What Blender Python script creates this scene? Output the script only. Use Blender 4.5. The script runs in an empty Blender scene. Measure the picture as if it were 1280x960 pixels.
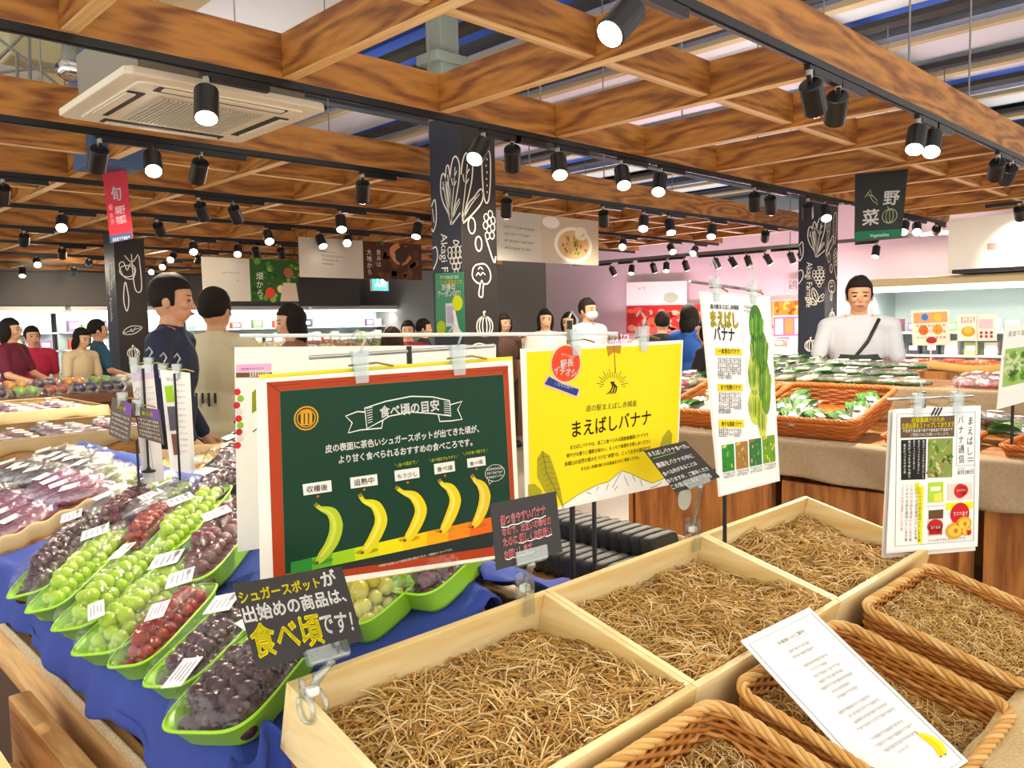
import bpy, bmesh, math, random
from mathutils import Vector as V, Matrix as MX
PI = math.pi
R = math.radians
sc = bpy.context.scene
COL = sc.collection
random.seed(7)
rnd = random.random
def ru(a, b): return a + (b - a) * random.random()

# ------------------------------------------------------------------ camera
F, YAW, PITCH, ROLL, CAMH = 1005.0, R(45.65), R(-4.44), R(-1.13), 1.5
FW = V((math.cos(YAW) * math.cos(PITCH), math.sin(YAW) * math.cos(PITCH), math.sin(PITCH)))
_rt = V((math.sin(YAW), -math.cos(YAW), 0)); _up = _rt.cross(FW)
RT = _rt * math.cos(ROLL) + _up * math.sin(ROLL)
UP = -_rt * math.sin(ROLL) + _up * math.cos(ROLL)
CAM = V((0, 0, CAMH))
cam_d = bpy.data.cameras.new('camera'); cam = bpy.data.objects.new('camera', cam_d); COL.objects.link(cam)
cam_d.sensor_width = 36; cam_d.lens = 36 * F / 1280; cam_d.clip_start = 0.05
m = MX.Identity(4)
for i in range(3):
    m[i][0], m[i][1], m[i][2], m[i][3] = RT[i], UP[i], -FW[i], CAM[i]
cam.matrix_world = m
sc.camera = cam
# ------------------------------------------------------------------ light of the place
sc.view_settings.view_transform = 'Standard'; sc.view_settings.look = 'None'
sc.view_settings.gamma = 1; sc.view_settings.use_curve_mapping = False
sc.view_settings.exposure = 1.18
w = bpy.data.worlds.new('hall_light'); sc.world = w; w.use_nodes = True
w.node_tree.nodes['Background'].inputs[0].default_value = (1.0, .95, .87, 1)
w.node_tree.nodes['Background'].inputs[1].default_value = 0.8
SPOT_W = 70.0          # watts of one track spotlight
LENS_E = 14.0          # glow of a spotlight's lens
sc.cycles.max_bounces = 6; sc.cycles.transparent_max_bounces = 12
sc.cycles.diffuse_bounces = 3; sc.cycles.glossy_bounces = 3; sc.cycles.transmission_bounces = 4
sc.cycles.sample_clamp_indirect = 4.0

# ------------------------------------------------------------------ pixel -> point helpers (1280x960 frame)
def ray(px, py): return FW + RT * ((px - 640) / F) - UP * ((py - 480) / F)
def atz(px, py, z): r = ray(px, py); return CAM + r * ((z - CAMH) / r.z)
def atx(px, py, x): r = ray(px, py); return CAM + r * (x / r.x)
def aty(px, py, y): r = ray(px, py); return CAM + r * (y / r.y)
def atd(px, py, d): return CAM + ray(px, py) * d
def atpl(px, py, p0, n): r = ray(px, py); return CAM + r * ((V(p0) - CAM).dot(V(n)) / r.dot(V(n)))
def proj(p):
    d = V(p) - CAM; z = d.dot(FW)
    return (640 + F * d.dot(RT) / z, 480 - F * d.dot(UP) / z)

# ------------------------------------------------------------------ materials
def lin(h):
    h = h.lstrip('#'); c = [int(h[i:i + 2], 16) / 255 for i in (0, 2, 4)]
    return tuple(x / 12.92 if x <= .04045 else ((x + .055) / 1.055) ** 2.4 for x in c) + (1,)
_mats = {}
def mat(name, col, rough=.55, noise=None, metal=0, bump=None, emit=0, coat=0, spec=None):
    if name in _mats: return _mats[name]
    M = bpy.data.materials.new(name); M.use_nodes = True; nt = M.node_tree
    b = nt.nodes['Principled BSDF']; c = lin(col) if isinstance(col, str) else col
    b.inputs['Base Color'].default_value = c; b.inputs['Roughness'].default_value = rough
    b.inputs['Metallic'].default_value = metal; b.inputs['Coat Weight'].default_value = coat
    if spec is not None: b.inputs['Specular IOR Level'].default_value = spec
    if noise or bump:
        tc = nt.nodes.new('ShaderNodeTexCoord')
    if noise:
        n = nt.nodes.new('ShaderNodeTexNoise'); n.inputs['Scale'].default_value = noise[0]; n.inputs['Detail'].default_value = 4
        nt.links.new(tc.outputs['Object'], n.inputs['Vector'])
        rp = nt.nodes.new('ShaderNodeValToRGB'); a = noise[1]
        rp.color_ramp.elements[0].position = .3; rp.color_ramp.elements[1].position = .7
        rp.color_ramp.elements[0].color = tuple(x * (1 - a) for x in c[:3]) + (1,)
        rp.color_ramp.elements[1].color = (tuple(min(1, x * (1 + a)) for x in c[:3]) + (1,)) if len(noise) < 3 else lin(noise[2])
        nt.links.new(n.outputs['Fac'], rp.inputs['Fac']); nt.links.new(rp.outputs['Color'], b.inputs['Base Color'])
    if bump:
        n2 = nt.nodes.new('ShaderNodeTexNoise'); n2.inputs['Scale'].default_value = bump[0]; n2.inputs['Detail'].default_value = 3
        nt.links.new(tc.outputs['Object'], n2.inputs['Vector'])
        bp = nt.nodes.new('ShaderNodeBump'); bp.inputs['Strength'].default_value = bump[1]; bp.inputs['Distance'].default_value = .01
        nt.links.new(n2.outputs['Fac'], bp.inputs['Height']); nt.links.new(bp.outputs['Normal'], b.inputs['Normal'])
    if emit:
        b.inputs['Emission Color'].default_value = c; b.inputs['Emission Strength'].default_value = emit
    _mats[name] = M; return M
def wood(name, dark, light, axis, scale=1.0, rough=.5, bands=9.0, stretch=.12):
    if name in _mats: return _mats[name]
    M = bpy.data.materials.new(name); M.use_nodes = True; nt = M.node_tree; b = nt.nodes['Principled BSDF']
    b.inputs['Roughness'].default_value = rough
    N = nt.nodes.new; L = nt.links.new
    tc = N('ShaderNodeTexCoord'); mp = N('ShaderNodeMapping'); s = [scale] * 3; s[axis] *= stretch
    mp.inputs['Scale'].default_value = s; L(tc.outputs['Object'], mp.inputs['Vector'])
    n = N('ShaderNodeTexNoise'); n.inputs['Scale'].default_value = 3.0; n.inputs['Detail'].default_value = 2; L(mp.outputs['Vector'], n.inputs['Vector'])
    mul = N('ShaderNodeMath'); mul.operation = 'MULTIPLY'; mul.inputs[1].default_value = bands * 6.28; L(n.outputs['Fac'], mul.inputs[0])
    sn = N('ShaderNodeMath'); sn.operation = 'SINE'; L(mul.outputs[0], sn.inputs[0])
    n2 = N('ShaderNodeTexNoise'); n2.inputs['Scale'].default_value = 40.0; n2.inputs['Detail'].default_value = 3; L(mp.outputs['Vector'], n2.inputs['Vector'])
    mr = N('ShaderNodeMath'); mr.operation = 'MULTIPLY_ADD'; mr.inputs[1].default_value = .22; mr.inputs[2].default_value = .1; L(sn.outputs[0], mr.inputs[0])
    ad = N('ShaderNodeMath'); ad.operation = 'ADD'; L(mr.outputs[0], ad.inputs[0]); L(n2.outputs['Fac'], ad.inputs[1])
    rp = N('ShaderNodeValToRGB'); rp.color_ramp.elements[0].position = .3; rp.color_ramp.elements[1].position = .85
    rp.color_ramp.elements[0].color = lin(dark); rp.color_ramp.elements[1].color = lin(light)
    L(ad.outputs[0], rp.inputs['Fac']); L(rp.outputs['Color'], b.inputs['Base Color'])
    _mats[name] = M; return M
def islands(name, cols, rough=.6, spec=.3):
    """every loose piece of the mesh takes its own tone of the ramp"""
    if name in _mats: return _mats[name]
    M = bpy.data.materials.new(name); M.use_nodes = True; nt = M.node_tree; b = nt.nodes['Principled BSDF']
    b.inputs['Roughness'].default_value = rough; b.inputs['Specular IOR Level'].default_value = spec
    g = nt.nodes.new('ShaderNodeNewGeometry'); rp = nt.nodes.new('ShaderNodeValToRGB')
    e = rp.color_ramp.elements
    e[0].color = lin(cols[0]); e[1].color = lin(cols[-1])
    for i, c in enumerate(cols[1:-1]): x = e.new((i + 1) / (len(cols) - 1)); x.color = lin(c)
    nt.links.new(g.outputs['Random Per Island'], rp.inputs['Fac']); nt.links.new(rp.outputs['Color'], b.inputs['Base Color'])
    _mats[name] = M; return M
def film(name, tint='ffffff', clear=.72, rough=.18, white=.12, crinkle=.9):
    """thin clear plastic: see-through, a glossy sheen and a little milkiness"""
    if name in _mats: return _mats[name]
    M = bpy.data.materials.new(name); M.use_nodes = True; nt = M.node_tree
    for n in list(nt.nodes): nt.nodes.remove(n)
    N = nt.nodes.new; L = nt.links.new
    o = N('ShaderNodeOutputMaterial'); t = N('ShaderNodeBsdfTransparent'); g = N('ShaderNodeBsdfGlossy'); d = N('ShaderNodeBsdfDiffuse')
    t.inputs[0].default_value = lin(tint); g.inputs['Roughness'].default_value = rough; d.inputs[0].default_value = lin(tint)
    tc = N('ShaderNodeTexCoord'); n = N('ShaderNodeTexNoise'); n.inputs['Scale'].default_value = 28; n.inputs['Detail'].default_value = 2
    L(tc.outputs['Object'], n.inputs['Vector'])
    bp = N('ShaderNodeBump'); bp.inputs['Strength'].default_value = crinkle; bp.inputs['Distance'].default_value = .02
    L(n.outputs['Fac'], bp.inputs['Height']); L(bp.outputs['Normal'], g.inputs['Normal'])
    m1 = N('ShaderNodeMixShader'); m1.inputs[0].default_value = white / (white + 1 - clear + 1e-6); L(g.outputs[0], m1.inputs[1]); L(d.outputs[0], m1.inputs[2])
    m2 = N('ShaderNodeMixShader'); m2.inputs[0].default_value = 1 - clear; L(t.outputs[0], m2.inputs[1]); L(m1.outputs[0], m2.inputs[2])
    L(m2.outputs[0], o.inputs[0]); _mats[name] = M; return M
def ink(h): return mat('ink_' + h, h, .5, spec=.22)

# ------------------------------------------------------------------ mesh builder
class MB:
    def __init__(s): s.v = []; s.f = []; s.m = []
    def add(s, vs, fs, mi=0, T=None):
        o = len(s.v)
        s.v += [(T @ V(p)) if T is not None else V(p) for p in vs]
        s.f += [tuple(o + i for i in f) for f in fs]; s.m += [mi] * len(fs); return s
    def box(s, c, d, T=None, mi=0):
        x, y, z = d[0] / 2, d[1] / 2, d[2] / 2; c = V(c)
        vs = [c + V((a * x, b * y, e * z)) for a in (-1, 1) for b in (-1, 1) for e in (-1, 1)]
        return s.add(vs, [(0, 1, 3, 2), (4, 6, 7, 5), (0, 4, 5, 1), (2, 3, 7, 6), (0, 2, 6, 4), (1, 5, 7, 3)], mi, T)
    def hexa(s, b, t, mi=0):
        """b, t: four bottom and four top points in the same turn"""
        return s.add(list(b) + list(t), [(3, 2, 1, 0), (4, 5, 6, 7)] + [(i, (i + 1) % 4, 4 + (i + 1) % 4, 4 + i) for i in range(4)], mi)
    def tube(s, pts, r, n=6, closed=False, mi=0, T=None, cap=True):
        pts = [V(p) for p in pts]; k = len(pts); rs = r if isinstance(r, (list, tuple)) else [r] * k
        vs = []; a = None
        for i, p in enumerate(pts):
            q0 = pts[(i - 1) % k] if (closed or i) else p; q1 = pts[(i + 1) % k] if (closed or i < k - 1) else p
            d = (q1 - q0)
            d = d.normalized() if d.length > 1e-9 else V((0, 0, 1))
            if a is None:
                a = d.orthogonal().normalized()
            else:
                a = a - d * a.dot(d); a = a.normalized() if a.length > 1e-6 else d.orthogonal().normalized()
            b = d.cross(a)
            for j in range(n):
                t = 2 * PI * j / n; vs.append(p + (a * math.cos(t) + b * math.sin(t)) * rs[i])
        fs = []
        for i in range(k if closed else k - 1):
            for j in range(n):
                A = i * n + j; B = i * n + (j + 1) % n; i2 = (i + 1) % k
                fs.append((A, B, i2 * n + (j + 1) % n, i2 * n + j))
        if not closed and cap: fs += [tuple(range(n - 1, -1, -1)), tuple((k - 1) * n + j for j in range(n))]
        return s.add(vs, fs, mi, T)
    def lathe(s, prof, n=16, T=None, mi=0):
        vs = []; k = len(prof)
        for r, z in prof:
            for j in range(n):
                t = 2 * PI * j / n; vs.append((r * math.cos(t), r * math.sin(t), z))
        fs = [(i * n + j, i * n + (j + 1) % n, (i + 1) * n + (j + 1) % n, (i + 1) * n + j) for i in range(k - 1) for j in range(n)]
        fs += [tuple(range(n - 1, -1, -1)), tuple((k - 1) * n + j for j in range(n))]
        return s.add(vs, fs, mi, T)
    def sph(s, c, r, nu=10, nv=7, T=None, mi=0, fn=None):
        if not isinstance(r, (list, tuple, V)): r = (r, r, r)
        c = V(c); vs = [c + V((0, 0, r[2]))]
        for i in range(1, nv):
            for j in range(nu):
                a = PI * i / nv; t = 2 * PI * j / nu
                vs.append(c + V((r[0] * math.sin(a) * math.cos(t), r[1] * math.sin(a) * math.sin(t), r[2] * math.cos(a))))
        vs.append(c - V((0, 0, r[2])))
        if fn: vs = [fn(p) for p in vs]
        fs = [(0, 1 + j, 1 + (j + 1) % nu) for j in range(nu)]
        for i in range(nv - 2):
            for j in range(nu):
                A = 1 + i * nu; fs.append((A + j, A + nu + j, A + nu + (j + 1) % nu, A + (j + 1) % nu))
        A = 1 + (nv - 2) * nu; L = len(vs) - 1
        fs += [(L, A + (j + 1) % nu, A + j) for j in range(nu)]
        return s.add(vs, fs, mi, T)
    def surf(s, fn, nu, nv, mi=0, cu=False, T=None):
        vs = [fn(i / (nu if cu else nu - 1), j / (nv - 1)) for j in range(nv) for i in range(nu)]
        fs = [(j * nu + i, j * nu + (i + 1) % nu, (j + 1) * nu + (i + 1) % nu, (j + 1) * nu + i) for j in range(nv - 1) for i in range(nu if cu else nu - 1)]
        return s.add(vs, fs, mi, T)
    def prism(s, poly, z0, z1, T=None, mi=0):
        n = len(poly); vs = [(x, y, z0) for x, y in poly] + [(x, y, z1) for x, y in poly]
        return s.add(vs, [tuple(range(n - 1, -1, -1)), tuple(range(n, 2 * n))] + [(i, (i + 1) % n, n + (i + 1) % n, n + i) for i in range(n)], mi, T)
def obj(name, mb, mats, parent=None, smooth=False, world=True, label=None, bevel=0, sub=0, solid=0):
    """ONE mesh object. World coordinates are moved to the root's base; without a parent the origin goes to the base."""
    if parent is not None:
        off = V((0, 0, 0))
        if world:
            q = parent
            while q is not None: off += V(q.location); q = q.parent
    else:
        if world and mb.v:
            xs = [p.x for p in mb.v]; ys = [p.y for p in mb.v]; zs = [p.z for p in mb.v]
            off = V(((min(xs) + max(xs)) / 2, (min(ys) + max(ys)) / 2, min(zs)))
        else: off = V((0, 0, 0))
    me = bpy.data.meshes.new(name); me.from_pydata([p - off for p in mb.v], [], mb.f)
    if not isinstance(mats, (list, tuple)): mats = [mats]
    for q in mats: me.materials.append(q)
    if len(mats) > 1: me.polygons.foreach_set('material_index', mb.m)
    if smooth: me.polygons.foreach_set('use_smooth', [True] * len(me.polygons))
    me.update()
    o = bpy.data.objects.new(name, me); COL.objects.link(o)
    if parent is not None: o.parent = parent
    else: o.location = off
    if solid: q = o.modifiers.new('solid', 'SOLIDIFY'); q.thickness = solid; q.offset = 0
    if bevel: q = o.modifiers.new('bevel', 'BEVEL'); q.width = bevel; q.segments = 2; q.limit_method = 'ANGLE'
    if sub: q = o.modifiers.new('sub', 'SUBSURF'); q.levels = sub; q.render_levels = sub
    if label: o['label'] = label
    return o
def tag(o, label, cat, group=None, kind=None):
    o['label'] = label; o['category'] = cat
    if group: o['group'] = group
    if kind: o['kind'] = kind
    return o
def thing(name, label, cat, loc=(0, 0, 0), group=None, kind=None):
    o = bpy.data.objects.new(name, None); COL.objects.link(o); o.location = loc; o.empty_display_size = .05
    return tag(o, label, cat, group, kind)
def struct(name, mb, mats, parent=None, **k):
    o = obj(name, mb, mats, parent, **k); o['kind'] = 'structure'; return o
def copy_tree(o, parent=None):
    c = o.copy(); COL.objects.link(c); c.parent = parent
    for ch in list(o.children): copy_tree(ch, c)
    return c
ORD = ['first', 'second', 'third', 'fourth', 'fifth', 'sixth', 'seventh', 'eighth', 'ninth', 'tenth', 'eleventh', 'twelfth', 'thirteenth', 'fourteenth', 'fifteenth', 'sixteenth', 'seventeenth', 'eighteenth', 'nineteenth', 'twentieth']
def frame(o, x, y):
    """matrix from an origin, an x direction and a rough y direction"""
    x = V(x).normalized(); z = x.cross(V(y)).normalized(); y = z.cross(x); o = V(o)
    return MX(((x.x, y.x, z.x, o.x), (x.y, y.y, z.y, o.y), (x.z, y.z, z.z, o.z), (0, 0, 0, 1)))
def Tr(x, y, z): return MX.Translation((x, y, z))
def Rz(a): return MX.Rotation(a, 4, 'Z')

# ------------------------------------------------------------------ lettering
_tx = {}
def text_mesh(s, bold=0.0):
    k = (s, bold)
    if k in _tx: return _tx[k]
    c = bpy.data.curves.new('t', 'FONT'); c.body = s; c.size = 1; c.offset = bold; c.resolution_u = 3; c.fill_mode = 'FRONT'
    o = bpy.data.objects.new('t', c); me = o.to_mesh()
    vs = [(p.co.x, p.co.y) for p in me.vertices]; fs = [tuple(p.vertices) for p in me.polygons]
    o.to_mesh_clear(); bpy.data.objects.remove(o); bpy.data.curves.remove(c)
    if vs:
        x0 = min(p[0] for p in vs); vs = [(x - x0, y) for x, y in vs]
        wd = max(p[0] for p in vs)
    else: wd = 1
    _tx[k] = (vs, fs, wd); return _tx[k]

class Print:
    """flat artwork on a (nearly flat) sheet given by its four corners tl, tr, br, bl; drawn in pixels of the photograph or in 0..1 of the sheet"""
    def __init__(s, c4):
        s.c = [V(p) for p in c4]; s.n = (s.c[3] - s.c[0]).cross(s.c[1] - s.c[0]).normalized()
        s.w = ((s.c[1] - s.c[0]).length + (s.c[2] - s.c[3]).length) / 2; s.h = ((s.c[3] - s.c[0]).length + (s.c[2] - s.c[1]).length) / 2
        s.parts = {}; s.lay = 0
    def P(s, u, v, off=0):
        a, b, c, d = s.c
        return a * (1 - u) * (1 - v) + b * u * (1 - v) + c * u * v + d * (1 - u) * v + s.n * off
    def uv(s, p):
        u = v = .5
        for _ in range(12):
            q = proj(s.P(u, v)); e = 1e-3
            qu = proj(s.P(u + e, v)); qv = proj(s.P(u, v + e))
            a, b, c, d = (qu[0] - q[0]) / e, (qv[0] - q[0]) / e, (qu[1] - q[1]) / e, (qv[1] - q[1]) / e
            ex, ey = p[0] - q[0], p[1] - q[1]; D = a * d - b * c
            u += (ex * d - b * ey) / D; v += (a * ey - c * ex) / D
        return u, v
    def xy(s, p): u, v = s.uv(p); return V((u * s.w, v * s.h))      # metres, y down
    def _put(s, xy, fs, col, lay, part):
        mb = s.parts.setdefault(part, {}).setdefault(col, MB())
        mb.add([s.P(x / s.w, y / s.h, .0006 + lay * .0004) for x, y in xy], fs)
    def poly(s, pts, col, lay=0, part='artwork', px=True):
        q = [tuple(s.xy(p)) for p in pts] if px else [(u * s.w, v * s.h) for u, v in pts]
        # triangulate
        t = bpy_tess(q); s._put(q, t, col, lay, part)
    def rect(s, x0, y0, x1, y1, col, lay=0, part='artwork'):       # sheet fractions
        s.poly([(x0, y0), (x1, y0), (x1, y1), (x0, y1)], col, lay, part, px=False)
    def line(s, pts, wpx, col, lay=1, part='artwork', px=True, closed=False, sm=False):
        """stroke; wpx in metres"""
        q = [s.xy(p) if px else V((p[0] * s.w, p[1] * s.h)) for p in pts]; n = len(q)
        if closed: q.append(q[0]); n += 1
        ws = wpx if isinstance(wpx, (list, tuple)) else [wpx] * n
        if sm and n > 2:
            q2, w2 = [], []
            for i in range(n - 1):
                p0, p1, p2, p3 = q[max(0, i - 1)], q[i], q[i + 1], q[min(n - 1, i + 2)]
                for j in range(5):
                    t = j / 5; q2.append(.5 * (2 * p1 + (p2 - p0) * t + (2 * p0 - 5 * p1 + 4 * p2 - p3) * t * t + (3 * p1 - p0 - 3 * p2 + p3) * t ** 3)); w2.append(ws[i] * (1 - t) + ws[i + 1] * t)
            q, ws = q2 + [q[-1]], w2 + [ws[-1]]; n = len(q)
        xy = []
        for i in range(n):
            a = q[max(0, i - 1)]; b = q[min(n - 1, i + 1)]
            if closed and i in (0, n - 1): a, b = q[n - 2], q[1]
            d = (b - a); d = d.normalized() if d.length > 1e-9 else V((1, 0)); nn = V((-d.y, d.x))
            xy += [tuple(q[i] + nn * ws[i] / 2), tuple(q[i] - nn * ws[i] / 2)]
        s._put(xy, [(2 * i, 2 * i + 1, 2 * i + 3, 2 * i + 2) for i in range(n - 1)], col, lay, part)
    def disc(s, c, r, col, lay=0, part='artwork', n=20, px=True, ry=None):
        c = s.xy(c) if px else V((c[0] * s.w, c[1] * s.h)); ry = ry or r
        s._put([tuple(c)] + [(c.x + r * math.cos(2 * PI * i / n), c.y + ry * math.sin(2 * PI * i / n)) for i in range(n)], [(0, 1 + i, 1 + (i + 1) % n) for i in range(n)], col, lay, part)
    def ring(s, c, r, wd, col, lay=1, part='artwork', px=True, a0=0, a1=2 * PI, ry=1):
        c = s.xy(c) if px else V((c[0] * s.w, c[1] * s.h)); n = 20
        xy = []
        for i in range(n + 1):
            t = a0 + (a1 - a0) * i / n
            for q in (r - wd / 2, r + wd / 2): xy.append((c.x + q * math.cos(t), c.y + q * ry * math.sin(t)))
        s._put(xy, [(2 * i, 2 * i + 1, 2 * i + 3, 2 * i + 2) for i in range(n)], col, lay, part)
    def text(s, t, p0, p1, col, lay=2, bold=0, hf=1.0, px=True, part='lettering'):
        """baseline from p0 to p1"""
        a, b = (s.xy(p0), s.xy(p1)) if px else (V((p0[0] * s.w, p0[1] * s.h)), V((p1[0] * s.w, p1[1] * s.h)))
        vs, fs, wd = text_mesh(t); k = (b - a).length / wd; d = (b - a).normalized(); n = V((d.y, -d.x))
        for ox, oy in ([(0, 0)] if bold < .005 else [(-bold, 0), (bold, 0), (0, bold), (0, -bold), (bold * .7, bold * .7), (-bold * .7, -bold * .7)]):
            s._put([tuple(a + d * (x + ox) * k + n * (y + oy) * k * hf) for x, y in vs], fs, col, lay, part)
    def vtext(s, t, p0, p1, col, lay=2, bold=0, px=True, part='lettering', wf=1.0):
        """characters stacked from p0 (top centre) to p1 (bottom centre)"""
        a, b = (s.xy(p0), s.xy(p1)) if px else (V((p0[0] * s.w, p0[1] * s.h)), V((p1[0] * s.w, p1[1] * s.h)))
        d = (b - a) / len(t); k = d.length; dn = d.normalized(); rt = V((dn.y, -dn.x))
        if rt.x < 0: rt = -rt
        for i, ch in enumerate(t):
            if ch in ' \u3000': continue
            vs, fs, wd = text_mesh(ch); o = a + d * (i + .86) - rt * wd * k * .5 * wf * .95
            if ch == 'ー': 
                o = a + d * (i + .5); s._put([tuple(o + rt * (y - .38) * k * .9 + dn * (x - wd / 2) * k * .9) for x, y in vs], fs, col, lay, part); continue
            s._put([tuple(o + rt * x * k * .95 * wf - dn * y * k * .95) for x, y in vs], fs, col, lay, part)
    def marks(s, p0, p1, n, h, col, lay=2, px=True, part='lettering'):
        """a line of writing too small to read: n little signs, h metres tall"""
        a, b = (s.xy(p0), s.xy(p1)) if px else (V((p0[0] * s.w, p0[1] * s.h)), V((p1[0] * s.w, p1[1] * s.h)))
        d = (b - a) / n; dn = d.normalized(); up = V((dn.y, -dn.x)); st = h * .13
        def seg(q, r):
            e = (r - q).normalized(); m_ = V((-e.y, e.x)) * st / 2
            s._put([tuple(q + m_), tuple(r + m_), tuple(r - m_), tuple(q - m_)], [(0, 1, 2, 3)], col, lay, part)
        for i in range(n):
            o = a + d * (i + .1); ww = d * .75
            k = random.randrange(4)
            seg(o + up * h * ru(.65, .9), o + ww + up * h * ru(.65, .95))
            if k != 1: seg(o + ww * .5 + up * h, o + ww * ru(.3, .7))
            if k != 2: seg(o + up * h * .4, o + ww + up * h * ru(.3, .5))
            if k in (0, 3): seg(o + up * h * .08, o + ww + up * h * .05)
    def build(s, parent, names=None):
        for part, d in s.parts.items():
            mb = MB(); ms = []
            for i, (c, b) in enumerate(d.items()):
                ms.append(ink(c)); mb.add(b.v, b.f, i)
            obj(part, mb, ms, parent)
def bpy_tess(q):
    from mathutils.geometry import tessellate_polygon
    return [tuple(t) for t in tessellate_polygon([[V((x, y, 0)) for x, y in q]])]
def sheet_mb(c4, th=.003, nu=2):
    c4 = [V(p) for p in c4]; n = (c4[3] - c4[0]).cross(c4[1] - c4[0]).normalized()
    mb = MB(); mb.hexa([p - n * th for p in (c4[3], c4[2], c4[1], c4[0])], [c4[3], c4[2], c4[1], c4[0]]); return mb

# ================================================================== the hall
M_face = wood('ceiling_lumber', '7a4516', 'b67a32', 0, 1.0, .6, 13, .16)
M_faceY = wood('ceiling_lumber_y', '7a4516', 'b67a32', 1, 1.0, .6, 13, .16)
M_edge_lit = wood('ceiling_lumber_edge', 'e0b472', 'ffe2ac', 0, 2.0, .6, 4, .03)  # sawn edge, lightened further to stand in for bounce light on the undersides
M_edge_litY = wood('ceiling_lumber_edge_lit_y', 'e0b472', 'ffe2ac', 1, 2.0, .6, 4, .03)
M_blk = mat('black_metal', '0c0c0e', .42)
M_blk2 = mat('black_plastic', '111113', .5)
M_grey = mat('grey_steel', '7d8078', .5)
M_white = mat('white_paint', 'e6e3dc', .55)
M_chrome = mat('chrome', 'd5d5d5', .18, metal=1)
M_lens = mat('spot_lens', 'fff3dc', .3, emit=LENS_E)
M_clear = film('clear_acrylic', 'eef4f2', .74, .08, .05, .05)
M_film = film('packing_film', 'ffffff', .91, .12, .015)

fl = MB(); fl.box((5, 8.5, -.05), (16, 22, .1)); struct('floor', fl, mat('floor_tile', '8d8378', .35, noise=(1.2, .12)))
WALLX, WALLY = 12.5, 18.4
wl = MB(); wl.box((WALLX + .05, 4.6, 1.6), (.1, 14.2, 3.2)); struct('wall_right', wl, mat('wall_pink_white', 'dfc8ce', .7))
wl = MB(); wl.box((WALLX + .05, 15.1, 1.6), (.1, 6.78, 3.2)); struct('wall_right_grey', wl, mat('wall_right_grey', '8f8a84', .7))
wl = MB(); wl.box((19.05, 8.5, 2.6), (.1, 22, 5.2)); struct('wall_right_upper', wl, mat('upper_wall_grey', '8a8d92', .7))
wl = MB(); wl.box((5, WALLY + .05, 2.6), (16, .1, 5.2)); struct('wall_back', wl, mat('wall_back_grey', '6f6b66', .7))
wl = MB(); wl.box((2.6, 17.2, 2.33), (17.5, .5, .75)); struct('trim_1', wl, mat('soffit_grey', '55524e', .7))
# roof deck high above the timber grid: pale panels, blue decking and dark purlins running along y
zc = 4.5
def strip(n, x0, x1, z, m):
    b = MB(); b.box(((x0 + x1) / 2, 8.5, z + .03), (x1 - x0, 22, .06)); return struct(n, b, m)
M_rw = mat('roof_panel_white', 'ececf0', .7); M_rb = mat('roof_deck_blue', '3a6ad8', .6); M_rd = mat('roof_purlin_dark', '33302c', .7); M_rbe = mat('roof_purlin_beige', 'd0b88a', .7)
strip('ceiling_deck', -3, 19, zc + .45, mat('roof_deck_grey', 'b9bcc2', .7))
strip('ceiling_panel', -3, 5.6, zc + .3, M_rw)
x = 5.6
while x < 18.9:
    for wd, z, mm, nm in ((.20, .0, M_rd, 'ceiling_purlin'), (.70, .28, M_rb, 'ceiling_deck'), (.11, .02, M_rbe, 'ceiling_purlin'), (1.0, .12, M_rw, 'ceiling_panel'), (.12, .0, M_rd, 'ceiling_purlin'), (.36, .28, M_rb, 'ceiling_deck'), (.14, .02, M_rbe, 'ceiling_purlin'), (.6, .12, M_rw, 'ceiling_panel')):
        strip(nm, x, min(19, x + wd), zc + z, mm); x += wd
        if x > 18.9: break
for x in (1.2, 3.3, 5.0):
    b = MB(); b.box((x, 8.5, zc + .14), (.22, 22, .3)); struct('ceiling_purlin', b, M_rbe)
for y in (3.95, 9.0, 14.0):
    b = MB(); b.box((8, y, zc - .05), (21.6, .18, .34)); struct('ceiling_girder', b, mat('girder_dark', '3a3d42', .6))

# added fill lights above the grid, no real lamps, to brighten the roof
for x_, y_ in ((2.0, 4.1), (7.5, 4.1), (7.5, .2), (3.5, .6), (5, 9)):
    l = bpy.data.lights.new('roof_fill_light', 'AREA'); l.shape = 'RECTANGLE'; l.size = 3.5; l.size_y = .5; l.energy = 16; l.color = (1, .97, .93)
    lo = bpy.data.objects.new('roof_fill_light', l); COL.objects.link(lo); lo.location = (x_, y_, 2.95); lo.rotation_euler = (PI, 0, 0)
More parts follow.
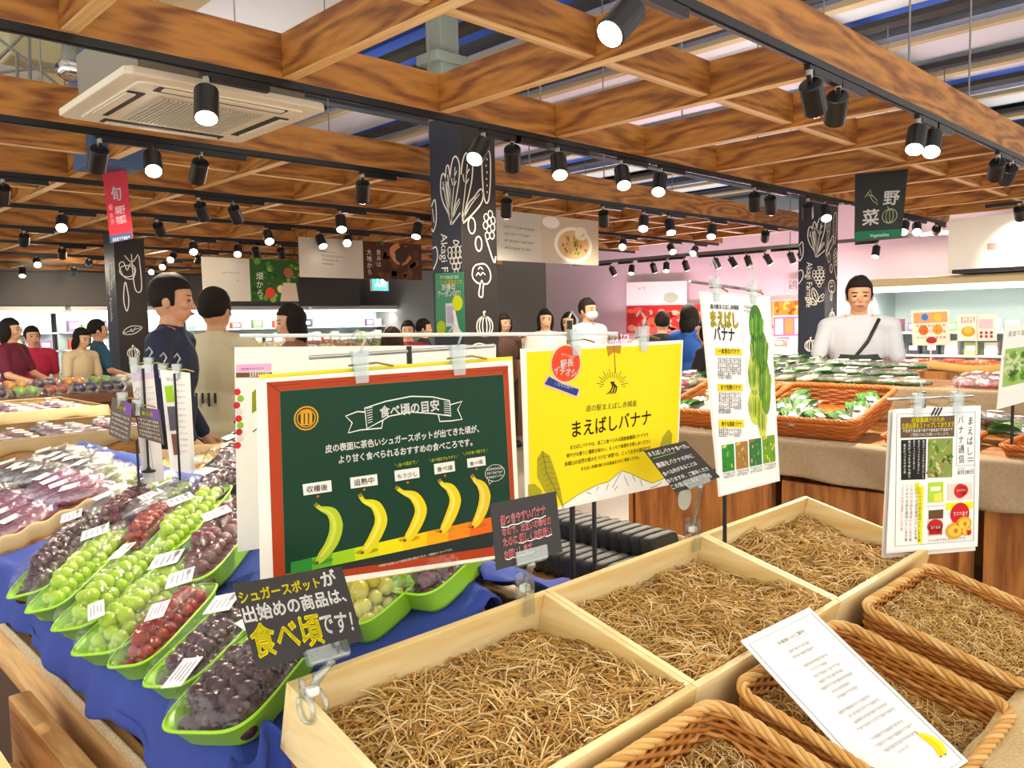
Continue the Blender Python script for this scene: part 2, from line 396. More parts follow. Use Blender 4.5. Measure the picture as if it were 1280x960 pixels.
# ---- timber grid
BY = [1.61, 3.36, 4.82, 6.5, 8.05, 9.7, 11.3, 13.0, 14.7, 16.4]
BX = [.97 + .908 * k for k in range(-1, 11)]
Z0, Z1, BT = 2.61, 2.81, .065
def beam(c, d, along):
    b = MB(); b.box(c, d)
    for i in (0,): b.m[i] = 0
    # +-z faces are sawn edges, their pale tone partly painted bounce light from below
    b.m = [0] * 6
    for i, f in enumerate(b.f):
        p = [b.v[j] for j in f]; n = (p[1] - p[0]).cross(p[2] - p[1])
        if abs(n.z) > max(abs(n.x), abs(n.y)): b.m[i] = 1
    return struct('ceiling_beam', b, [M_face, M_edge_lit] if along == 'x' else [M_faceY, M_edge_litY], bevel=.003)
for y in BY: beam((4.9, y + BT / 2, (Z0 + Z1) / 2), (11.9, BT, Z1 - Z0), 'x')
for i in range(len(BY) - 1):
    if i == 1: continue
    y0, y1 = BY[i] + BT, BY[i + 1]
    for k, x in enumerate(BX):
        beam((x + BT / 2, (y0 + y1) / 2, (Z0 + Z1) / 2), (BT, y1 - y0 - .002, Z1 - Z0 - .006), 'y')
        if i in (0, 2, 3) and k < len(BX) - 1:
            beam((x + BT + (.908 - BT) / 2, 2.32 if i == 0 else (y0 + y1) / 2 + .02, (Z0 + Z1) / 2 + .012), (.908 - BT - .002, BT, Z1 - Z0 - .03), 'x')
# hanger rods
hb = MB
for x, y in [(1.35, 3.39), (2.75, 3.39), (3.6, 3.39), (5.1, 3.39), (6.2, 3.39), (7.4, 3.39), (2.4, 4.85), (3.95, 4.85), (5.0, 4.85), (6.0, 4.85), (3.2, 1.64), (4.6, 1.64), (5.6, 1.64), (7.0, 1.64), (8.6, 1.64), (8.9, 3.39), (1.9, 6.53), (4.1, 6.53), (1.3, 4.85), (1.8, 2.32)]:
    b = MB(); b.tube([(x, y, Z1 - .02), (x, y, zc)], .006, 5); struct('ceiling_hanger', b, M_grey)
# services seen through the grid at the upper left
def box_d(name, px, py, d, size, m, rz=0, **k):
    c = atd(px, py, d); b = MB(); b.box((0, 0, 0), size, MX.Translation(c) @ Rz(rz)); return struct(name, b, m, **k)
box_d('ceiling_duct', 128, 70, 5.35, (.34, .34, 1.5), mat('duct_blue', '3d5a86', .5), bevel=.01)
box_d('ceiling_duct_block', 58, 50, 6.6, (.62, .3, .45), mat('duct_cream', 'b5ad84', .6), bevel=.02)
for a, b_, d in [((-10, 42), (72, 106), 5.9), ((-10, 92), (80, 82), 5.9), ((36, 30), (38, 108), 5.7), ((21, 66), (22, 106), 5.7), ((-6, 78), (40, 32), 5.9)]:
    b = MB(); b.tube([atd(a[0], a[1], d), atd(b_[0], b_[1], d)], .012, 5); struct('ceiling_brace', b, M_grey)
t = thing('ventilation_elbow', 'shiny metal duct elbow in the ceiling void beside the blue duct', 'duct', atd(75, 85, 4.95))
b = MB(); b.tube([atd(74, 84, 4.95), atd(86, 88, 5.0), atd(104, 92, 5.05), atd(119, 93, 5.1)], [.05, .07, .055, .05], 14); obj('pipe', b, M_chrome, t, smooth=True)
b = MB(); b.tube([atd(86, 88, 5.0), atd(88, 60, 5.05)], .05, 12); obj('branch', b, M_grey, t, smooth=True)
# steel column stub above the grid
c = atd(553, 60, 5.8)
b = MB(); b.box((c.x, c.y, 3.65), (.17, .17, 1.7)); b.box((c.x, c.y, 3.38), (.3, .24, .07)); struct('column_upper', b, mat('steel_greygreen', '6d746b', .55), bevel=.006)

# ---- ceiling air conditioner
ax0, ax1, ay0, ay1 = 1.27, 2.23, 3.57, 4.50
cx, cy = (ax0 + ax1) / 2, (ay0 + ay1) / 2
t = thing('air_conditioner', 'cream square four way ceiling air conditioner between two timber beams', 'air conditioner', (cx, cy, 2.555))
M_ac = mat('ac_cream', 'efe6d2', .45); M_acd = mat('ac_grille', 'b9b1a0', .6); M_slot = mat('ac_slot_dark', '2a2824', .6)
b = MB(); W2 = .48
def rr(s, c=.03): return [(-s + c, -s), (s - c, -s), (s, -s + c), (s, s - c), (s - c, s), (-s + c, s), (-s, s - c), (-s, -s + c)]
b.prism(rr(W2), 2.565, 2.60, Tr(cx, cy, 0)); b.prism(rr(.40, .02), 2.555, 2.57, Tr(cx, cy, 0)); obj('panel', b, M_ac, t, bevel=.006)
b = MB(); b.box((cx, cy, 2.73), (.80, .80, .26)); obj('casing', b, mat('ac_casing', '8c8577', .6), t)
b = MB(); b.box((cx, cy, 2.552), (.50, .50, .008)); g = obj('grille', b, M_acd, t)
b = MB()
for i in range(24): b.box((cx - .24 + i * .48 / 23, cy, 2.546), (.009, .48, .008))
obj('slat_field', b, mat('ac_slats', 'cfc7b4', .6), g)
for k in range(4):
    T = Tr(cx, cy, 0) @ Rz(k * PI / 2)
    b = MB(); b.box((0, -.355, 2.556), (.62 if k % 2 == 0 else .5, .075, .01), T); s_ = obj('air_slot', b, M_slot, t)
    b = MB(); b.box((0, -.375, 2.548), (.58 if k % 2 == 0 else .46, .045, .008), T @ Tr(0, 0, 0)); obj('louver', b, M_ac, s_, bevel=.003)

# ---- lighting tracks and spotlights
TRK = {}
for i, y in enumerate(BY):
    b = MB(); b.box((4.9, y + .02, 2.594), (11.7, .036, .034)); b.box((4.9, y + .02, 2.575), (11.7, .014, .006))
    o = obj('lighting_track', b, M_blk)
    tag(o, 'black lighting track under the %s long timber beam from the camera' % ORD[i], 'lighting track', 'lighting tracks under the beams')
RAILX, RAILZ = 11.0, 2.47
b = MB(); b.box((RAILX, 6.1, RAILZ + .03), (.06, 7.0, .05))
for y in (3.5, 5.5, 7.5, 9.3): b.tube([(RAILX, y, RAILZ + .05), (RAILX, y, zc)], .006, 5)
tag(obj('lighting_track', b, mat('rail_grey', '6a6a6c', .5)), 'grey lighting rail hung in front of the pink wall', 'lighting track')
def make_spot():
    t = thing('track_spotlight', 'black spotlight', 'spotlight', (0, 0, 0), 'track spotlights')
    b = MB(); b.box((.15, 0, -.02), (.27, .034, .036)); b.box((0, 0, -.012), (.05, .03, .02)); obj('driver_box', b, M_blk, t, world=False, bevel=.003)
    b = MB(); b.lathe([(.012, -.06), (.014, -.05), (.014, -.022), (.016, -.018)], 10); obj('adapter', b, mat('adapter_grey', 'a9a69e', .5), t, world=False, smooth=True)
    h = MB(); h.lathe([(.010, -.02), (.012, .0), (.012, .02), (.045, .022), (.050, .027), (.050, .168), (.047, .170)], 20)
    hd = obj('lamp_head', h, M_blk, t, world=False, bevel=.002); hd.location = (0, 0, -.06)
    b = MB(); b.lathe([(.030, .1705), (.043, .1712), (.044, .1725)][:2] + [(.0435, .1728)], 20); obj('lens', b, M_lens, hd, world=False, smooth=False)
    l = bpy.data.lights.new('spot_beam', 'SPOT'); l.energy = SPOT_W; l.color = (1, .86, .66); l.spot_size = R(82); l.spot_blend = .8; l.shadow_soft_size = .045
    lo = bpy.data.objects.new('spot_beam', l); COL.objects.link(lo); lo.parent = hd; lo.location = (0, 0, .178); lo.rotation_euler = (PI, 0, 0)
    return t
spot0 = make_spot(); spots_used = [0]
def put_spot(x, y, z, d, flip=False, label=''):
    t = spot0 if spots_used[0] == 0 else copy_tree(spot0)
    spots_used[0] += 1
    t.location = (x, y, z); t['label'] = label
    if flip == 'y': t.rotation_euler = (0, 0, PI / 2)
    elif flip: t.rotation_euler = (0, 0, PI)
    d = V(d).normalized()
    if flip == 'y': d = Rz(-PI / 2) @ d
    elif flip: d = V((-d.x, -d.y, d.z))
    for ch in t.children:
        if ch.name.startswith('lamp_head'): ch.rotation_euler = V((0, 0, 1)).rotation_difference(d).to_euler()
    return t
def spot_dir(P, lx, ly, lit):
    """direction of the can so that its lens falls where the photograph has it"""
    r = ray(lx, ly).normalized(); w_ = P - CAM; b = w_.dot(r); q = w_.length_squared - b * b; L = .172
    if q >= L * L: return CAM + r * b - P
    h = math.sqrt(L * L - q); return CAM + r * (b - h if lit else b + h) - P
LAMPS = {  # track -> (base px, lens px, lens seen)
 0: [(795, -28, 762, 43, 1), (1012, 80, 1020, 140, 0), (1048, 95, 1043, 152, 0), (1148, 143, 1143, 187, 1), (1167, 150, 1164, 190, 1), (1248, 190, 1243, 222, 0), (1265, 195, 1256, 227, 0)],
 1: [(257, 88, 258, 148, 1), (604, 158, 593, 199, 1), (640, 168, 641, 211, 0), (697, 180, 700, 219, 1), (776, 197, 780, 232, 1), (826, 207, 823, 240, 1), (943, 232, 943, 262, 0), (962, 236, 964, 266, 0), (1010, 245, 1010, 272, 0), (1030, 248, 1033, 273, 1), (1132, 270, 1129, 290, 1), (1146, 272, 1146, 290, 1), (1171, 275, 1170, 288, 0)],
 2: [(124, 165, 120, 212, 0), (189, 178, 192, 214, 1), (251, 186, 246, 226, 0), (453, 213, 453, 251, 0), (633, 240, 633, 270, 0), (754, 255, 755, 281, 0), (805, 262, 804, 286, 1), (836, 268, 839, 291, 1), (891, 275, 889, 296, 1), (957, 285, 956, 300, 0), (1013, 292, 1012, 306, 0)],
 3: [(3, 220, 2, 253, 0), (248, 245, 256, 274, 0), (290, 248, 298, 277, 0), (425, 262, 427, 287, 1), (523, 271, 520, 296, 1), (602, 280, 602, 300, 0), (779, 293, 778, 309, 1), (837, 300, 841, 315, 1), (870, 303, 866, 317, 1)],
 4: [(77, 260, 77, 285, 1), (196, 270, 201, 292, 0), (333, 280, 337, 302, 1), (398, 285, 404, 308, 1), (435, 288, 434, 304, 1)],
 5: [(30, 285, 30, 305, 0), (241, 297, 242, 315, 1), (297, 300, 297, 318, 1), (318, 302, 322, 322, 0), (350, 305, 353, 321, 0)],
 6: [(77, 303, 78, 321, 0), (217, 308, 213, 325, 1), (249, 318, 247, 327, 0)],
 7: [(45, 318, 47, 331, 1), (111, 315, 110, 330, 0), (205, 318, 203, 334, 1)],
 8: [(92, 325, 92, 342, 0), (28, 331, 28, 345, 1), (188, 328, 189, 338, 1)],
}
for k, ls in LAMPS.items():
    y = BY[k] + .02
    for i, (bx, by, lx, ly, lit) in enumerate(ls):
        p = aty(bx, by, y); P = V((p.x, y, 2.577)); piv = P + V((0, 0, -.06))
        d = spot_dir(piv, lx, ly, lit)
        if d.z > -.03: d.z = -.03
        put_spot(P.x, P.y, P.z, d, False, 'black cylinder spotlight, %s from the left on the %s lighting track from the camera' % (ORD[i], ORD[k]))
RL = [(763, 331, 0), (790, 330, 1), (815, 327, 0), (833, 322, 1), (855, 322, 0), (893, 317, 0), (912, 320, 0), (933, 318, 0), (956, 315, 0), (987, 312, 0), (999, 310, 0), (1014, 308, 0), (1096, 308, 1)]
for i, (bx, by, lit) in enumerate(RL):
    p = atx(bx, by, RAILX); y = p.y
    d = V((.55 if not lit else -.35, ru(-.25, .25), -.8))
    put_spot(RAILX, y, RAILZ + .005, d, 'y', 'small black spotlight, %s from the left on the grey wall rail' % ORD[i])

# ================================================================== banana counter in front: crates, baskets, straw
M_pine = wood('crate_pine', 'e8c67e', 'fae3ab', 0, 1.6, .5, 5, .1)
M_pineY = wood('crate_pine_y', 'e8c67e', 'fae3ab', 1, 1.6, .5, 5, .1)
M_straw = islands('straw', ['8a5c24', 'c99a50', 'e8c27a', 'f4dca4', 'b5863a', 'ddb468'], .6)
M_strawb = mat('straw_bed', 'a87a36', .9, noise=(60, .35), bump=(90, .8))
SL = V((0, -.970, -.242)); NU = V((0, -.242, .970))
def Tslope(o): return MX(((1, SL.x, NU.x, o[0]), (0, SL.y, NU.y, o[1]), (0, SL.z, NU.z, o[2]), (0, 0, 0, 1)))   # local y runs down towards the shopper
def straw(name, T, w_, d_, depth, n, lab, seed, r=.0013, ln=(.05, .12), amp=.012):
    random.seed(seed); b = MB()
    ph = [ru(0, 6) for _ in range(6)]
    def hgt(x, y):
        return -depth(x / w_, y / d_) + amp * (math.sin(x * 17 + ph[0]) * math.sin(y * 19 + ph[1]) + .6 * math.sin(x * 41 + ph[2] + y * 23))
    b.surf(lambda u, v: T @ V((u * w_, v * d_, hgt(u * w_, v * d_) - .012)), 26, 18, 0)
    for _ in range(n):
        x, y = ru(0, w_), ru(0, d_); a = ru(0, 2 * PI); l = ru(*ln); cv = ru(-9, 9); z = hgt(x, y) + ru(-.012, .016); tilt = ru(-.25, .3); pts = []
        k = 5; cx_, cy_ = x, y
        for i in range(k):
            t = i / (k - 1)
            px_, py_ = min(max(cx_, .003), w_ - .003), min(max(cy_, .003), d_ - .003)
            pts.append(T @ V((px_, py_, hgt(px_, py_) * .5 + z * .5 + tilt * l * (t - .5) + .012 * math.sin(PI * t) * ru(.3, 1.2))))
            cx_ += math.cos(a) * l / k; cy_ += math.sin(a) * l / k; a += cv * l / k
        b.tube(pts, r * ru(.7, 1.3), 3, mi=1, cap=False)
    o = obj(name, b, [M_strawb, M_straw]); return tag(o, lab, 'straw', kind='stuff')
CX = [.608, 1.213, 1.818, 2.425]; CRD = .3885; CRH = .125; TH = .014
crate_lab = ['pine crate filled with straw, front corner one with the black yellow-lettered card clipped to it', 'middle pine crate of straw between the two others', 'far right pine crate of straw beside the hanging white newsletter']
for i in range(3):
    o = (CX[i], 1.154, .93); T = Tslope(o); W = CX[i + 1] - CX[i] - .002
    base = T @ V((W / 2, CRD / 2, -CRH))
    t = thing('wooden_crate', crate_lab[i], 'crate', base, 'straw filled pine crates')
    b = MB(); b.box((W / 2, TH / 2, -CRH / 2), (W, TH, CRH), T); obj('back_panel', b, M_pine, t, bevel=.0012)
    b = MB(); b.box((W / 2, CRD - TH / 2, -CRH / 2), (W, TH, CRH), T); obj('front_panel', b, M_pine, t, bevel=.0012)
    for s in (0, 1):
        b = MB(); b.box((TH / 2 + s * (W - TH), CRD / 2, -CRH / 2), (TH, CRD - 2 * TH - .0005, CRH), T); obj('side_panel', b, M_pineY, t, bevel=.0012)
    b = MB(); b.box((W / 2, CRD / 2, -CRH + .004), (W - 2 * TH, CRD - 2 * TH, .008), T); obj('bottom_panel', b, M_pine, t)
    Ti = Tslope(T @ V((TH + .001, TH + .001, 0)))
    dp = [lambda u, v: .088 - .078 * v ** .8 + .02 * (2 * u - 1) ** 2 * (1 - v), lambda u, v: .080 - .068 * v ** .8 + .02 * (2 * u - 1) ** 2 * (1 - v), lambda u, v: .062 - .035 * v + .03 * (2 * u - 1) ** 2][i]
    straw('straw', Ti, W - 2 * TH - .002, CRD - 2 * TH - .002, dp, [3600, 3000, 2600][i], ['golden straw heaped in the front corner pine crate', 'golden straw heaped in the middle pine crate', 'golden straw heaped in the far right pine crate'][i], 11 + i)
# wicker baskets
M_wick = islands('wicker', ['c08a42', 'dca85c', 'efc680', 'd09a4e', 'f4d498'], .5)
M_wickd = islands('wicker_side', ['a8672a', 'c8883e', 'd89c52', 'b87834'], .55)
def rrect(w_, d_, r, n=6):
    pts = []
    for cx_, cy_, a0 in ((w_ - r, r, -PI / 2), (w_ - r, d_ - r, 0), (r, d_ - r, PI / 2), (r, r, PI)):
        for i in range(n + 1):
            a = a0 + PI / 2 * i / n; pts.append(V((cx_ + r * math.cos(a), cy_ + r * math.sin(a))))
    return pts
def resample(pts, n):
    P = pts + [pts[0]]; L = [0]
    for i in range(len(P) - 1): L.append(L[-1] + (P[i + 1] - P[i]).length)
    out = []; j = 0
    for i in range(n):
        s_ = L[-1] * i / n
        while L[j + 1] < s_: j += 1
        out.append(P[j].lerp(P[j + 1], (s_ - L[j]) / max(1e-9, L[j + 1] - L[j])))
    return out
def wicker_basket(o, w_, d_, h_, lab, T=None, m_side=None, rim_r=.0062, rows=12, group='wicker baskets of straw', st=.027, name='wicker_basket', solid_w=False):
    T = T or Tslope(o)
    t = thing(name, lab, 'basket', T @ V((w_ / 2, d_ / 2, -h_)), group)
    per = 2 * (w_ + d_) - 1.7 * .05; ns = int(per / st) // 2 * 2
    def ringp(z, n, off=0):
        k = 1 - .10 * (-z / h_) 
        q = resample(rrect(w_, d_, .045), n); c = V((w_ / 2, d_ / 2)); out = []
        for i, p in enumerate(q):
            a, bb = q[i - 1], q[(i + 1) % n]; tg = (bb - a).normalized(); nn = V((tg.y, -tg.x)); f = off(i) if off else 0
            pp = c + (p - c) * k + nn * f; out.append(V((pp.x, pp.y, z)))
        return out
    b = MB()
    for r_ in range(rows):
        z = -.012 - (h_ - .016) * r_ / (rows - 1)
        b.tube([T @ p for p in ringp(z, ns * 2, lambda i: .0042 * math.sin(PI / 2 * (i + .0) + PI * r_) if i % 2 else 0)], (h_ / rows) * .50, 5, True)
    obj('woven_wall', b, m_side or M_wickd, t, smooth=True)
    b = MB()
    top, bot = ringp(-.004, ns), ringp(-h_, ns)
    for a, c in zip(top, bot): b.tube([T @ a, T @ c], .0026, 4, cap=False)
    obj('stakes', b, m_side or M_wickd, t)
    b = MB(); n = int(per / .0065); pr = ringp(0, n)
    for s_ in range(4):
        pts = []
        for i, p in enumerate(pr):
            a = 2 * PI * (i / 15.0 + s_ / 4); c = V((w_ / 2, d_ / 2, 0)); out = (p - c).normalized()
            tg = (pr[(i + 1) % n] - pr[i - 1]).normalized(); nn = V((tg.y, -tg.x, 0))
            pts.append(T @ (p + nn * math.cos(a) * rim_r * 1.15 + V((0, 0, math.sin(a) * rim_r * .95))))
        b.tube(pts, rim_r * .82, 6, True)
    obj('braided_rim', b, M_wick if not m_side else m_side, t, smooth=True)
    b = MB(); b.surf(lambda u, v: T @ V((.02 + u * (w_ - .04), .02 + v * (d_ - .04), -h_ + .003 + .003 * math.sin(u * 60) * math.sin(v * 50))), 40, 30); obj('woven_base', b, m_side or M_wickd, t)
    return T
BAS = [((.770, .752, .815), .46, .36, 'wicker basket nearest the camera, half filled with straw', .062), ((1.292, .752, .815), .455, .36, 'wicker basket with the white notice sheet lying across it', .060), ((1.865, .752, .815), .45, .36, 'wicker basket at the far right end beside the pine crate', .030)]
for i, (o, w_, d_, lab, dep) in enumerate(BAS):
    T = wicker_basket(o, w_, d_, .115, lab)
    Ti = Tslope(T @ V((.016, .016, 0)))
    straw('straw', Ti, w_ - .032, d_ - .032, (lambda u, v, D=dep: D + .012 * (2 * u - 1) ** 2), [2000, 2000, 3200][i], ['straw lying low in the nearest wicker basket', 'straw in the wicker basket under the notice sheet', 'pale straw filling the far right wicker basket'][i], 31 + i, r=.0011, ln=(.03, .08), amp=.006)
# stand under crates and baskets
b = MB(); T = Tslope((.62, 1.14, .93))
M_stand = wood('stand_wood', '8a5526', 'bd8246', 0, 1.2, .55, 6, .1)
t = thing('display_stand', 'sloping wooden display stand under the straw crates and wicker baskets', 'display stand', (1.5, .75, 0))
b.box((.9, .375, -.150), (1.80, .78, .03), T); obj('sloping_deck', b, M_stand, t)
b = MB(); b.box((1.5, .335, .30), (1.8, .03, .6)); obj('front_board', b, M_stand, t)
for s in (.63, 2.37):
    b = MB(); b.hexa([(s, .36, 0), (s + .03, .36, 0), (s + .03, 1.12, 0), (s, 1.12, 0)], [(s, .36, .56), (s + .03, .36, .56), (s + .03, 1.12, .74), (s, 1.12, .74)]); obj('side_board', b, M_stand, t)
b = MB()
def burl(u, v):
    x = 1.50 + u * .95; k = max(0, v - .35) / .65
    return V((x, .43 - .10 * min(1, v / .35) - .02 * k - .012 * math.sin(u * 22) * k, (.718 - .01 * v if v < .35 else .714 - .30 * k) + .004 * math.sin(u * 31 + v * 5)))
b.surf(burl, 40, 16)
tag(obj('burlap_cloth', b, mat('burlap', 'd9c08d', .9, noise=(160, .15), bump=(300, .4)), solid=.004, smooth=True), 'beige burlap cloth hanging off the front of the basket tier', 'cloth')

# ================================================================== printed signs
def fit4(px4, O, phi, tilt, roll, w_, h_):
    """corners of an upright sheet, each kept on its own sight line"""
    phi, tilt, roll = R(phi), R(tilt), R(roll); O = V(O)
    u = V((math.cos(phi), math.sin(phi), 0)); n = V((math.sin(phi), -math.cos(phi), 0)); v = V((0, 0, 1)) * math.cos(tilt) - n * math.sin(tilt)
    U = u * math.cos(roll) + v * math.sin(roll); Vv = -u * math.sin(roll) + v * math.cos(roll)
    N_ = U.cross(Vv)
    return [atpl(a[0], a[1], O, N_) for a in px4]
def sheet(name, c4, col, lab, cat, th=.003, rough=.35, group=None):
    o = obj(name, sheet_mb(c4, th), mat('card_' + col, col, rough)); tag(o, lab, cat, group); return o, Print(c4)
def Z(x0, y0, k): return lambda x, y: (x0 + x / k, y0 + y / k)

# --- green chalkboard style sign
c4 = fit4([(320, 474), (640, 450), (651, 693), (326, 745)], (.672, 1.339, 1.407), -17.8, -1, .5, .516, .399)
S, P = sheet('ripeness_sign', c4, 'fbf7ea', 'large green banana ripeness board with brown frame and five printed bananas', 'sign')
q = Z(300, 420, 3.0)
ou = [q(100, 174), q(1004, 111), q(1040, 812), q(126, 938)]; inn = [q(148, 206), q(986, 143), q(1023, 778), q(168, 893)]
P.poly(ou, 'b5401a', 0); P.poly(inn, '143d29', 1)
for i in range(4): P.line([ou[i], inn[i]], .0012, '6d2410', 2)
P.line(inn, .002, '8a6a3a', 2, closed=True)
for i, (a, b_) in enumerate([(120, 188), (300, 176), (520, 160), (700, 148), (880, 135)]): P.line([q(a, b_), q(a + 110, b_ - 10)], .0011, '8c2f12', 1)
# platform, green to orange
xs = [190, 270, 345, 430, 520, 610, 700, 780, 860, 946]; cs = ['2f8f35', '63b52b', 'a5d216', 'd8e20e', 'f2e20a', 'f8cf0c', 'f8b010', 'f58d14', 'ef6a18']
yt = lambda x: 838 - (x - 235) * .226; yb = lambda x: 902 - (x - 150) * .212
for i in range(9): P.poly([q(xs[i], yt(xs[i])), q(xs[i + 1], yt(xs[i + 1])), q(xs[i + 1], yb(xs[i + 1])), q(xs[i], yb(xs[i]))], cs[i], 2)
P.poly([q(190, yb(190)), q(946, yb(946)), q(946, 790), q(190, 905)], '262f2c', 2)
P.text('※季節や品温により追熟日数は異なります。※画像はイメージです。', q(520, 866), q(796, 803), 'ece9d8', 3)
# title ribbon
rb = [(467, 270), (545, 245), (640, 226), (720, 228), (785, 242), (790, 300), (720, 290), (640, 285), (560, 300), (535, 315), (475, 347)]
P.line([q(*p) for p in rb], .0022, 'f4f1e4', 2, closed=True)
P.line([q(*p) for p in [(467, 285), (440, 283), (395, 300), (420, 325), (405, 363), (450, 352), (530, 345), (535, 315)]], .0022, 'f4f1e4', 2)
P.line([q(*p) for p in [(785, 258), (832, 245), (815, 275), (832, 312), (790, 318), (748, 320), (742, 292)]], .0022, 'f4f1e4', 2)
for i in range(7): P.line([q(473 + i, 272 + i * 9), q(496, 266 + i * 9)], .0012, 'f4f1e4', 2); P.line([q(764, 246 + i * 8), q(786, 248 + i * 8)], .0012, 'f4f1e4', 2)
P.text('食べ頃の目安', q(525, 303), q(746, 275), 'fffdf4', 3, .03, 1.15)
P.text('皮の表面に茶色いシュガースポットが出てきた頃が、', q(320, 436), q(895, 358), 'fffdf4', 3, .032, 1.2)
P.text('より甘く食べられるおすすめの食べころです。', q(370, 476), q(870, 408), 'fffdf4', 3, .032, 1.2)
# round emblem with three columns
lc = q(248, 308); P.ring(lc, .0215, .003, 'd99a1d', 2); P.ring(lc, .0165, .0022, 'd99a1d', 2)
for dx in (-16, 0, 16): P.poly([q(243 + dx, 288), q(254 + dx, 287), q(254 + dx, 330), q(243 + dx, 331)], 'e0a020', 2)
P.poly([q(222, 292), q(274, 287), q(274, 281), q(248, 272), q(222, 285)], 'e0a020', 2); P.poly([q(222, 336), q(274, 332), q(274, 328), q(222, 331)], 'e0a020', 2)
BX4 = [([(234, 556), (341, 540), (344, 582), (238, 598)], '収穫後', (250, 586), (328, 575)), ([(412, 531), (513, 517), (516, 558), (415, 572)], '追熟中', (427, 560), (502, 549)), ([(578, 505), (670, 492), (673, 530), (581, 545)], 'もう少し', (590, 534), (663, 523)), ([(726, 480), (803, 468), (806, 506), (729, 519)], '食べ頃', (738, 509), (796, 500)), ([(850, 460), (918, 450), (921, 484), (853, 494)], '食べ頃', (861, 486), (909, 478))]
for bx, tx, a, b_ in BX4: P.poly([q(*p) for p in bx], 'f4efe4', 2); P.text(tx, q(*a), q(*b_), '4a3a30', 3, .01)
for p in [(291, 601), (465, 575), (628, 549), (768, 523), (886, 498)]: P.disc(q(*p), .0025, 'd8601e', 2, n=8)
P.text('＼食べ頃まで／', q(580, 492), q(670, 476), 'd9e021', 3, .02, 1.2); P.text('＼食べ頃までもうすぐ／', q(708, 473), q(818, 455), 'd9e021', 3, .02, 1.3); P.text('＼今が食べ頃です／', q(834, 448), q(930, 432), 'd9e021', 3, .02, 1.2)
P.ring(q(955, 513), .022, .0012, 'e8e6d8', 2, ry=.78); P.line([q(930, 540), q(934, 556), q(948, 542)], .0012, 'e8e6d8', 2)
for i in range(3): P.marks(q(924, 505 + i * 15), q(985, 497 + i * 15), 8, .005, 'e8e6d8', 3)
BN = [[(280, 628), (300, 645), (343, 662), (360, 710), (345, 770), (308, 825), (287, 850)], [(447, 592), (464, 618), (508, 636), (528, 690), (506, 750), (474, 798), (457, 812)], [(582, 565), (610, 585), (653, 602), (677, 650), (660, 705), (632, 752), (616, 766)], [(744, 537), (758, 555), (788, 572), (806, 615), (790, 670), (766, 718), (750, 733)], [(866, 520), (880, 540), (905, 562), (917, 600), (907, 650), (886, 695), (870, 716)]]
for i, bn in enumerate(BN):
    k = .0005; body = ['b9cf2a', 'e6d81c', 'f1d51a', 'f4d21c', 'efc92a'][i]; lt = ['d5e04e', 'f6ec50', 'fae852', 'fbe85c', 'f6dd62'][i]
    P.disc(q(bn[-1][0] + 18, bn[-1][1] - 6), .022, ['4c8f22', 'a99f10', 'c8a010', 'd09010', 'c86a12'][i], 3, ry=.005)
    P.line([q(*p) for p in bn], [k * 14, k * 16, k * 40, k * 50, k * 48, k * 38, k * 14], body, 4, sm=True)
    P.line([q(p[0] - 7, p[1] + 2) for p in bn[1:-1]], [k * 5, k * 13, k * 16, k * 14, k * 8], lt, 5, sm=True)
    P.line([q(*bn[0]), q(bn[0][0] + 8, bn[0][1] + 8)], [k * 16, k * 12], '8a7a2a', 5); P.disc(q(bn[-1][0] + 1, bn[-1][1] - 1), k * 6, '5c4a20', 5, n=8)
random.seed(3)
for i in range(14): t_ = ru(.2, .9); j = int(t_ * 6); P.disc(q(BN[4][j][0] + ru(-8, 12), BN[4][j][1] + ru(-10, 20)), .0006, '8a5a1a', 6, n=5)
P.build(S)
# yellow back sheet showing as a thin edge behind the green board
n = P.n; dn = (c4[3] - c4[0]) * .016; rt_ = (c4[1] - c4[0]) * .014; bk = [c4[0] - dn + rt_ - n * .012, c4[1] - dn + rt_ - n * .012, c4[2] + dn + rt_ - n * .012, c4[3] + dn + rt_ - n * .012]
sheet('backing_poster', bk, 'f2e014', 'yellow edged poster hanging back to back behind the green ripeness board', 'sign')

# --- yellow banana sign
c4 = fit4([(651, 436), (854, 425), (846, 604), (658, 646)], (1.026, 1.025, 1.451), -8.4, -1.3, .7, .419, .310)
Oy = V((1.026, 1.025, 1.451)); kk = 1.22   # hung a little further back than the crates' far rim
c4 = [CAM + (p - CAM) * kk for p in c4]
S, P = sheet('banana_poster', c4, 'fbf8f0', 'bright yellow banana poster with white mountain and round red sticker', 'sign'); q = Z(640, 410, 4.0)
P.poly([q(72, 120), q(846, 78), q(818, 762), q(90, 925)], 'fde308', 0)
P.poly([q(90, 926), q(250, 888), q(330, 832), q(430, 782), q(480, 770), q(545, 713), q(590, 726), q(640, 752), q(700, 775), q(760, 752), q(819, 735), q(818, 764)], 'fbfaf2', 1)
P.line([q(250, 888), q(330, 832), q(430, 782), q(480, 770), q(545, 713), q(590, 726), q(640, 752), q(700, 775), q(760, 752), q(819, 735)], .0012, '3a3428', 2)
for a in [[(545, 720), (520, 760), (500, 800)], [(560, 740), (580, 790)], [(600, 735), (615, 765)], [(430, 790), (420, 815)], [(480, 780), (470, 810)], [(525, 790), (510, 812)], [(690, 800), (720, 790), (745, 770)], [(640, 760), (650, 790)], [(370, 820), (395, 830)]]: P.line([q(*p) for p in a], .0014, '3a3428', 2)
P.poly([q(*p) for p in [(258, 905), (225, 832), (165, 822), (125, 745), (124, 655), (150, 612), (188, 640), (215, 715), (240, 800)]], 'b0a51c', 1)
P.line([q(150, 615), q(170, 720), q(215, 810), q(258, 905)], .0014, '55501a', 2)
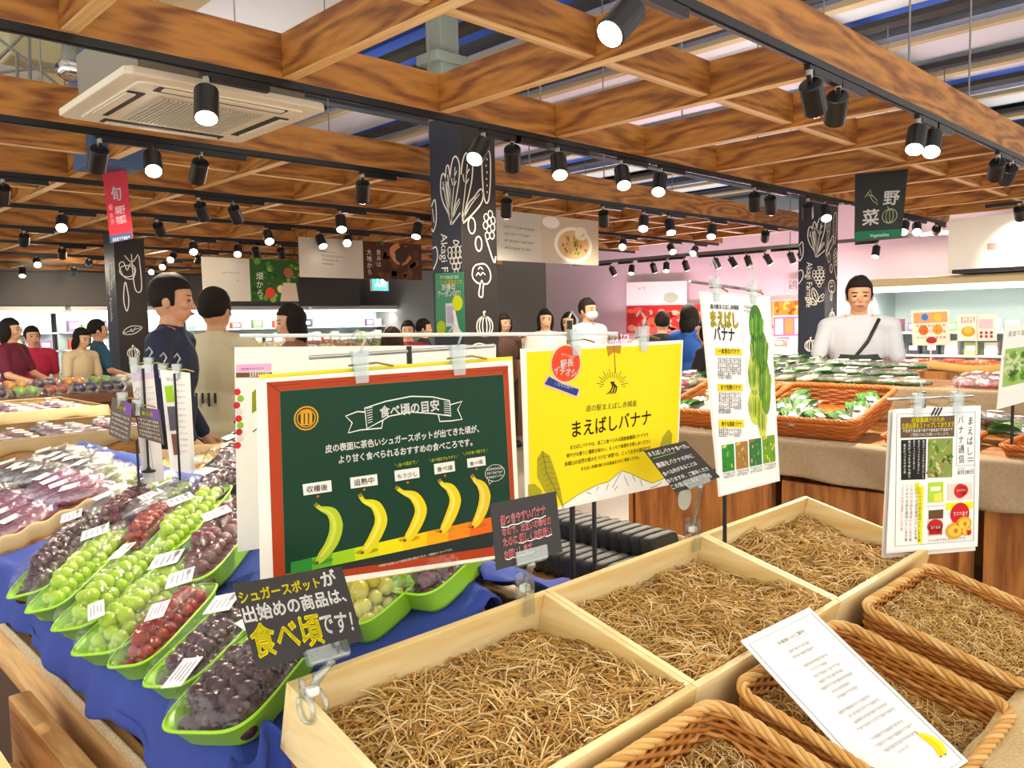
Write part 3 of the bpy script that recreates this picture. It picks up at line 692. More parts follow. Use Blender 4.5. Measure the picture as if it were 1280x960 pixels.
for i in range(7): P.line([q(154 + i * 8, 640 + i * 27), q(128 + i * 9, 660 + i * 26)], .0008, '55501a', 2); P.line([q(154 + i * 9, 640 + i * 27), q(184 + i * 9, 645 + i * 27)], .0008, '55501a', 2)
P.poly([q(*p) for p in [(82, 850), (80, 782), (112, 778), (148, 812), (150, 842)]], 'b0a51c', 1)
P.poly([q(*p) for p in [(735, 600), (752, 545), (782, 505), (800, 530), (796, 588)]], 'b0a51c', 1)
for i in range(17):
    a = PI + PI * i / 16; r0, r1 = (42, 82) if i % 2 else (48, 66)
    P.line([q(500 + r0 * math.cos(a), 292 + r0 * math.sin(a)), q(500 + r1 * math.cos(a), 292 + r1 * math.sin(a) * 1.1)], .0013, '40301a', 2)
for d_ in ((0, 0), (14, 1), (27, 2)): P.line([q(497 + d_[0] * .3, 275), q(502 + d_[0] * .75, 295), q(490 + d_[0], 318), q(470 + d_[0] * 1.2, 332)], [.003, .0045, .0045, .001], '2c2014', 2)
P.poly([q(490, 268), q(512, 267), q(508, 278), q(493, 279)], '2c2014', 2)
P.text('道の駅まえばし赤城産', q(368, 417), q(622, 388), '4a3a22', 2); P.text('まえばしバナナ', q(300, 542), q(692, 476), '3a2418', 2, .012, 1.12)
for t_, a, b_ in [('まえばしバナナは、皮ごと食べられる国産無農薬バナナです', (290, 606), (680, 540)), ('爽やかな香りと濃厚な味わい、もっちり食感をお楽しみください', (272, 648), (692, 572)), ('赤城山の自然の恵みをうけた“本物”の、とっておきの逸品です', (262, 690), (690, 608)), ('まえばし赤城の新たな名産品をぜひご賞味ください。', (345, 712), (636, 652))]: P.text(t_, q(*a), q(*b_), '5a4a20', 2, .012, 1.15)
P.line([q(508, 90), q(512, 150), q(516, 225)], .003, 'a8741a', 1); P.poly([q(470, 90), q(545, 86), q(540, 130), q(505, 120), q(480, 145)], 'c08a1c', 1)  # clip holder's shadow showing through the sheet, painted on in brown
# sticker
P.disc(q(268, 178), .0445, 'f7d9c0', 2, 'sticker', n=28); P.disc(q(268, 178), .0415, 'e8481c', 3, 'sticker', n=28)
for i in range(26): a = 2 * PI * i / 26; o_ = q(268, 178); cc = P.xy(o_); P._put([(cc.x + .0375 * math.cos(a) + .001 * math.cos(e), cc.y + .0375 * math.sin(a) + .001 * math.sin(e)) for e in (0, 1.57, 3.14, 4.71)], [(0, 1, 2, 3)], 'f7b08a', 4, 'sticker')
P.poly([q(*p) for p in [(152, 288), (176, 232), (250, 272), (340, 300), (326, 352), (240, 318)]], 'f7c9b0', 3, 'sticker'); P.poly([q(*p) for p in [(160, 280), (182, 242), (250, 280), (332, 306), (320, 340), (242, 310)]], '22408f', 4, 'sticker')
P.text('駅長', q(240, 196), q(304, 186), 'fdf3ea', 5, .03, part='sticker'); P.text('イチオシ！', q(206, 226), q(326, 246), 'fdf3ea', 5, .03, 1.3, part='sticker'); P.text('くだもの部門', q(210, 284), q(298, 306), 'e8ecf8', 5, .01, part='sticker'); P.marks(q(240, 136), q(312, 152), 9, .005, 'fde0d0', 5, part='sticker')
P.build(S)

# --- tall white banana sign
c4 = fit4([(875, 364), (963, 371), (975, 601), (899, 621)], (1.787, 1.136, 1.568), .6, 6.3, -1.9, .354, .525)
S, P = sheet('banana_info_sign', c4, 'fdfcf8', 'tall white sign with a green banana stalk and yellow headings', 'sign'); q = Z(860, 340, 3.2)
P.line([q(52, 82), q(328, 104), q(366, 830), q(128, 896)], .0012, 'b8b8b0', 1, closed=True)
P.text('道の駅まえばし赤城産', q(88, 146), q(202, 150), '44403a', 2, .02)
P.text('まえばし', q(92, 214), q(200, 220), '4a4010', 2, .055, 1.35); P.text('まえばし', q(92, 214), q(200, 220), 'f6dc08', 3, .03, 1.35)
P.text('バナナ', q(104, 270), q(186, 275), '2a2622', 2, .02, 1.2)
for i in range(2): P.marks(q(222, 144 + i * 18), q(270, 150 + i * 18), 6, .008, '55504a', 2)
for i, (a, b_, c_, d_) in enumerate([(107, 304, 213, 333), (117, 447, 217, 477), (121, 590, 221, 622)]):
    P.poly([q(a, b_), q(c_, b_ + 2), q(c_ + 2, d_), q(a + 2, d_ + 1)], 'f5da10', 1); P.text(['一本房のバナナ', '木で完熟バナナ', '希少な国産バナナ'][i], q(a + 12, d_ - 7), q(c_ - 8, d_ - 7), '4a3c10', 2, .02)
for y0, n_ in ((360, 5), (498, 5), (642, 2)):
    for i in range(n_): P.marks(q(117 + (y0 > 450) * 5, y0 + i * 17), q(213 - (i == 4) * 40, y0 + i * 17), 12, .011, '6a665e', 2)
P.line([q(222, 215), q(215, 216), q(222, 330), q(232, 330)], .001, '9a968c', 1); P.line([q(236, 340), q(228, 341), q(236, 480), q(246, 480)], .001, '9a968c', 1)
random.seed(8)
for (cx_, cy_, rx, ry, n_, cols) in [(272, 217, 31, 52, 9, ['4f9a1e', '6fb52a', '8cc63a', '3f7f1a']), (284, 315, 40, 58, 10, ['7cae24', '9cc233', 'b8d24e', '5f9420']), (262, 415, 24, 48, 6, ['8ab528', 'a9c83c', 'c4d85a']), (306, 452, 28, 72, 7, ['86b528', 'a3c73a', 'bcd552', '6a9a20']), (268, 540, 30, 42, 7, ['93b822', 'b5cc38', 'd0dc50']), (296, 596, 20, 42, 5, ['8fae20', 'bccc3c', 'd6d850'])]:
    P.disc(q(cx_, cy_), rx * .00117, cols[-1], 1, ry=ry * .00117)
    for i in range(n_):
        f = (i + .5) / n_ * 2 - 1; x = cx_ + f * rx * .85; hh = ry * math.sqrt(max(.05, 1 - f * f * .8))
        P.line([q(x + f * 4, cy_ - hh), q(x, cy_ - hh * .3), q(x - f * 3, cy_ + hh * .5), q(x + f * 2, cy_ + hh)], [.002, rx * .0021 / n_ * 1.5, rx * .0021 / n_ * 1.5, .001], random.choice(cols), 2)
for (cx_, cy_, rx, ry, n_) in [(272, 217, 31, 52, 7), (284, 315, 40, 58, 8), (262, 415, 24, 48, 5), (306, 452, 28, 72, 6), (268, 540, 30, 42, 6), (296, 596, 20, 42, 4)]:
    for i in range(n_ + 1):
        f = i / n_ * 2 - 1; hh = ry * math.sqrt(max(.08, 1 - f * f * .85)); P.line([q(cx_ + f * rx * .9 + f * 3, cy_ - hh), q(cx_ + f * rx * .8, cy_), q(cx_ + f * rx * .9, cy_ + hh)], .0011, '3c6414', 3)
    P.line([q(cx_ - rx * .5, cy_ - ry * .6), q(cx_ - rx * .45, cy_ + ry * .3)], .002, 'd6e07a', 3)
P.line([q(280, 240), q(284, 300), q(285, 420), q(284, 620)], .004, '5c7a1c', 1)
for i, (a, b_) in enumerate([(134, 694), (189, 683), (243, 671), (297, 659)]):
    C4 = [q(a, b_), q(a + 48, b_ - 8), q(a + 52, b_ + 98), q(a + 4, b_ + 108)]; P.poly(C4, ['2f8a2a', 'a8783a', '2f7a34', '6fa024'][i], 1)
    for j in range(9):
        x, y = a + ru(8, 44), b_ + ru(5, 85); P.line([q(x, y), q(x + ru(-6, 6), y + ru(8, 20))], .006, random.choice([['8ccf3a', '1f6a20', 'c0d84a', '4fae30'], ['e8cf6a', '7a3a1c', 'c8a04a', '5a8a2a'], ['e04a6a', '8a2a4a', '58a848', 'f0a0a0'], ['d8dc3a', 'f0e050', '4a8a1c', '98c030']][i]), 2)
    P.line([q(a + 1, b_ + 8), q(a + 18, b_ + 1)], .006, ['d8e050', 'e8c030', 'd85a2a', 'e8d040'][i], 3)
    for j in range(2): P.marks(q(a + 6, b_ + 122 + j * 12), q(a + 54, b_ + 112 + j * 12), 8, .007, '77736a', 2)
P.build(S)

# --- white newsletter on the right
c4 = fit4([(1117, 512), (1226, 507), (1222, 683), (1108, 692)], (2.274, .835, 1.239), -30.2, -.6, -.8, .294, .404)
S, P = sheet('newsletter_sign', c4, 'fcfbf7', 'white hanging newsletter with yellow highlights and red apple pictures', 'sign'); q = Z(1090, 480, 4.367)
bk = [p - P.n * .012 + (p - (c4[0] + c4[2]) / 2) * .03 + V((0, 0, -.01)) for p in c4]
sheet('newsletter_sign', bk, 'f4f2ec', 'back sheet of the white newsletter, peeking out below it', 'sign')
P.line([q(135, 165), q(563, 152), q(553, 853), q(125, 886)], .0014, '33302c', 1, closed=True)
P.poly([q(155, 182), q(450, 172), q(447, 286), q(155, 294)], '6a5238', 1)
P.text('収穫量減少のため', q(214, 208), q(392, 202), 'ffe80a', 2, .03); P.text('生産出荷をストップしております', q(160, 242), q(446, 231), 'ffe80a', 2, .03, 1.4); P.marks(q(166, 264), q(440, 254), 20, .008, 'f8f6ee', 2); P.text('ご理解のほどお願いいたします。', q(208, 284), q(418, 277), 'f8f6ee', 2, .02)
P.vtext('まえばし', (1090 + 538 / 4.367, 480 + 172 / 4.367), (1090 + 532 / 4.367, 480 + 392 / 4.367), '3a3632', 2, .01, wf=.8); P.vtext('バナナ通信', (1090 + 484 / 4.367, 480 + 168 / 4.367), (1090 + 488 / 4.367, 480 + 434 / 4.367), '3a3632', 2, .01, wf=.8)
P.line([q(462, 172), q(460, 445)], .001, '77736c', 1); P.line([q(460, 447), q(558, 441)], .001, '77736c', 1); P.line([q(520, 405), q(552, 403)], .003, '8a867c', 1); P.line([q(520, 420), q(552, 418)], .003, '8a867c', 1)
P.text('8月28日', q(466, 494), q(550, 488), '44403a', 2); P.marks(q(466, 468), q(505, 465), 5, .006, '77736c', 2)
P.poly([q(158, 306), q(295, 300), q(290, 520), q(158, 524)], '1c1c1a', 1)
for i in range(5): P.vtext('葉日がつづき今年も実りました。'[:14 - i], (1090 + (280 - i * 26) / 4.367, 480 + (306 + (i > 3) * 20) / 4.367), (1090 + (277 - i * 25) / 4.367, 480 + (515 - (i % 3) * 25) / 4.367), 'f4f2ea', 2, .03)
P.poly([q(306, 300), q(440, 294), q(436, 508), q(302, 512)], '8a9a4a', 1)
random.seed(4)
for i in range(46): x, y = ru(310, 425), ru(308, 492); P.line([q(x, y), q(x + ru(-18, 18), y + ru(4, 26))], ru(.003, .009), random.choice(['4f7a22', '7ba53a', 'a8c860', '35581a', 'c8a86a'] if y < 400 else ['6a4a24', 'a0743c', 'c8a86a', '4f7a22', 'e0d0a0']), 2)
P.poly([q(235, 540), q(258, 538), q(256, 595), q(235, 596)], 'f5ec10', 1); P.poly([q(250, 560), q(281, 558), q(272, 870), q(248, 871)], 'f5ec10', 1)
for x, c_, y0, y1 in ((168, 'c8584a', 545, 800), (192, '55504a', 545, 860), (216, 'b0584a', 545, 860), (244, '55504a', 545, 850), (263, '55504a', 565, 862)): P.vtext('こだわりの品を直送いたします事', (1090 + x / 4.367, 480 + y0 / 4.367), (1090 + (x - 8) / 4.367, 480 + y1 / 4.367), c_, 2, .01)
P.poly([q(306, 538), q(388, 533), q(388, 642), q(304, 648)], 'b8dc3a', 1); P.poly([q(318, 562), q(372, 558), q(371, 582), q(317, 585)], 'f2f4e0', 2); P.poly([q(335, 600), q(380, 590), q(382, 640), q(335, 642)], 'e8e860', 2)
P.poly([q(414, 545), q(545, 537), q(547, 628), q(412, 635)], 'f2dcc8', 1); P.disc(q(480, 583), .021, 'd8201c', 2); P.disc(q(497, 580), .016, 'd8201c', 2); P.marks(q(458, 590), q(508, 586), 4, .008, 'fdeaea', 3)
P.line([q(298, 668), q(395, 662)], .001, '6a6a6a', 1)
P.poly([q(308, 690), q(388, 684), q(386, 732), q(308, 738)], '6a4a2a', 2); P.poly([q(304, 738), q(388, 732), q(384, 826), q(304, 832)], 'e0dcd0', 1); P.disc(q(343, 775), .026, 'c8201c', 2, ry=.02); P.poly([q(308, 775), q(382, 770), q(380, 820), q(308, 824)], 'b8281c', 2); P.marks(q(318, 790), q(372, 786), 4, .007, 'fdeaea', 3)
P.poly([q(403, 650), q(552, 640), q(548, 680), q(402, 690)], 'f8ee18', 1); P.disc(q(478, 708), .032, 'd01c1c', 2); P.marks(q(440, 722), q(522, 716), 5, .012, 'fbe8e4', 3)
for cx_, cy_, rr_ in ((500, 762, .026), (450, 800, .030), (512, 800, .018)): P.disc(q(cx_, cy_), rr_, 'e8a818', 3, ry=rr_ * .8); P.disc(q(cx_, cy_), rr_ * .75, 'f5cc4a', 4, ry=rr_ * .55); P.disc(q(cx_ + 4, cy_), rr_ * .25, 'c88a10', 5, n=8)
P.disc(q(526, 810), .008, 'c8182a', 5, n=10)
P.text('ジャムがクセになりそうです♪', q(302, 862), q(512, 846), '55504a', 2)
for i in range(3): P.line([q(322 + i * 18, 172), q(345 + i * 18, 128)], .005, '1c1c1a', 3)
P.build(S)

# --- notice sheet across the baskets
c4 = [V((1.361, .776, .878)), V((1.53, .719, .913)), V((1.457, .403, .743)), V((1.288, .460, .708))]
S, P = sheet('notice_sheet', c4, 'fdfcfa', 'white laminated notice with a small banana lying across the wicker basket', 'notice', th=.002, rough=.25)
P.line([(.045, .04), (.955, .04), (.955, .985), (.045, .985)], .0011, '77756f', 1, px=False, closed=True)
P.text('お客様へのご案内', (.33, .115), (.70, .115), '77746c', 2, .0, px=False); P.line([(.30, .13), (.74, .13)], .0006, 'bab7ae', 1, px=False)
yy = .18
for grp in ([(.36, .66), (.34, .64)], [(.36, .70), (.40, .62), (.36, .74), (.37, .70), (.32, .76), (.40, .66), (.40, .68)], [(.28, .70), (.34, .76), (.34, .80), (.30, .82)], [(.34, .78), (.32, .84), (.36, .80), (.46, .62)]):
    for a, b_ in grp: P.marks((a, yy), (b_, yy), int((b_ - a) * 46), .0058, 'a5a29a', 2, px=False); yy += .035
    yy += .03
P.line([(.80, .80), (.84, .84), (.86, .88), (.83, .915), (.79, .925)], [.004, .013, .016, .013, .004], 'f3dc0a', 2, px=False); P.line([(.83, .805), (.88, .84), (.905, .88), (.875, .92), (.85, .93)], [.003, .009, .011, .009, .003], 'fbe83a', 3, px=False); P.disc((.795, .927), .0016, '3a2c14', 4, px=False, n=8); P.disc((.852, .93), .0016, '3a2c14', 4, px=False, n=8); P.line([(.80, .80), (.79, .785)], .002, '9aa024', 4, px=False)
P.build(S)

# --- handwritten black cards
def card(px4, fit, lab, kx=1.0):
    c4 = fit4(px4, *fit); c4 = [CAM + (p - CAM) * kx for p in c4]
    S, P = sheet('price_card', c4, '2e2b2a', lab, 'card', th=.0015, rough=.55); return S, P, c4
S1, P, card1 = card([(291, 730), (427, 708), (455, 800), (322, 838)], ((.54, 1.182, 1.102), 3.9, 36.5, -5.5, .194, .138), 'black handwritten card in yellow and white clipped to the front corner crate'); q = Z(280, 680, 4.0)
P.text('シュガースポット', q(82, 296), q(482, 214), 'f2e318', 1, .03, 1.15); P.text('が', q(497, 212), q(566, 194), 'fbf8f2', 1, .03); P.text('出始めの商品は、', q(104, 392), q(612, 282), 'fbf8f2', 1, .03, 1.1)
P.text('食べ頃', q(155, 560), q(500, 482), 'f5e512', 1, .03, 1.35); P.text('です！', q(488, 448), q(648, 430), 'fbf8f2', 1, .02, 1.5); P.build(S1)
S2, P, card2 = card([(613, 630), (695, 614), (703, 690), (621, 713)], ((1.035, 1.125, 1.15), 1.8, 8.4, -2.1, .193, .127), 'black handwritten card in red with white underlines on the crate rim', .82); q = Z(590, 540, 3.839)
for t_, a, b_ in [('傷つきやすいバナナ', (135, 446), (352, 388)), ('なので、お互いの幸せの', (145, 497), (377, 438)), ('ために 優しくお取扱い', (150, 548), (382, 488)), ('お願いします', (155, 610), (290, 566))]: P.text(t_, q(*a), q(*b_), 'fbd8d8', 1, .05, 1.3); P.text(t_, q(*a), q(*b_), 'e8303a', 2, .01, 1.3)
for a, b_ in [((138, 460), (352, 404)), ((222, 535), (382, 492)), ((160, 614), (296, 574))]: P.line([q(a[0] + (b_[0] - a[0]) * i / 8, a[1] + (b_[1] - a[1]) * i / 8 + (3 if i % 2 else -3)) for i in range(9)], .0016, 'fbf8f2', 1)
P.build(S2)
S3, P, card3 = card([(805, 563), (857, 551), (900, 596), (845, 616)], ((1.536, 1.13, 1.19), -22.8, 51.3, 10.3, .132, .132), 'black handwritten card in white with a green underline by the yellow poster', 1.02); q = Z(590, 540, 3.839)
for t_, a, b_ in [('まえばしバナナ食べ方。', (852, 118), (1042, 74)), ('農薬をバナナの中に', (893, 172), (1066, 122)), ('食べる所があることは', (922, 212), (1082, 156)), ('ありますが、ご賞味くださ', (942, 246), (1138, 182)), ('この商品は農薬不使用', (962, 276), (1150, 216))]: P.text(t_, q(*a), q(*b_), 'f4f2ee', 1, .03, 1.2)
P.line([q(868, 130), q(976, 98)], .0016, '8ac83a', 1); P.build(S3)
# clear card clips on the crate rims
def clip(lab, pc, pr, ux, vert):
    """pc: where the jaw holds the card, pr: rim point it clamps, ux: along the jaw"""
    t = thing('card_clip', lab, 'clip', pr, 'clear card clips'); ux = V(ux).normalized(); pc, pr, vert = V(pc), V(pr), V(vert).normalized(); n = ux.cross(vert)
    b = MB(); T = frame(pc, ux, vert)
    b.box((0, .004, .004), (.075, .022, .0025), T); b.box((0, .004, -.005), (.075, .022, .0025), T); b.tube([T @ V((-.035, -.006, 0)), T @ V((.035, -.006, 0))], .0055, 8); obj('jaw', b, M_clear, t)
    up = pc - ux * 0 - vert * .012; b = MB(); b.tube([up, up.lerp(pr + V((0, 0, .03)), .5), pr + V((0, 0, .028))], [.006, .0075, .006], 8); b.sph(up, .008, 8, 6); obj('neck', b, M_clear, t, smooth=True)
    b = MB(); b.box(pr + V((0, 0, .022)), (.02, .016, .014)); obj('joint', b, mat('milky_plastic', 'f4f4f0', .4), t, bevel=.003)
    return t, pr
t, pr = clip('clear clip holding the yellow lettered black card on the crate corner', (card1[2] + card1[3]) / 2 + V((.02, -.01, -.004)), Tslope((.608, 1.154, .93)) @ V((.007, .07, 0)), card1[2] - card1[3], card1[0] - card1[3])
b = MB()
for s in (-1, 1):
    c = pr + V((s * .012, 0, -.002)); b.tube([c + V((.0, .022 * math.cos(a), .022 * math.sin(a))) for a in [PI / 2 + 2 * PI * i / 12 for i in range(11)]], .0042, 6)
    b.box(pr + V((s * .012, .008, .028)), (.004, .014, .03))
obj('ring_clamp', b, M_clear, t, smooth=True)
for lab, cd, x in (('clear clip holding the red lettered black card', card2, 0), ('clear clip holding the white lettered black card', card3, 1)):
    m_ = (cd[2] + cd[3]) / 2; p = atpl(*((656, 735) if x == 0 else (866, 660)), (0, 1.154 - .007, .93), (0, 1, 0))
    t, pr = clip(lab, m_ + (cd[0] - cd[3]).normalized() * .006, V((p.x, 1.147, .93)), cd[2] - cd[3], cd[0] - cd[3])
    b = MB()
    for s in (-1, 1): b.hexa([pr + V((-.016, s * .011 - .002, -.034)), pr + V((.016, s * .011 - .002, -.034)), pr + V((.016, s * .011 + .002, -.034)), pr + V((-.016, s * .011 + .002, -.034))], [pr + V((-.010, s * .016 - .002, .05)), pr + V((.010, s * .016 - .002, .05)), pr + V((.010, s * .016 + .002, .05)), pr + V((-.010, s * .016 + .002, .05))])
    obj('spring_jaws', b, M_clear, t)
    if x == 1:
        b = MB(); b.lathe([(.03, -.001), (.03, .001)], 18, frame(pr + V((-.022, .01, .105)), (1, 0, 0), (0, 0, 1))); obj('round_tab', b, mat('clip_tab', 'b9b9ae', .4), t)
# sign posts and rails
def post(lab, foot, top, r=.0055, extra=(), name='sign_stand', m_=None):
    t = thing(name, lab, 'sign stand', foot, 'sign stands among the displays'); b = MB(); b.tube([foot, top], r, 8); obj('post', b, m_ or M_blk2, t)
    b = MB(); k_ = r / .0055; b.lathe([(.03 * k_, 0), (.03 * k_, .005), (.010 * k_, .009), (.009 * k_, .016)], 16, Tr(*foot)); obj('foot', b, M_blk2, t)
    return t
def crossbar(t, a, b_, r=.004, m_=None, name='crossbar'):
    b = MB(); b.tube([a, b_], r, 8); return obj(name, b, m_ or M_chrome, t)
def sign_clip(p, u, lab, s=1.0):
    u = V(u).normalized(); t = thing('sign_clip', lab, 'clip', p, 'clear sign clips'); T = frame(p, u, (0, 0, 1))
    for z in (-.0075, .0035):
        b = MB(); b.hexa([T @ V((-.011 * s, -.02 * s, z)), T @ V((.011 * s, -.02 * s, z)), T @ V((.011 * s, -.02 * s, z + .003)), T @ V((-.011 * s, -.02 * s, z + .003))], [T @ V((-.015 * s, .035 * s, z - .004)), T @ V((.015 * s, .035 * s, z - .004)), T @ V((.015 * s, .035 * s, z + .006)), T @ V((-.015 * s, .035 * s, z + .006))]); obj('jaw', b, M_clear, t)
    b = MB(); b.tube([T @ V((-.02 * s, .012, -.004)), T @ V((.03 * s, .014, -.004)), T @ V((.06 * s, .006, -.006))], .0022, 6); obj('spring_wire', b, mat('brass_wire', 'a89a5a', .3, metal=1), t)
    b = MB(); b.tube([T @ V((0, .03 * s, 0)), T @ V((.012 * s, .055 * s, -.004)), T @ V((0, .072 * s, -.008)), T @ V((-.012 * s, .058 * s, -.006))], .003, 6); obj('hook', b, M_clear, t, smooth=True)
g4 = fit4([(320, 474), (640, 450), (651, 693), (326, 745)], (.672, 1.339, 1.407), -17.8, -1, .5, .516, .399); gn = (g4[3] - g4[0]).cross(g4[1] - g4[0]).normalized(); gu = g4[1] - g4[0]
pb = g4[3].lerp(g4[2], .585) - gn * .03; top = g4[0].lerp(g4[1], .585) - gn * .03
t = post('black post stand behind the green ripeness board', (pb.x, pb.y, .82), (top.x, top.y, top.z + .04))
crossbar(t, g4[0].lerp(g4[1], .2) - gn * .03 + V((0, 0, .03)), g4[0].lerp(g4[1], .95) - gn * .03 + V((0, 0, .03)))
for k, w_ in ((.375, 'left'), (.765, 'right')): sign_clip(g4[0].lerp(g4[1], k) + V((0, 0, .0)), gu, 'clear %s clip on top of the green ripeness board' % w_, 1.1)
y4 = [CAM + (p - CAM) * kk for p in fit4([(651, 436), (854, 425), (846, 604), (658, 646)], (1.026, 1.025, 1.451), -8.4, -1.3, .7, .419, .310)]; yn = (y4[3] - y4[0]).cross(y4[1] - y4[0]).normalized()
p0 = y4[3].lerp(y4[2], .36) - yn * .05; t = post('tall stand with a white crossbar behind the yellow banana poster', (p0.x, p0.y, .80), (p0.x, p0.y, 1.50), .007)
d0 = (V((p0.x, p0.y, 1.47)) - CAM).dot(FW); crossbar(t, atd(300, 420, d0 - .05), atd(772, 417, d0 + .02), .0045, mat('white_rod', 'dfe4e4', .3))
p1 = y4[3].lerp(y4[2], .45) - yn * .02; post('thin black post under the yellow banana poster', (p1.x, p1.y, .80), (p1.x, p1.y, 1.40), .0055)
for k, w_ in ((.3, 'left'), (.72, 'right')): sign_clip(y4[0].lerp(y4[1], k), y4[1] - y4[0], 'clear %s clip on top of the yellow banana poster' % w_, 1.1)
t4 = fit4([(875, 364), (963, 371), (975, 601), (899, 621)], (1.787, 1.136, 1.568), .6, 6.3, -1.9, .354, .525); tn = (t4[3] - t4[0]).cross(t4[1] - t4[0]).normalized()
d0 = (t4[3] - CAM).dot(FW) + .06; p0 = atd(906, 640, d0); t = post('black post stand carrying the tall white banana sign', (p0.x, p0.y, .70), (p0.x, p0.y, 1.14)); crossbar(t, t4[0] - tn * .03 + V((0, 0, .03)), t4[1] - tn * .03 + V((0, 0, .02)))
for k, w_ in ((.2, 'left'), (.72, 'right')): sign_clip(t4[0].lerp(t4[1], k), t4[1] - t4[0], 'clear %s clip on top of the tall white sign' % w_, 1.2)
n4 = fit4([(1117, 512), (1226, 507), (1222, 683), (1108, 692)], (2.274, .835, 1.239), -30.2, -.6, -.8, .294, .404); nn = (n4[3] - n4[0]).cross(n4[1] - n4[0]).normalized()
p0 = n4[3].lerp(n4[2], .47) - nn * .035; t = post('black post stand carrying the white newsletter', (p0.x, p0.y, .0), (p0.x, p0.y, 1.28)); crossbar(t, n4[0] - nn * .03 + V((0, 0, .025)), n4[1] - nn * .03 + V((0, 0, .025)))
for k, w_ in ((.27, 'left'), (.72, 'right')): sign_clip(n4[0].lerp(n4[1], k), n4[1] - n4[0], 'clear %s clip on top of the white newsletter' % w_, 1.2)

# ================================================================== grape island on the left
RA = R(16); RU = V((math.cos(RA), 0, math.sin(RA))); RN = V((-math.sin(RA), 0, math.cos(RA))); RP0 = V((.55, 1.27, .80))
def onramp(px, py, up=0): return atpl(px, py, RP0 + RN * up, RN)
def ramp(s, y, up=0): return V((.55, y, .80)) + RU * s + RN * up
M_cloth = mat('blue_cloth', '30469c', .85, noise=(5, .12), bump=(240, .25))
M_paper = mat('beige_paper', 'd9bf8e', .8, noise=(7, .08), bump=(12, .35))
M_oak = wood('island_wood', 'b67f45', 'f0c282', 1, 1.3, .5, 6, .1)
M_oakX = wood('island_wood_x', 'ac7438', 'e6b46c', 0, 1.3, .5, 6, .1)
t = thing('produce_island', 'wooden produce island with a sloping top under the blue cloth and beige trays', 'display island', (1.25, 2.75, 0))
b = MB(); b.box((.526, 2.575, .60), (.028, 2.75, .155)); obj('front_board', b, M_oak, t, bevel=.003)
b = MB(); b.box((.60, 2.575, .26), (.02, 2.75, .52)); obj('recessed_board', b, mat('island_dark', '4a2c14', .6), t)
b = MB(); b.box((1.28, 1.195, .38), (1.46, .025, .76)); obj('end_board', b, M_oakX, t)
b = MB(); b.box((1.28, 3.96, .42), (1.46, .025, .84)); obj('end_board', b, M_oakX, t)
b = MB(); b.box((1.99, 2.575, .42), (.025, 2.75, .84)); obj('side_board', b, M_oak, t)
b = MB(); P_ = [ramp(0, 1.21, -.035), ramp(.55, 1.21, -.035), ramp(.55, 3.94, -.035), ramp(0, 3.94, -.035)]; b.hexa([p - RN * .02 for p in P_], P_); obj('sloping_deck', b, M_oak, t)
b = MB(); b.box((1.55, 2.575, .765), (.86, 2.74, .02)); b.box((1.56, 3.2, .83), (.82, 1.4, .05)); obj('back_deck', b, M_oak, t)
b = MB(); b.box((.5125, 2.2, .668), (.004, 2.0, .030)); obj('net_strip', b, mat('net_beige', 'cdbd9a', .9, noise=(220, .3)), t)
# lower slatted crate beside the island foot
t = thing('slatted_crate', 'open slatted wooden crate standing low against the island, cut by the picture edge', 'crate', (.40, 1.6, 0))
b = MB(); b.box((.443, 1.55, .560), (.046, 1.18, .178)); obj('rail', b, M_oak, t, bevel=.004)
b = MB(); b.box((.443, 1.55, .33), (.04, 1.18, .16)); obj('rail', b, M_oak, t, bevel=.004)
b = MB(); b.box((.300, 1.55, .610), (.046, 1.30, .20)); obj('rail', b, M_oak, t, bevel=.004)
b = MB(); b.box((.37, 2.12, .40), (.10, .03, .18)); obj('end_slat', b, M_oakX, t, bevel=.003)
for y in (1.05, 2.05):
    for x in (.335, .405): b = MB(); b.box((x, y, .26), (.03, .04, .52)); obj('corner_post', b, M_oak, t, bevel=.003)
# blue cloth over the front edge and slope
prof = [(.500, .712), (.506, .735), (.518, .768), (.536, .798), (.556, .812), (.578, .806)] + [(p.x, p.z) for p in (ramp(s, 0, -.006) for s in (.07, .15, .25, .35, .45, .52))] + [(1.075, .962), (1.10, .958), (1.118, .92), (1.125, .85)]
def clothfn(u, v):
    y = 1.175 + u * 1.685; f = v * (len(prof) - 1); i = min(int(f), len(prof) - 2); k = f - i
    x = prof[i][0] * (1 - k) + prof[i + 1][0] * k; z = prof[i][1] * (1 - k) + prof[i + 1][1] * k
    edge = max(0, 1 - v / .3)
    x += edge * (.010 * math.sin(y * 17) + .006 * math.sin(y * 41 + 1)) * (1 - v); z += edge * .006 * math.sin(y * 23 + 2) + .003 * math.sin(y * 31 + v * 20)
    if v < .08: z += .012 * math.sin(y * 9)
    end = max(0, 1 - (y - 1.175) / .10); z -= end * end * (.05 if v < .45 else .02)
    return V((x, y, z))
b = MB(); b.surf(clothfn, 90, 48); tag(obj('blue_cloth', b, M_cloth, smooth=True, solid=.003), 'royal blue cloth lining the grape slope and folded over its front edge', 'cloth')
b = MB()
def foldfn(u, v):
    x = .50 + .125 * u; y = 1.19 - .03 * v - .012 * math.sin(u * 15 + v * 3); z = .80 + .05 * u - .20 * v + .02 * math.sin(u * 11 + v * 5)
    return V((x + .01 * math.sin(v * 9), y, z))
b.surf(foldfn, 24, 20); tag(obj('blue_cloth', b, M_cloth, smooth=True, solid=.004), 'bunched end of blue cloth tucked beside the front straw crate', 'cloth')
b = MB()
def backcl(u, v):
    y = 1.22 + .60 * u; x = 1.10 + .42 * v; z = .965 - .16 * v + .016 * math.sin(u * 13 + v * 7) + .010 * math.sin(u * 29 - v * 11) - .04 * max(0, v - .8)
    return V((x + .02 * math.sin(u * 10), y, z))
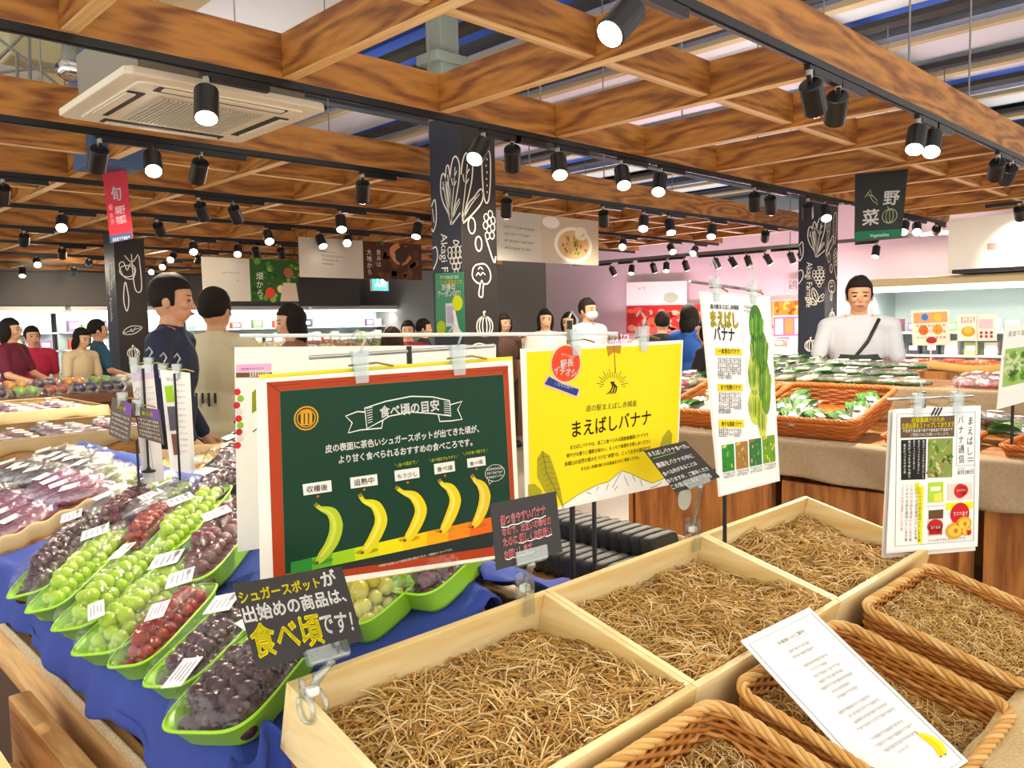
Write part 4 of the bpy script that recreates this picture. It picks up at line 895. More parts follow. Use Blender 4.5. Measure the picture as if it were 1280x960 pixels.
b.surf(backcl, 36, 28); tag(obj('blue_cloth', b, M_cloth, smooth=True, solid=.003), 'blue cloth sloping down behind the yellow poster beside the black trays', 'cloth')
b = MB()
def ridgecl(u, v):
    y = 2.15 + 1.74 * u; a = (v - .5) * 2.4; x = 1.12 + .055 * math.sin(a) * 1.2; z = .955 + .045 * math.cos(a) - .012 * math.sin(y * 9) * .5 - .03 * abs(a) ** 2 * .5
    return V((x + .006 * math.sin(y * 14), y, z))
b.surf(ridgecl, 60, 10); tag(obj('blue_cloth', b, mat('blue_cloth_ridge', '3c54a8', .85, bump=(240, .25)), smooth=True, solid=.003), 'blue cloth strip along the ridge between dark bags and yellow fruit', 'cloth')
# beige paper trays
def slab(name, lab, a, c, hgt, th=.018, wav=.006, m=M_paper):
    a, c = V(a), V(c); d = (c - a); n = V((-d.y, d.x, 0)).normalized(); b = MB()
    def fn(u, v):
        ang = u * 2 * PI; p = a + d * v + V((0, 0, hgt / 2)) ; return p + n * (th / 2 * math.cos(ang)) + V((0, 0, hgt / 2 * math.sin(ang) + wav * math.sin(v * 25)))
    b.surf(fn, 14, 24, cu=True); return tag(obj(name, b, m, smooth=True), lab, 'tray edge')
slab('paper_divider', 'beige paper covered divider between the grapes and the dark bags', ramp(.015, 2.90, -.01), ramp(.36, 2.92, -.01), .055)
slab('paper_edging', 'beige paper rim at the back of the dark bags, left of the blue ridge', ramp(.0, 3.92, -.02), ramp(.53, 3.92, -.01), .07)
slab('paper_edging', 'beige paper rim behind the yellow fruit bags', (1.16, 3.84, .80), (1.97, 3.86, .80), .13, .02)
slab('paper_edging', 'long beige paper rim on the far side of the black trays', (1.985, 1.24, .79), (1.985, 3.88, .79), .065, .03)
# ---- grape packs
M_tray = mat('tray_lime', '9fdc2e', .3, spec=.6); M_trayK = mat('tray_black', '101012', .55)
M_gr = {'muscat': mat('grape_muscat', 'a6c828', .28, noise=(14, .18), spec=.4), 'black': mat('grape_black', '25131f', .3, noise=(30, .35, '5a3448'), spec=.35), 'red': mat('grape_red', '9a2e26', .3, noise=(25, .3), spec=.35), 'plum': mat('grape_plum', '3c1f2e', .3, noise=(18, .3, '8a4652'), spec=.35), 'gold': mat('grape_gold', 'c9c04a', .25, noise=(14, .15))}
M_stem = mat('grape_stem', '6f7a32', .6); M_lab = mat('label_white', 'fbfaf8', .4)
for g in M_gr.values():
    n = g.node_tree.nodes['Principled BSDF']; n.inputs['Subsurface Weight'].default_value = .12; n.inputs['Subsurface Radius'].default_value = (.02, .02, .008); n.inputs['Subsurface Scale'].default_value = .3
_gm = {}
def grape_mesh(kind):
    if kind not in _gm:
        b = MB(); b.sph((0, 0, 0), (1, 1, 1.12), 14, 9); me = bpy.data.meshes.new('grape'); me.from_pydata(b.v, [], b.f); me.materials.append(M_gr[kind]); me.polygons.foreach_set('use_smooth', [True] * len(me.polygons)); _gm[kind] = me
    return _gm[kind]
def grape_pack(e0, e1, wd, kind, lab, up=.0, r=.0145, tray='lime', labels=((.55, .0, .05, .04, 20),), seed=0, hmax=.075, plain=False):
    random.seed(seed + 50)
    a, c = onramp(*e0, up), onramp(*e1, up); a = a - (c - a).normalized() * (.022 if up == 0 and e0[0] < 400 else 0); L = (c - a).length; x = (c - a).normalized(); y = RN.cross(x).normalized(); o = (a + c) / 2
    T = MX(((x.x, y.x, RN.x, o.x), (x.y, y.y, RN.y, o.y), (x.z, y.z, RN.z, o.z), (0, 0, 0, 1)))
    t = thing('grape_pack', lab, 'grapes', o, 'wrapped grape packs on the blue cloth')
    if tray:
        b = MB()
        def tr(u, v):
            k = [.02, .78, .84, .97, 1.03, 1.0][int(round(v * 5))]; z = [.003, .0, .010, .052, .056, .059][int(round(v * 5))]
            an = u * 2 * PI; cs, sn = math.cos(an), math.sin(an); e = .45
            rib = 1 + (.012 * math.sin(u * 2 * PI * 36) if 1 < v * 5 < 3.5 else 0)
            return T @ V((L / 2 * k * rib * math.copysign(abs(cs) ** e, cs), wd / 2 * k * rib * math.copysign(abs(sn) ** e, sn), z))
        b.surf(tr, 72, 6, cu=True); obj('tray', b, M_tray if tray == 'lime' else M_trayK, t, smooth=True, solid=.002)
    bz = .018
    b = MB(); b.tube([T @ V((-L * .35, 0, bz + .02)), T @ V((0, .006, bz + .028)), T @ V((L * .38, 0, bz + .03)), T @ V((L * .46, .01, bz + .045))], .003, 5); bun = obj('grape_bunch', b, M_stem, t, smooth=True)
    off = V(t.location); me = grape_mesh(kind); placed = []
    def addg(p, rr):
        g = bpy.data.objects.new('grape', me); COL.objects.link(g); g.parent = bun; g.location = (T @ p) - off; g.scale = (rr, rr, rr); g.rotation_euler = (ru(0, 3), ru(0, 3), ru(0, 3))
    hmax = hmax + .018; nx = max(3, int((L - .03) / (r * 1.8))); ny = max(2, int((wd - .02) / (r * 1.75)))
    for lay in range(3):
        for i in range(nx):
            for j in range(ny):
                fx = (i + .5 + (j % 2) * .4 + lay * .45) / nx * 2 - 1; fy = (j + .5 + lay * .4) / ny * 2 - 1
                if fx * fx * .9 + fy * fy * .8 > [1.25, .95, .45][lay]: continue
                z = bz + r + lay * r * 1.45 - .010 * fy * fy + ru(-.003, .003)
                if z > hmax: continue
                if lay == 0 and abs(fx) < .7 and abs(fy) < .5: continue
                addg(V((fx * (L * .5 - r - .006 + (lay > 0) * .004) + ru(-.003, .003), fy * (wd * .5 - r - .004) + ru(-.002, .002), z)), r * ru(.88, 1.08))
    b = MB()
    def fm(u, v):
        an = u * 2 * PI; cs, sn = math.cos(an), math.sin(an); k = math.cos(v * PI / 2) ** .45 if v < 1 else 0; e = .55
        z = .057 + (hmax - .043) * math.sin(v * PI / 2) + .003 * math.sin(an * 9 + v * 5)
        return T @ V((L * .51 * k * math.copysign(abs(cs) ** e, cs), wd * .51 * k * math.copysign(abs(sn) ** e, sn), z))
    b.surf(fm, 40, 9, cu=True); obj('wrap', b, M_film, t, smooth=True)
    for k, (lx, ly, lw, lh, ang) in enumerate(labels):
        b = MB(); TT = T @ Tr((lx - .5) * L, ly * wd, hmax + .018) @ Rz(R(ang)); lw, lh = lw * 1.15, lh * 1.25; b.box((0, 0, 0), (lw, lh, .0008), TT); lo = obj('price_label', b, M_lab, t)
        b = MB()
        for j in range(4): b.box((ru(-.004, .004), lh * (-.3 + .2 * j), .0009), (lw * ru(.4, .75), lh * .05, .0004), TT)
        if k % 2 == 0: b.box((lw * .25, -lh * .3, .0009), (lw * .35, lh * .18, .0004), TT)
        obj('label_print', b, ink('8a8890'), lo)
    return t
grape_pack((268, 938), (374, 810), 0.186, 'black', 'lime tray of black grapes nearest the corner of the front straw crate', labels=((.80, .10, .07, .05, 60), (.30, .42, .07, .03, 10)), seed=1, r=0.0188, hmax=.068)
grape_pack((224, 880), (326, 774), 0.127, 'black', 'narrow lime tray of very dark grapes with a two tone printed label', labels=((.70, .0, .06, .045, 15),), seed=2, r=0.0177, hmax=.062)
grape_pack((176, 854), (262, 758), 0.113, 'red', 'lime tray of red grapes between the green and the very dark ones', labels=((.80, .0, .065, .045, 25), (.35, -.25, .06, .03, 20)), seed=3, r=0.0154)
grape_pack((136, 838), (248, 730), 0.153, 'muscat', 'lime tray of big green grapes beside the red ones, white label low on the left', labels=((.80, .0, .065, .055, 20), (.22, .2, .075, .026, 40)), seed=4, r=0.0171)
grape_pack((104, 806), (209, 706), 0.130, 'muscat', 'wide pack of big green grapes, second green pack from the red ones', labels=((.68, .1, .07, .028, 5),), seed=5, r=0.0165, hmax=.075)
grape_pack((68, 782), (164, 684), 0.119, 'muscat', 'pack of green grapes with a big square white label, next to the end black pack', labels=((.72, .05, .065, .055, 25),), seed=6, r=0.0165, tray='lime')
grape_pack((46, 762), (134, 662), 0.130, 'black', 'lime tray of black grapes at the far end by the beige divider', labels=((.75, .15, .07, .045, 20),), seed=7, r=0.0182)
grape_pack((242, 754), (326, 644), 0.130, 'plum', 'upper row lime tray of dusky pink grapes left of the green board', labels=((.55, .1, .055, .055, 35),), seed=8, r=0.0188, up=.012)
grape_pack((202, 720), (280, 630), 0.124, 'muscat', 'upper row lime tray of green grapes with a white label at its middle', labels=((.55, .15, .06, .055, 35),), seed=9, r=0.0165, up=.010)
grape_pack((166, 702), (224, 644), 0.136, 'red', 'upper row pack of small brownish red grapes with a round white sticker', labels=((.72, .1, .05, .05, 45),), seed=10, r=0.0131, up=.008, tray=None)
grape_pack((134, 676), (190, 626), 0.130, 'plum', 'dark grape pack in crinkled film above the end green pack', labels=((.6, .1, .05, .04, 30),), seed=11, r=0.0142, tray=None)
grape_pack((244, 658), (326, 582), 0.147, 'black', 'black tray of dark grapes in shiny film under the blue ridge', labels=((.35, .1, .06, .035, 60),), seed=12, r=0.0154, tray='black', up=.008)
grape_pack((274, 608), (330, 560), 0.136, 'black', 'dark blue bag of grapes behind the black tray, left of the green board', labels=((.5, .1, .05, .03, 50),), seed=13, r=0.0148, tray='black', up=.02)
grape_pack((431, 808), (504, 746), 0.147, 'gold', 'pale golden green grapes in film under the lower edge of the green board', labels=(), seed=14, r=0.0182)
grape_pack((516, 772), (592, 700), .130, 'plum', 'purple grapes in crinkled film under the green board, lime tray edge beside', labels=((.8, .1, .05, .04, 10),), seed=15, r=0.0171, tray='lime')
# ---- bagged produce, one prototype of each kind
M_egg = mat('eggplant', '241a2c', .2); M_swp = mat('sweet_potato', '8e3048', .5, noise=(20, .25)); M_orn = mat('yellow_fruit', 'e0b23a', .4, noise=(20, .2)); M_capg = mat('calyx_green', '4a6a2a', .6)
M_leaf = islands('leaf_green', ['2f6a24', '4f8f35', '79b04e', '3d7a2c'], .5); M_leafw = islands('stalk_white', ['dfe8c8', 'b9d08f', 'f0f2e0'], .5); M_cuke = mat('cucumber', '2c5a26', .35, noise=(60, .3)); M_rad = mat('radish_red', 'c2304a', .35); M_car = mat('carrot', 'dd7a26', .5); M_mush = mat('mushroom', 'd9c9b0', .6)
M_bagw = film('bag_film', 'ffffff', .70, .24, .05)
def bag_film(t, lx, ly, h, seed, mt=None):
    random.seed(seed); ph = [ru(0, 6) for _ in range(4)]; b = MB()
    b.sph((0, 0, h * .5), (lx / 2, ly / 2, h * .55), 18, 10, fn=lambda p: V((p.x * (1 + .04 * math.sin(p.y * 120 + ph[0])), p.y * (1 + .05 * math.sin(p.x * 90 + ph[1])), max(.001, p.z + .006 * math.sin(p.x * 70 + ph[2]) * math.sin(p.y * 80 + ph[3])))))
    b.hexa([V((lx * .44, -ly * .12, h * .30)), V((lx * .62, -ly * .3, h * .5)), V((lx * .62, ly * .3, h * .52)), V((lx * .44, ly * .12, h * .32))], [V((lx * .44, -ly * .12, h * .34)), V((lx * .62, -ly * .3, h * .52)), V((lx * .62, ly * .3, h * .54)), V((lx * .44, ly * .12, h * .36))])
    obj('bag', b, mt or M_bagw, t, world=False, smooth=True)
    b = MB(); b.box((-lx * .12, ly * .05, h * 1.08), (lx * .25, ly * .3, .001), MX.Rotation(ru(-.2, .2), 4, 'X')); obj('price_label', b, M_lab, t, world=False)
def proto(kind, seed=1):
    random.seed(seed)
    t = thing(kind + '_bag', kind, 'bag', (0, 0, 0))
    if kind == 'eggplant':
        for i in range(3):
            b = MB(); y = -.04 + .04 * i; b.sph((0, y, .028), (.085, .022, .022), 12, 8, fn=lambda p: V((p.x, p.y, p.z)) if p.x < 0 else V((p.x, y + (p.y - y) * .75, .028 + (p.z - .028) * .75))); e = obj('eggplant', b, M_egg, t, world=False, smooth=True)
            b = MB(); b.lathe([(.017, 0), (.012, .012), (.004, .018), (.003, .035)], 8, Tr(.07, y, .028) @ MX.Rotation(PI / 2, 4, 'Y')); obj('calyx', b, M_capg, e, world=False)
        bag_film(t, .24, .15, .062, seed)
    elif kind == 'sweet_potato':
        for i in range(3):
            b = MB(); y = -.034 + .034 * i; b.sph((ru(-.01, .01), y, .026), (.10, .020, .020), 12, 8, fn=lambda p: V((p.x, p.y + .006 * math.sin(p.x * 30), p.z))); obj('sweet_potato', b, M_swp, t, world=False, smooth=True)
        bag_film(t, .25, .14, .056, seed, film('bag_film_lilac', 'f0e0fa', .70, .24, .06))
    elif kind == 'green_grape':
        for i in range(12):
            b = MB(); b.sph((ru(-.055, .055), ru(-.035, .035), ru(.015, .04)), .014, 8, 6); obj('grape', b, M_gr['muscat'], t, world=False, smooth=True)
        bag_film(t, .18, .12, .062, seed)
    elif kind == 'yellow_fruit':
        for i in range(4):
            b = MB(); b.sph((-.035 + .07 * (i % 2), -.03 + .06 * (i // 2), .032), (.034, .034, .029), 12, 8); f_ = obj('fruit', b, M_orn, t, world=False, smooth=True)
            b = MB(); b.lathe([(.006, 0), (.002, .008)], 6, Tr(-.035 + .07 * (i % 2), -.03 + .06 * (i // 2), .06)); obj('stalk', b, M_capg, f_, world=False)
        bag_film(t, .18, .16, .062, seed)
    elif kind in ('leafy_green', 'white_stem_green'):
        b = MB()
        for i in range(16):
            y = ru(-.045, .045); z0 = ru(.012, .05); a = ru(-.25, .25); ln = ru(.12, .17)
            b.surf(lambda u, v: V((-.02 + ln * u, y + a * u * .1 + (v - .5) * .05 * math.sin(PI * (u * .8 + .15)), z0 + .02 * math.sin(PI * u) + .008 * math.cos(v * 6))), 6, 4)
        obj('leaves', b, M_leaf, t, world=False, smooth=True)
        b = MB()
        for i in range(9): y = ru(-.03, .03); b.tube([(-.12, y * .6, .02), (-.06, y, ru(.015, .04)), (.0, y * 1.2, ru(.02, .045))], .006 if kind == 'leafy_green' else .011, 5)
        obj('stalks', b, M_leafw, t, world=False, smooth=True); bag_film(t, .29, .13, .06, seed)
    elif kind == 'cucumber':
        for i in range(4):
            b = MB(); y = -.04 + .027 * i; b.tube([(-.11, y, .018), (-.04, y + .003, .02), (.04, y, .02), (.11, y - .002, .018)], [.009, .014, .014, .008], 8); obj('cucumber', b, M_cuke, t, world=False, smooth=True)
        bag_film(t, .26, .13, .048, seed)
    elif kind == 'radish':
        for i in range(7):
            b = MB(); x, y = ru(-.05, .05), ru(-.04, .04); b.sph((x, y, .028), (.021, .021, .020), 10, 7); obj('radish', b, M_rad, t, world=False, smooth=True)
        bag_film(t, .17, .13, .06, seed)
    elif kind == 'carrot':
        for i in range(4):
            b = MB(); y = -.04 + .027 * i; b.tube([(-.09, y, .02), (-.07, y, .022), (.09, y, .02)], [.008, .016, .005], 8); obj('carrot', b, M_car, t, world=False, smooth=True)
        bag_film(t, .22, .13, .05, seed)
    elif kind == 'mushroom':
        for i in range(9):
            x, y = ru(-.05, .05), ru(-.04, .04); b = MB(); b.lathe([(.006, 0), (.006, .025), (.018, .028), (.016, .036), (.006, .042)], 8, Tr(x, y, .004)); obj('mushroom', b, M_mush, t, world=False, smooth=True)
        bag_film(t, .17, .13, .055, seed)
    return t
PR = {}
def place(kind, T, lab, cat, group):
    if kind not in PR: PR[kind] = [proto(kind, 5 + len(PR)), 0]
    p = PR[kind]; t = p[0] if p[1] == 0 else copy_tree(p[0]); p[1] += 1
    t.matrix_world = T; t['label'] = lab; t['category'] = cat; t['group'] = group; return t
def Tramp(s, y, up, rz):
    o = ramp(s, y, up); return MX(((RU.x, 0, RN.x, o.x), (0, 1, 0, o.y), (RU.z, 0, RN.z, o.z), (0, 0, 0, 1))) @ Rz(rz)
random.seed(21)
DESC = {'eggplant': 'bag of dark eggplants', 'sweet_potato': 'lilac bag of red sweet potatoes', 'green_grape': 'small bag of green grapes', 'yellow_fruit': 'bag of yellow fruit', 'leafy_green': 'bag of leafy greens', 'white_stem_green': 'bag of white stemmed greens', 'cucumber': 'bag of cucumbers', 'radish': 'bag of red radishes', 'carrot': 'bag of carrots', 'mushroom': 'bag of pale mushrooms'}
ys = [3.02, 3.14, 3.26, 3.38, 3.50, 3.62, 3.73, 3.84]
for r_, y in enumerate(ys):
    for c_, s in enumerate((.13, .33, .47) if r_ < 5 else (.13, .32, .46)):
        k = 'sweet_potato' if (r_ < 4 and c_ < 2) or (r_ == 4 and c_ == 0) else ('green_grape' if c_ == 2 and r_ < 3 else 'eggplant')
        place(k, Tramp(s, y + ru(-.015, .015), .004 + .012 * (c_ % 2), ru(-.7, .7)), '%s, %s row behind the paper divider, %s up the slope' % (DESC[k], ORD[r_], ORD[c_]), 'bag', 'bags in the dark produce bin')
for c_, s in enumerate((.36, .50)):
    for r_, y in enumerate((2.62, 2.78)):
        place(['eggplant', 'green_grape'][c_], Tramp(s, y, .006, ru(-.3, .3)), '%s above the paper divider end, %s one' % (DESC[['eggplant', 'green_grape'][c_]], ORD[r_]), 'bag', 'bags above the paper divider')
for r_, y in enumerate([2.55 + .185 * i for i in range(7)]):
    for c_, x in enumerate((1.27, 1.45, 1.63, 1.82)):
        place('yellow_fruit', Tr(x + ru(-.01, .01), y + ru(-.01, .01), .865 + .016 * (r_ % 2)) @ Rz(ru(-.4, .4)), 'bag of yellow fruit, %s row from the front, %s from the blue ridge' % (ORD[r_], ORD[c_]), 'bag', 'bags of yellow fruit')
# raised bed so that the fruit shows above the ridge
# ---- black trays stacked upright behind the yellow poster
def black_tray():
    t = thing('black_tray', 'black', 'tray', (0, 0, 0), 'black plastic trays standing in two rows'); b = MB()
    def fn(u, v):
        k = [.0, .80, .86, 1.0, 1.05][int(round(v * 4))]; z = [0, 0, .004, .026, .027][int(round(v * 4))]; an = u * 2 * PI; cs, sn = math.cos(an), math.sin(an); e = .35
        return V((.075 * k * math.copysign(abs(cs) ** e, cs), z, .038 + .036 * k * math.copysign(abs(sn) ** e, sn)))
    b.surf(fn, 40, 5, cu=True); obj('shell', b, M_trayK, t, world=False, smooth=False, solid=.002, bevel=0)
    b = MB()
    for z in (.022, .055): b.box((0, -.001, z), (.10, .003, .008))
    obj('rib', b, M_blk2, t, world=False); return t
bt = None; n_ = 0
for row, x in enumerate((1.84, 1.68)):
    for i in range(17):
        if bt is None: bt = black_tray(); t = bt
        else: t = copy_tree(bt)
        t.location = (x, 1.27 + .038 * i, .79 + .042 * (1 - row)); t.rotation_euler = (R(-14), 0, 0)
        t['label'] = 'upright black plastic tray, %s from the crates in the %s row' % (ORD[i], ['far', 'near'][row])
# ---- slim signs on the island
def slim(px4, fit, col, lab, name='info_sign', cat='sign', kx=1.0):
    c4 = fit4(px4, *fit); c4 = [CAM + (p - CAM) * kx for p in c4]; S, P = sheet(name, c4, col, lab, cat, th=.0015); return S, P, c4
S, P, c_a = slim([(163, 458), (191, 455), (206, 600), (180, 605)], ((.935, 2.72, 1.38), -2, -1.5, 3.5, .067, .391), 'e9e6e6', 'pale slim info sign behind the two small brown cards')
P.line([(.45, 0), (.5, 1)], .0012, '8a8a90', 1, px=False); P.poly([(.02, .03), (.98, .02), (.98, .12), (.02, .13)], 'd8c8e6', 1, px=False)
for i in range(9): P.marks((.1, .2 + i * .05), (.42, .2 + i * .05), 5, .006, 'b8b4b4', 2, px=False); P.marks((.58, .2 + i * .05), (.92, .2 + i * .05), 5, .006, 'b8b4b4', 2, px=False)
P.build(S)
S, P, c_b = slim([(200, 462), (232, 466), (239, 592), (213, 588)], ((1.003, 2.652, 1.368), -20, 0, -3, .085, .345), 'fbfaf8', 'white slim info sign with lime and dark pictures, right of the brown cards')
P.poly([(.1, .16), (.45, .14), (.48, .30), (.14, .32)], 'a5d62a', 1, px=False); P.poly([(.14, .36), (.5, .345), (.52, .58), (.17, .60)], '6a6478', 1, px=False); P.poly([(.2, .63), (.5, .62), (.54, .82), (.24, .84)], '8a5a50', 1, px=False)
for i in range(12): P.marks((.58, .14 + i * .06), (.95, .13 + i * .06), 6, .006, 'b0aca8', 2, px=False)
P.text('甘い実', (.2, .10), (.7, .09), '8a8a8a', 2, px=False); P.build(S)
bk = [p + V((.035, .05, -.004)) for p in c_b]; sheet('info_sign', bk, 'f4f2ee', 'plain white back sheet just behind the slim lime picture sign', 'sign', th=.0015)
for px4, fit, lab in (([(140, 497), (166, 505), (161, 556), (136, 543)], ((.852, 2.651, 1.289), -60, 3, 0, .11, .115), 'small brown card turned away on the left of the black posts'), ([(168, 508), (199, 512), (205, 556), (173, 546)], ((.899, 2.601, 1.26), -55, 0, 2, .12, .095), 'small brown card with a yellow heading on the right of the black posts')):
    S, P, c_ = slim(px4, fit, '5c4a40', lab, 'price_card', 'card'); P.text('紫の恵', (.28, .22), (.72, .22), 'e8dc20', 2, .02, px=False)
    P.poly([(.62, .02), (.98, .02), (.98, .3), (.62, .3)], '7a52a8', 1, px=False)
    for i in range(5): P.marks((.08, .42 + i * .12), (.92, .42 + i * .12), 10, .007, 'e6ddd4', 2, px=False)
    P.build(S)
for (px, py0, py1, d, lab) in ((174, 550, 608, 2.55, 'thin black post stand under the brown cards'), (186, 460, 590, 2.62, 'thin black post stand behind the pale slim sign'), (226, 466, 620, 2.6, 'thin black post stand under the lime picture sign')):
    a, c_ = atd(px, py1, d + .03), atd(px, py0, d + .03); post(lab, (a.x, a.y, a.z), (a.x, a.y, c_.z), .004)
# clear crown shaped clips on them
for k, (px, py, d) in enumerate(((153, 499, 2.5), (168, 455, 2.6), (186, 455, 2.6), (204, 462, 2.62), (221, 463, 2.62), (172, 508, 2.5))):
    sign_clip(atd(px, py + 4, d), RT, 'clear clip on the slim island signs, %s from the left' % ORD[k], .9)
# tall white leaflet and white board behind the green sign
d_ = 2.05
c4 = [atd(293, 434, d_ - .08), atd(620, 431, d_ + .22), atd(620, 560, d_ + .22), atd(293, 690, d_ - .08)]; nN = (c4[3] - c4[0]).cross(c4[1] - c4[0]); c4 = [atpl(px, py, c4[0], nN) for px, py in ((293, 434), (620, 431), (620, 640), (297, 690))]
S, P = sheet('white_board', c4, 'fbfaf6', 'large white board standing behind the green ripeness board', 'sign'); q = Z(280, 400, 6.0)
P.poly([q(92, 335), q(355, 325), q(355, 385), q(92, 390)], 'f3b8ea', 1); P.text('ぜひおいしいヒント', q(128, 375), q(300, 368), 'b03a98', 2, .03); P.poly([q(90, 395), q(360, 392), q(360, 428), q(90, 432)], '7a5038', 1); P.marks(q(190, 425), q(340, 418), 8, .016, 'f4eee6', 2)
for i in range(9): P.disc(q(ru(95, 125), 540 + i * 50), .008, ['d8303a', '8cc63a', 'c8284a', 'e0e0d8'][i % 4], 1)
P.poly([q(210, 545), q(275, 480), q(275, 660), q(210, 700)], '8f9a20', 1); P.line([q(275, 480), q(278, 790), q(215, 840)], .003, '6a641c', 2)
P.build(S)

# ================================================================== columns with chalk drawings
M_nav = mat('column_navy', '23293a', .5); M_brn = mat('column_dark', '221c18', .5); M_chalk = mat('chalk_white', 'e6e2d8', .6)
class Face:
    def __init__(s, o, u, w_, n): s.o, s.u, s.w, s.n = V(o), V(u), w_, V(n); s.mb = MB()
    def pt(s, x, y): return s.o + s.u * x + V((0, 0, y)) + s.n * .002
    def line(s, pts, wd=.011, closed=False, sm=True):
        q = [V(p) for p in pts]
        if closed: q.append(q[0])
        n = len(q)
        if sm and n > 2:
            r = []
            for i in range(n - 1):
                p0, p1, p2, p3 = q[max(0, i - 1)], q[i], q[i + 1], q[min(n - 1, i + 2)]
                if closed and i == 0: p0 = q[-2]
                if closed and i == n - 2: p3 = q[1]
                for j in range(4):
                    t = j / 4; r.append(.5 * (2 * p1 + (p2 - p0) * t + (2 * p0 - 5 * p1 + 4 * p2 - p3) * t * t + (3 * p1 - p0 - 3 * p2 + p3) * t ** 3))
            q = r + [q[-1]]; n = len(q)
        runs, cur = [], []
        for p in q:
            if .004 < p.x < s.w - .004: cur.append(p)
            else: runs.append(cur); cur = []
        runs.append(cur)
        for q in runs:
            if len(q) > 1: s._strip(q, wd)
    def _strip(s, q, wd):
        n = len(q); vs = []
        for i in range(n):
            d = q[min(n - 1, i + 1)] - q[max(0, i - 1)]; d = d.normalized() if d.length > 1e-9 else V((1, 0)); nn = V((-d.y, d.x)) * wd / 2
            vs += [s.pt(*(q[i] + nn)), s.pt(*(q[i] - nn))]
        s.mb.add(vs, [(2 * i, 2 * i + 1, 2 * i + 3, 2 * i + 2) for i in range(n - 1)])
    def ring(s, x, y, rx, ry, wd=.010, n=16, a0=0): s.line([(x + rx * math.cos(2 * PI * i / n + a0), y + ry * math.sin(2 * PI * i / n + a0)) for i in range(n)], wd, True, False)
def lettuce(f, x, y, k):
    """a big pak choi, root at x, y"""
    L = lambda pts, wd=.011, c=False: f.line([(x + a * k, y + b_ * k) for a, b_ in pts], wd, c)
    L([(0, 0), (-.05, .18), (-.19, .40), (-.25, .62), (-.22, .84), (-.15, .88), (-.10, .74), (-.05, .45), (-.005, .06)])
    L([(-.02, .2), (-.08, .5), (-.11, .78), (-.08, .98), (-.03, 1.0), (0, .88), (.01, .5), (0, .1)])
    L([(.0, .08), (.0, .5), (.02, .85), (.09, 1.08), (.18, 1.12), (.26, .98), (.24, .72), (.15, .42), (.02, .06)])
    L([(.02, .03), (.14, .30), (.28, .44), (.42, .58), (.48, .52), (.44, .36), (.26, .18), (.03, 0)])
    for a in ([(-.01, .1), (-.12, .45), (-.18, .75)], [(0, .1), (-.02, .5), (-.05, .85)], [(.01, .1), (.09, .55), (.15, .95)], [(.02, .05), (.2, .3), (.40, .50)], [(.10, .62), (.17, .72)], [(.07, .66), (.05, .78)], [(.12, .78), (.19, .88)], [(-.15, .58), (-.21, .66)], [(-.04, .65), (-.07, .74)], [(.28, .38), (.31, .47)]): L(a, .008)
def broccoli(f, x, y, k):
    L = lambda pts, wd=.010, c=False: f.line([(x + a * k, y + b_ * k) for a, b_ in pts], wd, c)
    L([(-.15, -.55), (-.08, -.2), (-.25, -.12), (-.42, .05), (-.40, .30), (-.28, .45), (-.1, .50), (.12, .52), (.30, .42), (.42, .22), (.42, 0), (.28, -.16), (.12, -.18), (.06, -.3), (.02, -.62)], c=True)
    L([(-.25, .1), (-.15, .2), (-.05, .12), (.05, .22), (.18, .14)], .008); L([(-.15, .32), (-.05, .4), (.08, .32)], .008); L([(-.06, -.2), (.0, -.05), (.08, -.18)], .008)
def pumpkin(f, x, y, k):
    for r_ in (.12, .30, .45): f.ring(x, y, r_ * k, .42 * k)
    f.line([(x, y + .42 * k), (x - .05 * k, y + .58 * k), (x + .06 * k, y + .6 * k)], .012)
def grapes(f, x, y, k):
    for r_, n in ((0, 4), (1, 4), (2, 3), (3, 2), (4, 1)):
        for i in range(n): f.ring(x + (i - (n - 1) / 2) * .18 * k, y - r_ * .16 * k, .085 * k, .085 * k, .008, 10)
    f.line([(x, y + .1 * k), (x - .1 * k, y + .25 * k), (x + .15 * k, y + .2 * k), (x, y + .1 * k)], .008)
def leaf(f, x, y, k, a):
    c, s_ = math.cos(a), math.sin(a); L = lambda pts, wd=.009, cl=False: f.line([(x + (p * c - q_ * s_) * k, y + (p * s_ + q_ * c) * k) for p, q_ in pts], wd, cl)
    L([(0, 0), (.25, .18), (.6, .2), (1, 0), (.6, -.18), (.25, -.15)], cl=True); L([(0, 0), (.9, 0)], .007); L([(.35, 0), (.5, .1)], .006); L([(.55, 0), (.7, .09)], .006); L([(.4, 0), (.55, -.1)], .006)
def column(x, y, w_, lab, art):
    t = thing('column', lab, 'column', (x + w_ / 2, y + w_ / 2, 0), 'columns with chalk drawings'); t['kind'] = 'structure'
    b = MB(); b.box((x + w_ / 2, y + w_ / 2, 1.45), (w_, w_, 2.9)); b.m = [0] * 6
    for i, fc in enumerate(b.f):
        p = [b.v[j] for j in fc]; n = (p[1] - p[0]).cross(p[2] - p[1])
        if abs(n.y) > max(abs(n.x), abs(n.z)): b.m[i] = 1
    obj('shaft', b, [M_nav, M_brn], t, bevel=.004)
    fl_ = Face((x, y + w_, 0), (0, -1, 0), w_, (-1, 0, 0)); fr = Face((x, y, 0), (1, 0, 0), w_, (0, -1, 0)); art(fl_, fr, w_)
    for f, nm in ((fl_, 'chalk_drawing'), (fr, 'chalk_drawing')): obj(nm, f.mb, M_chalk, t)
    # lettering running down the left face
    vs, fs, wd = text_mesh('Akagi Farmlife'); b = MB(); k = .52 / wd
    b.add([fl_.pt(w_ * .32 + yy * k * 1.1, art_top[0] - xx * k) for xx, yy in vs], fs); obj('lettering', b, M_chalk, t)
    return t
art_top = [2.12]
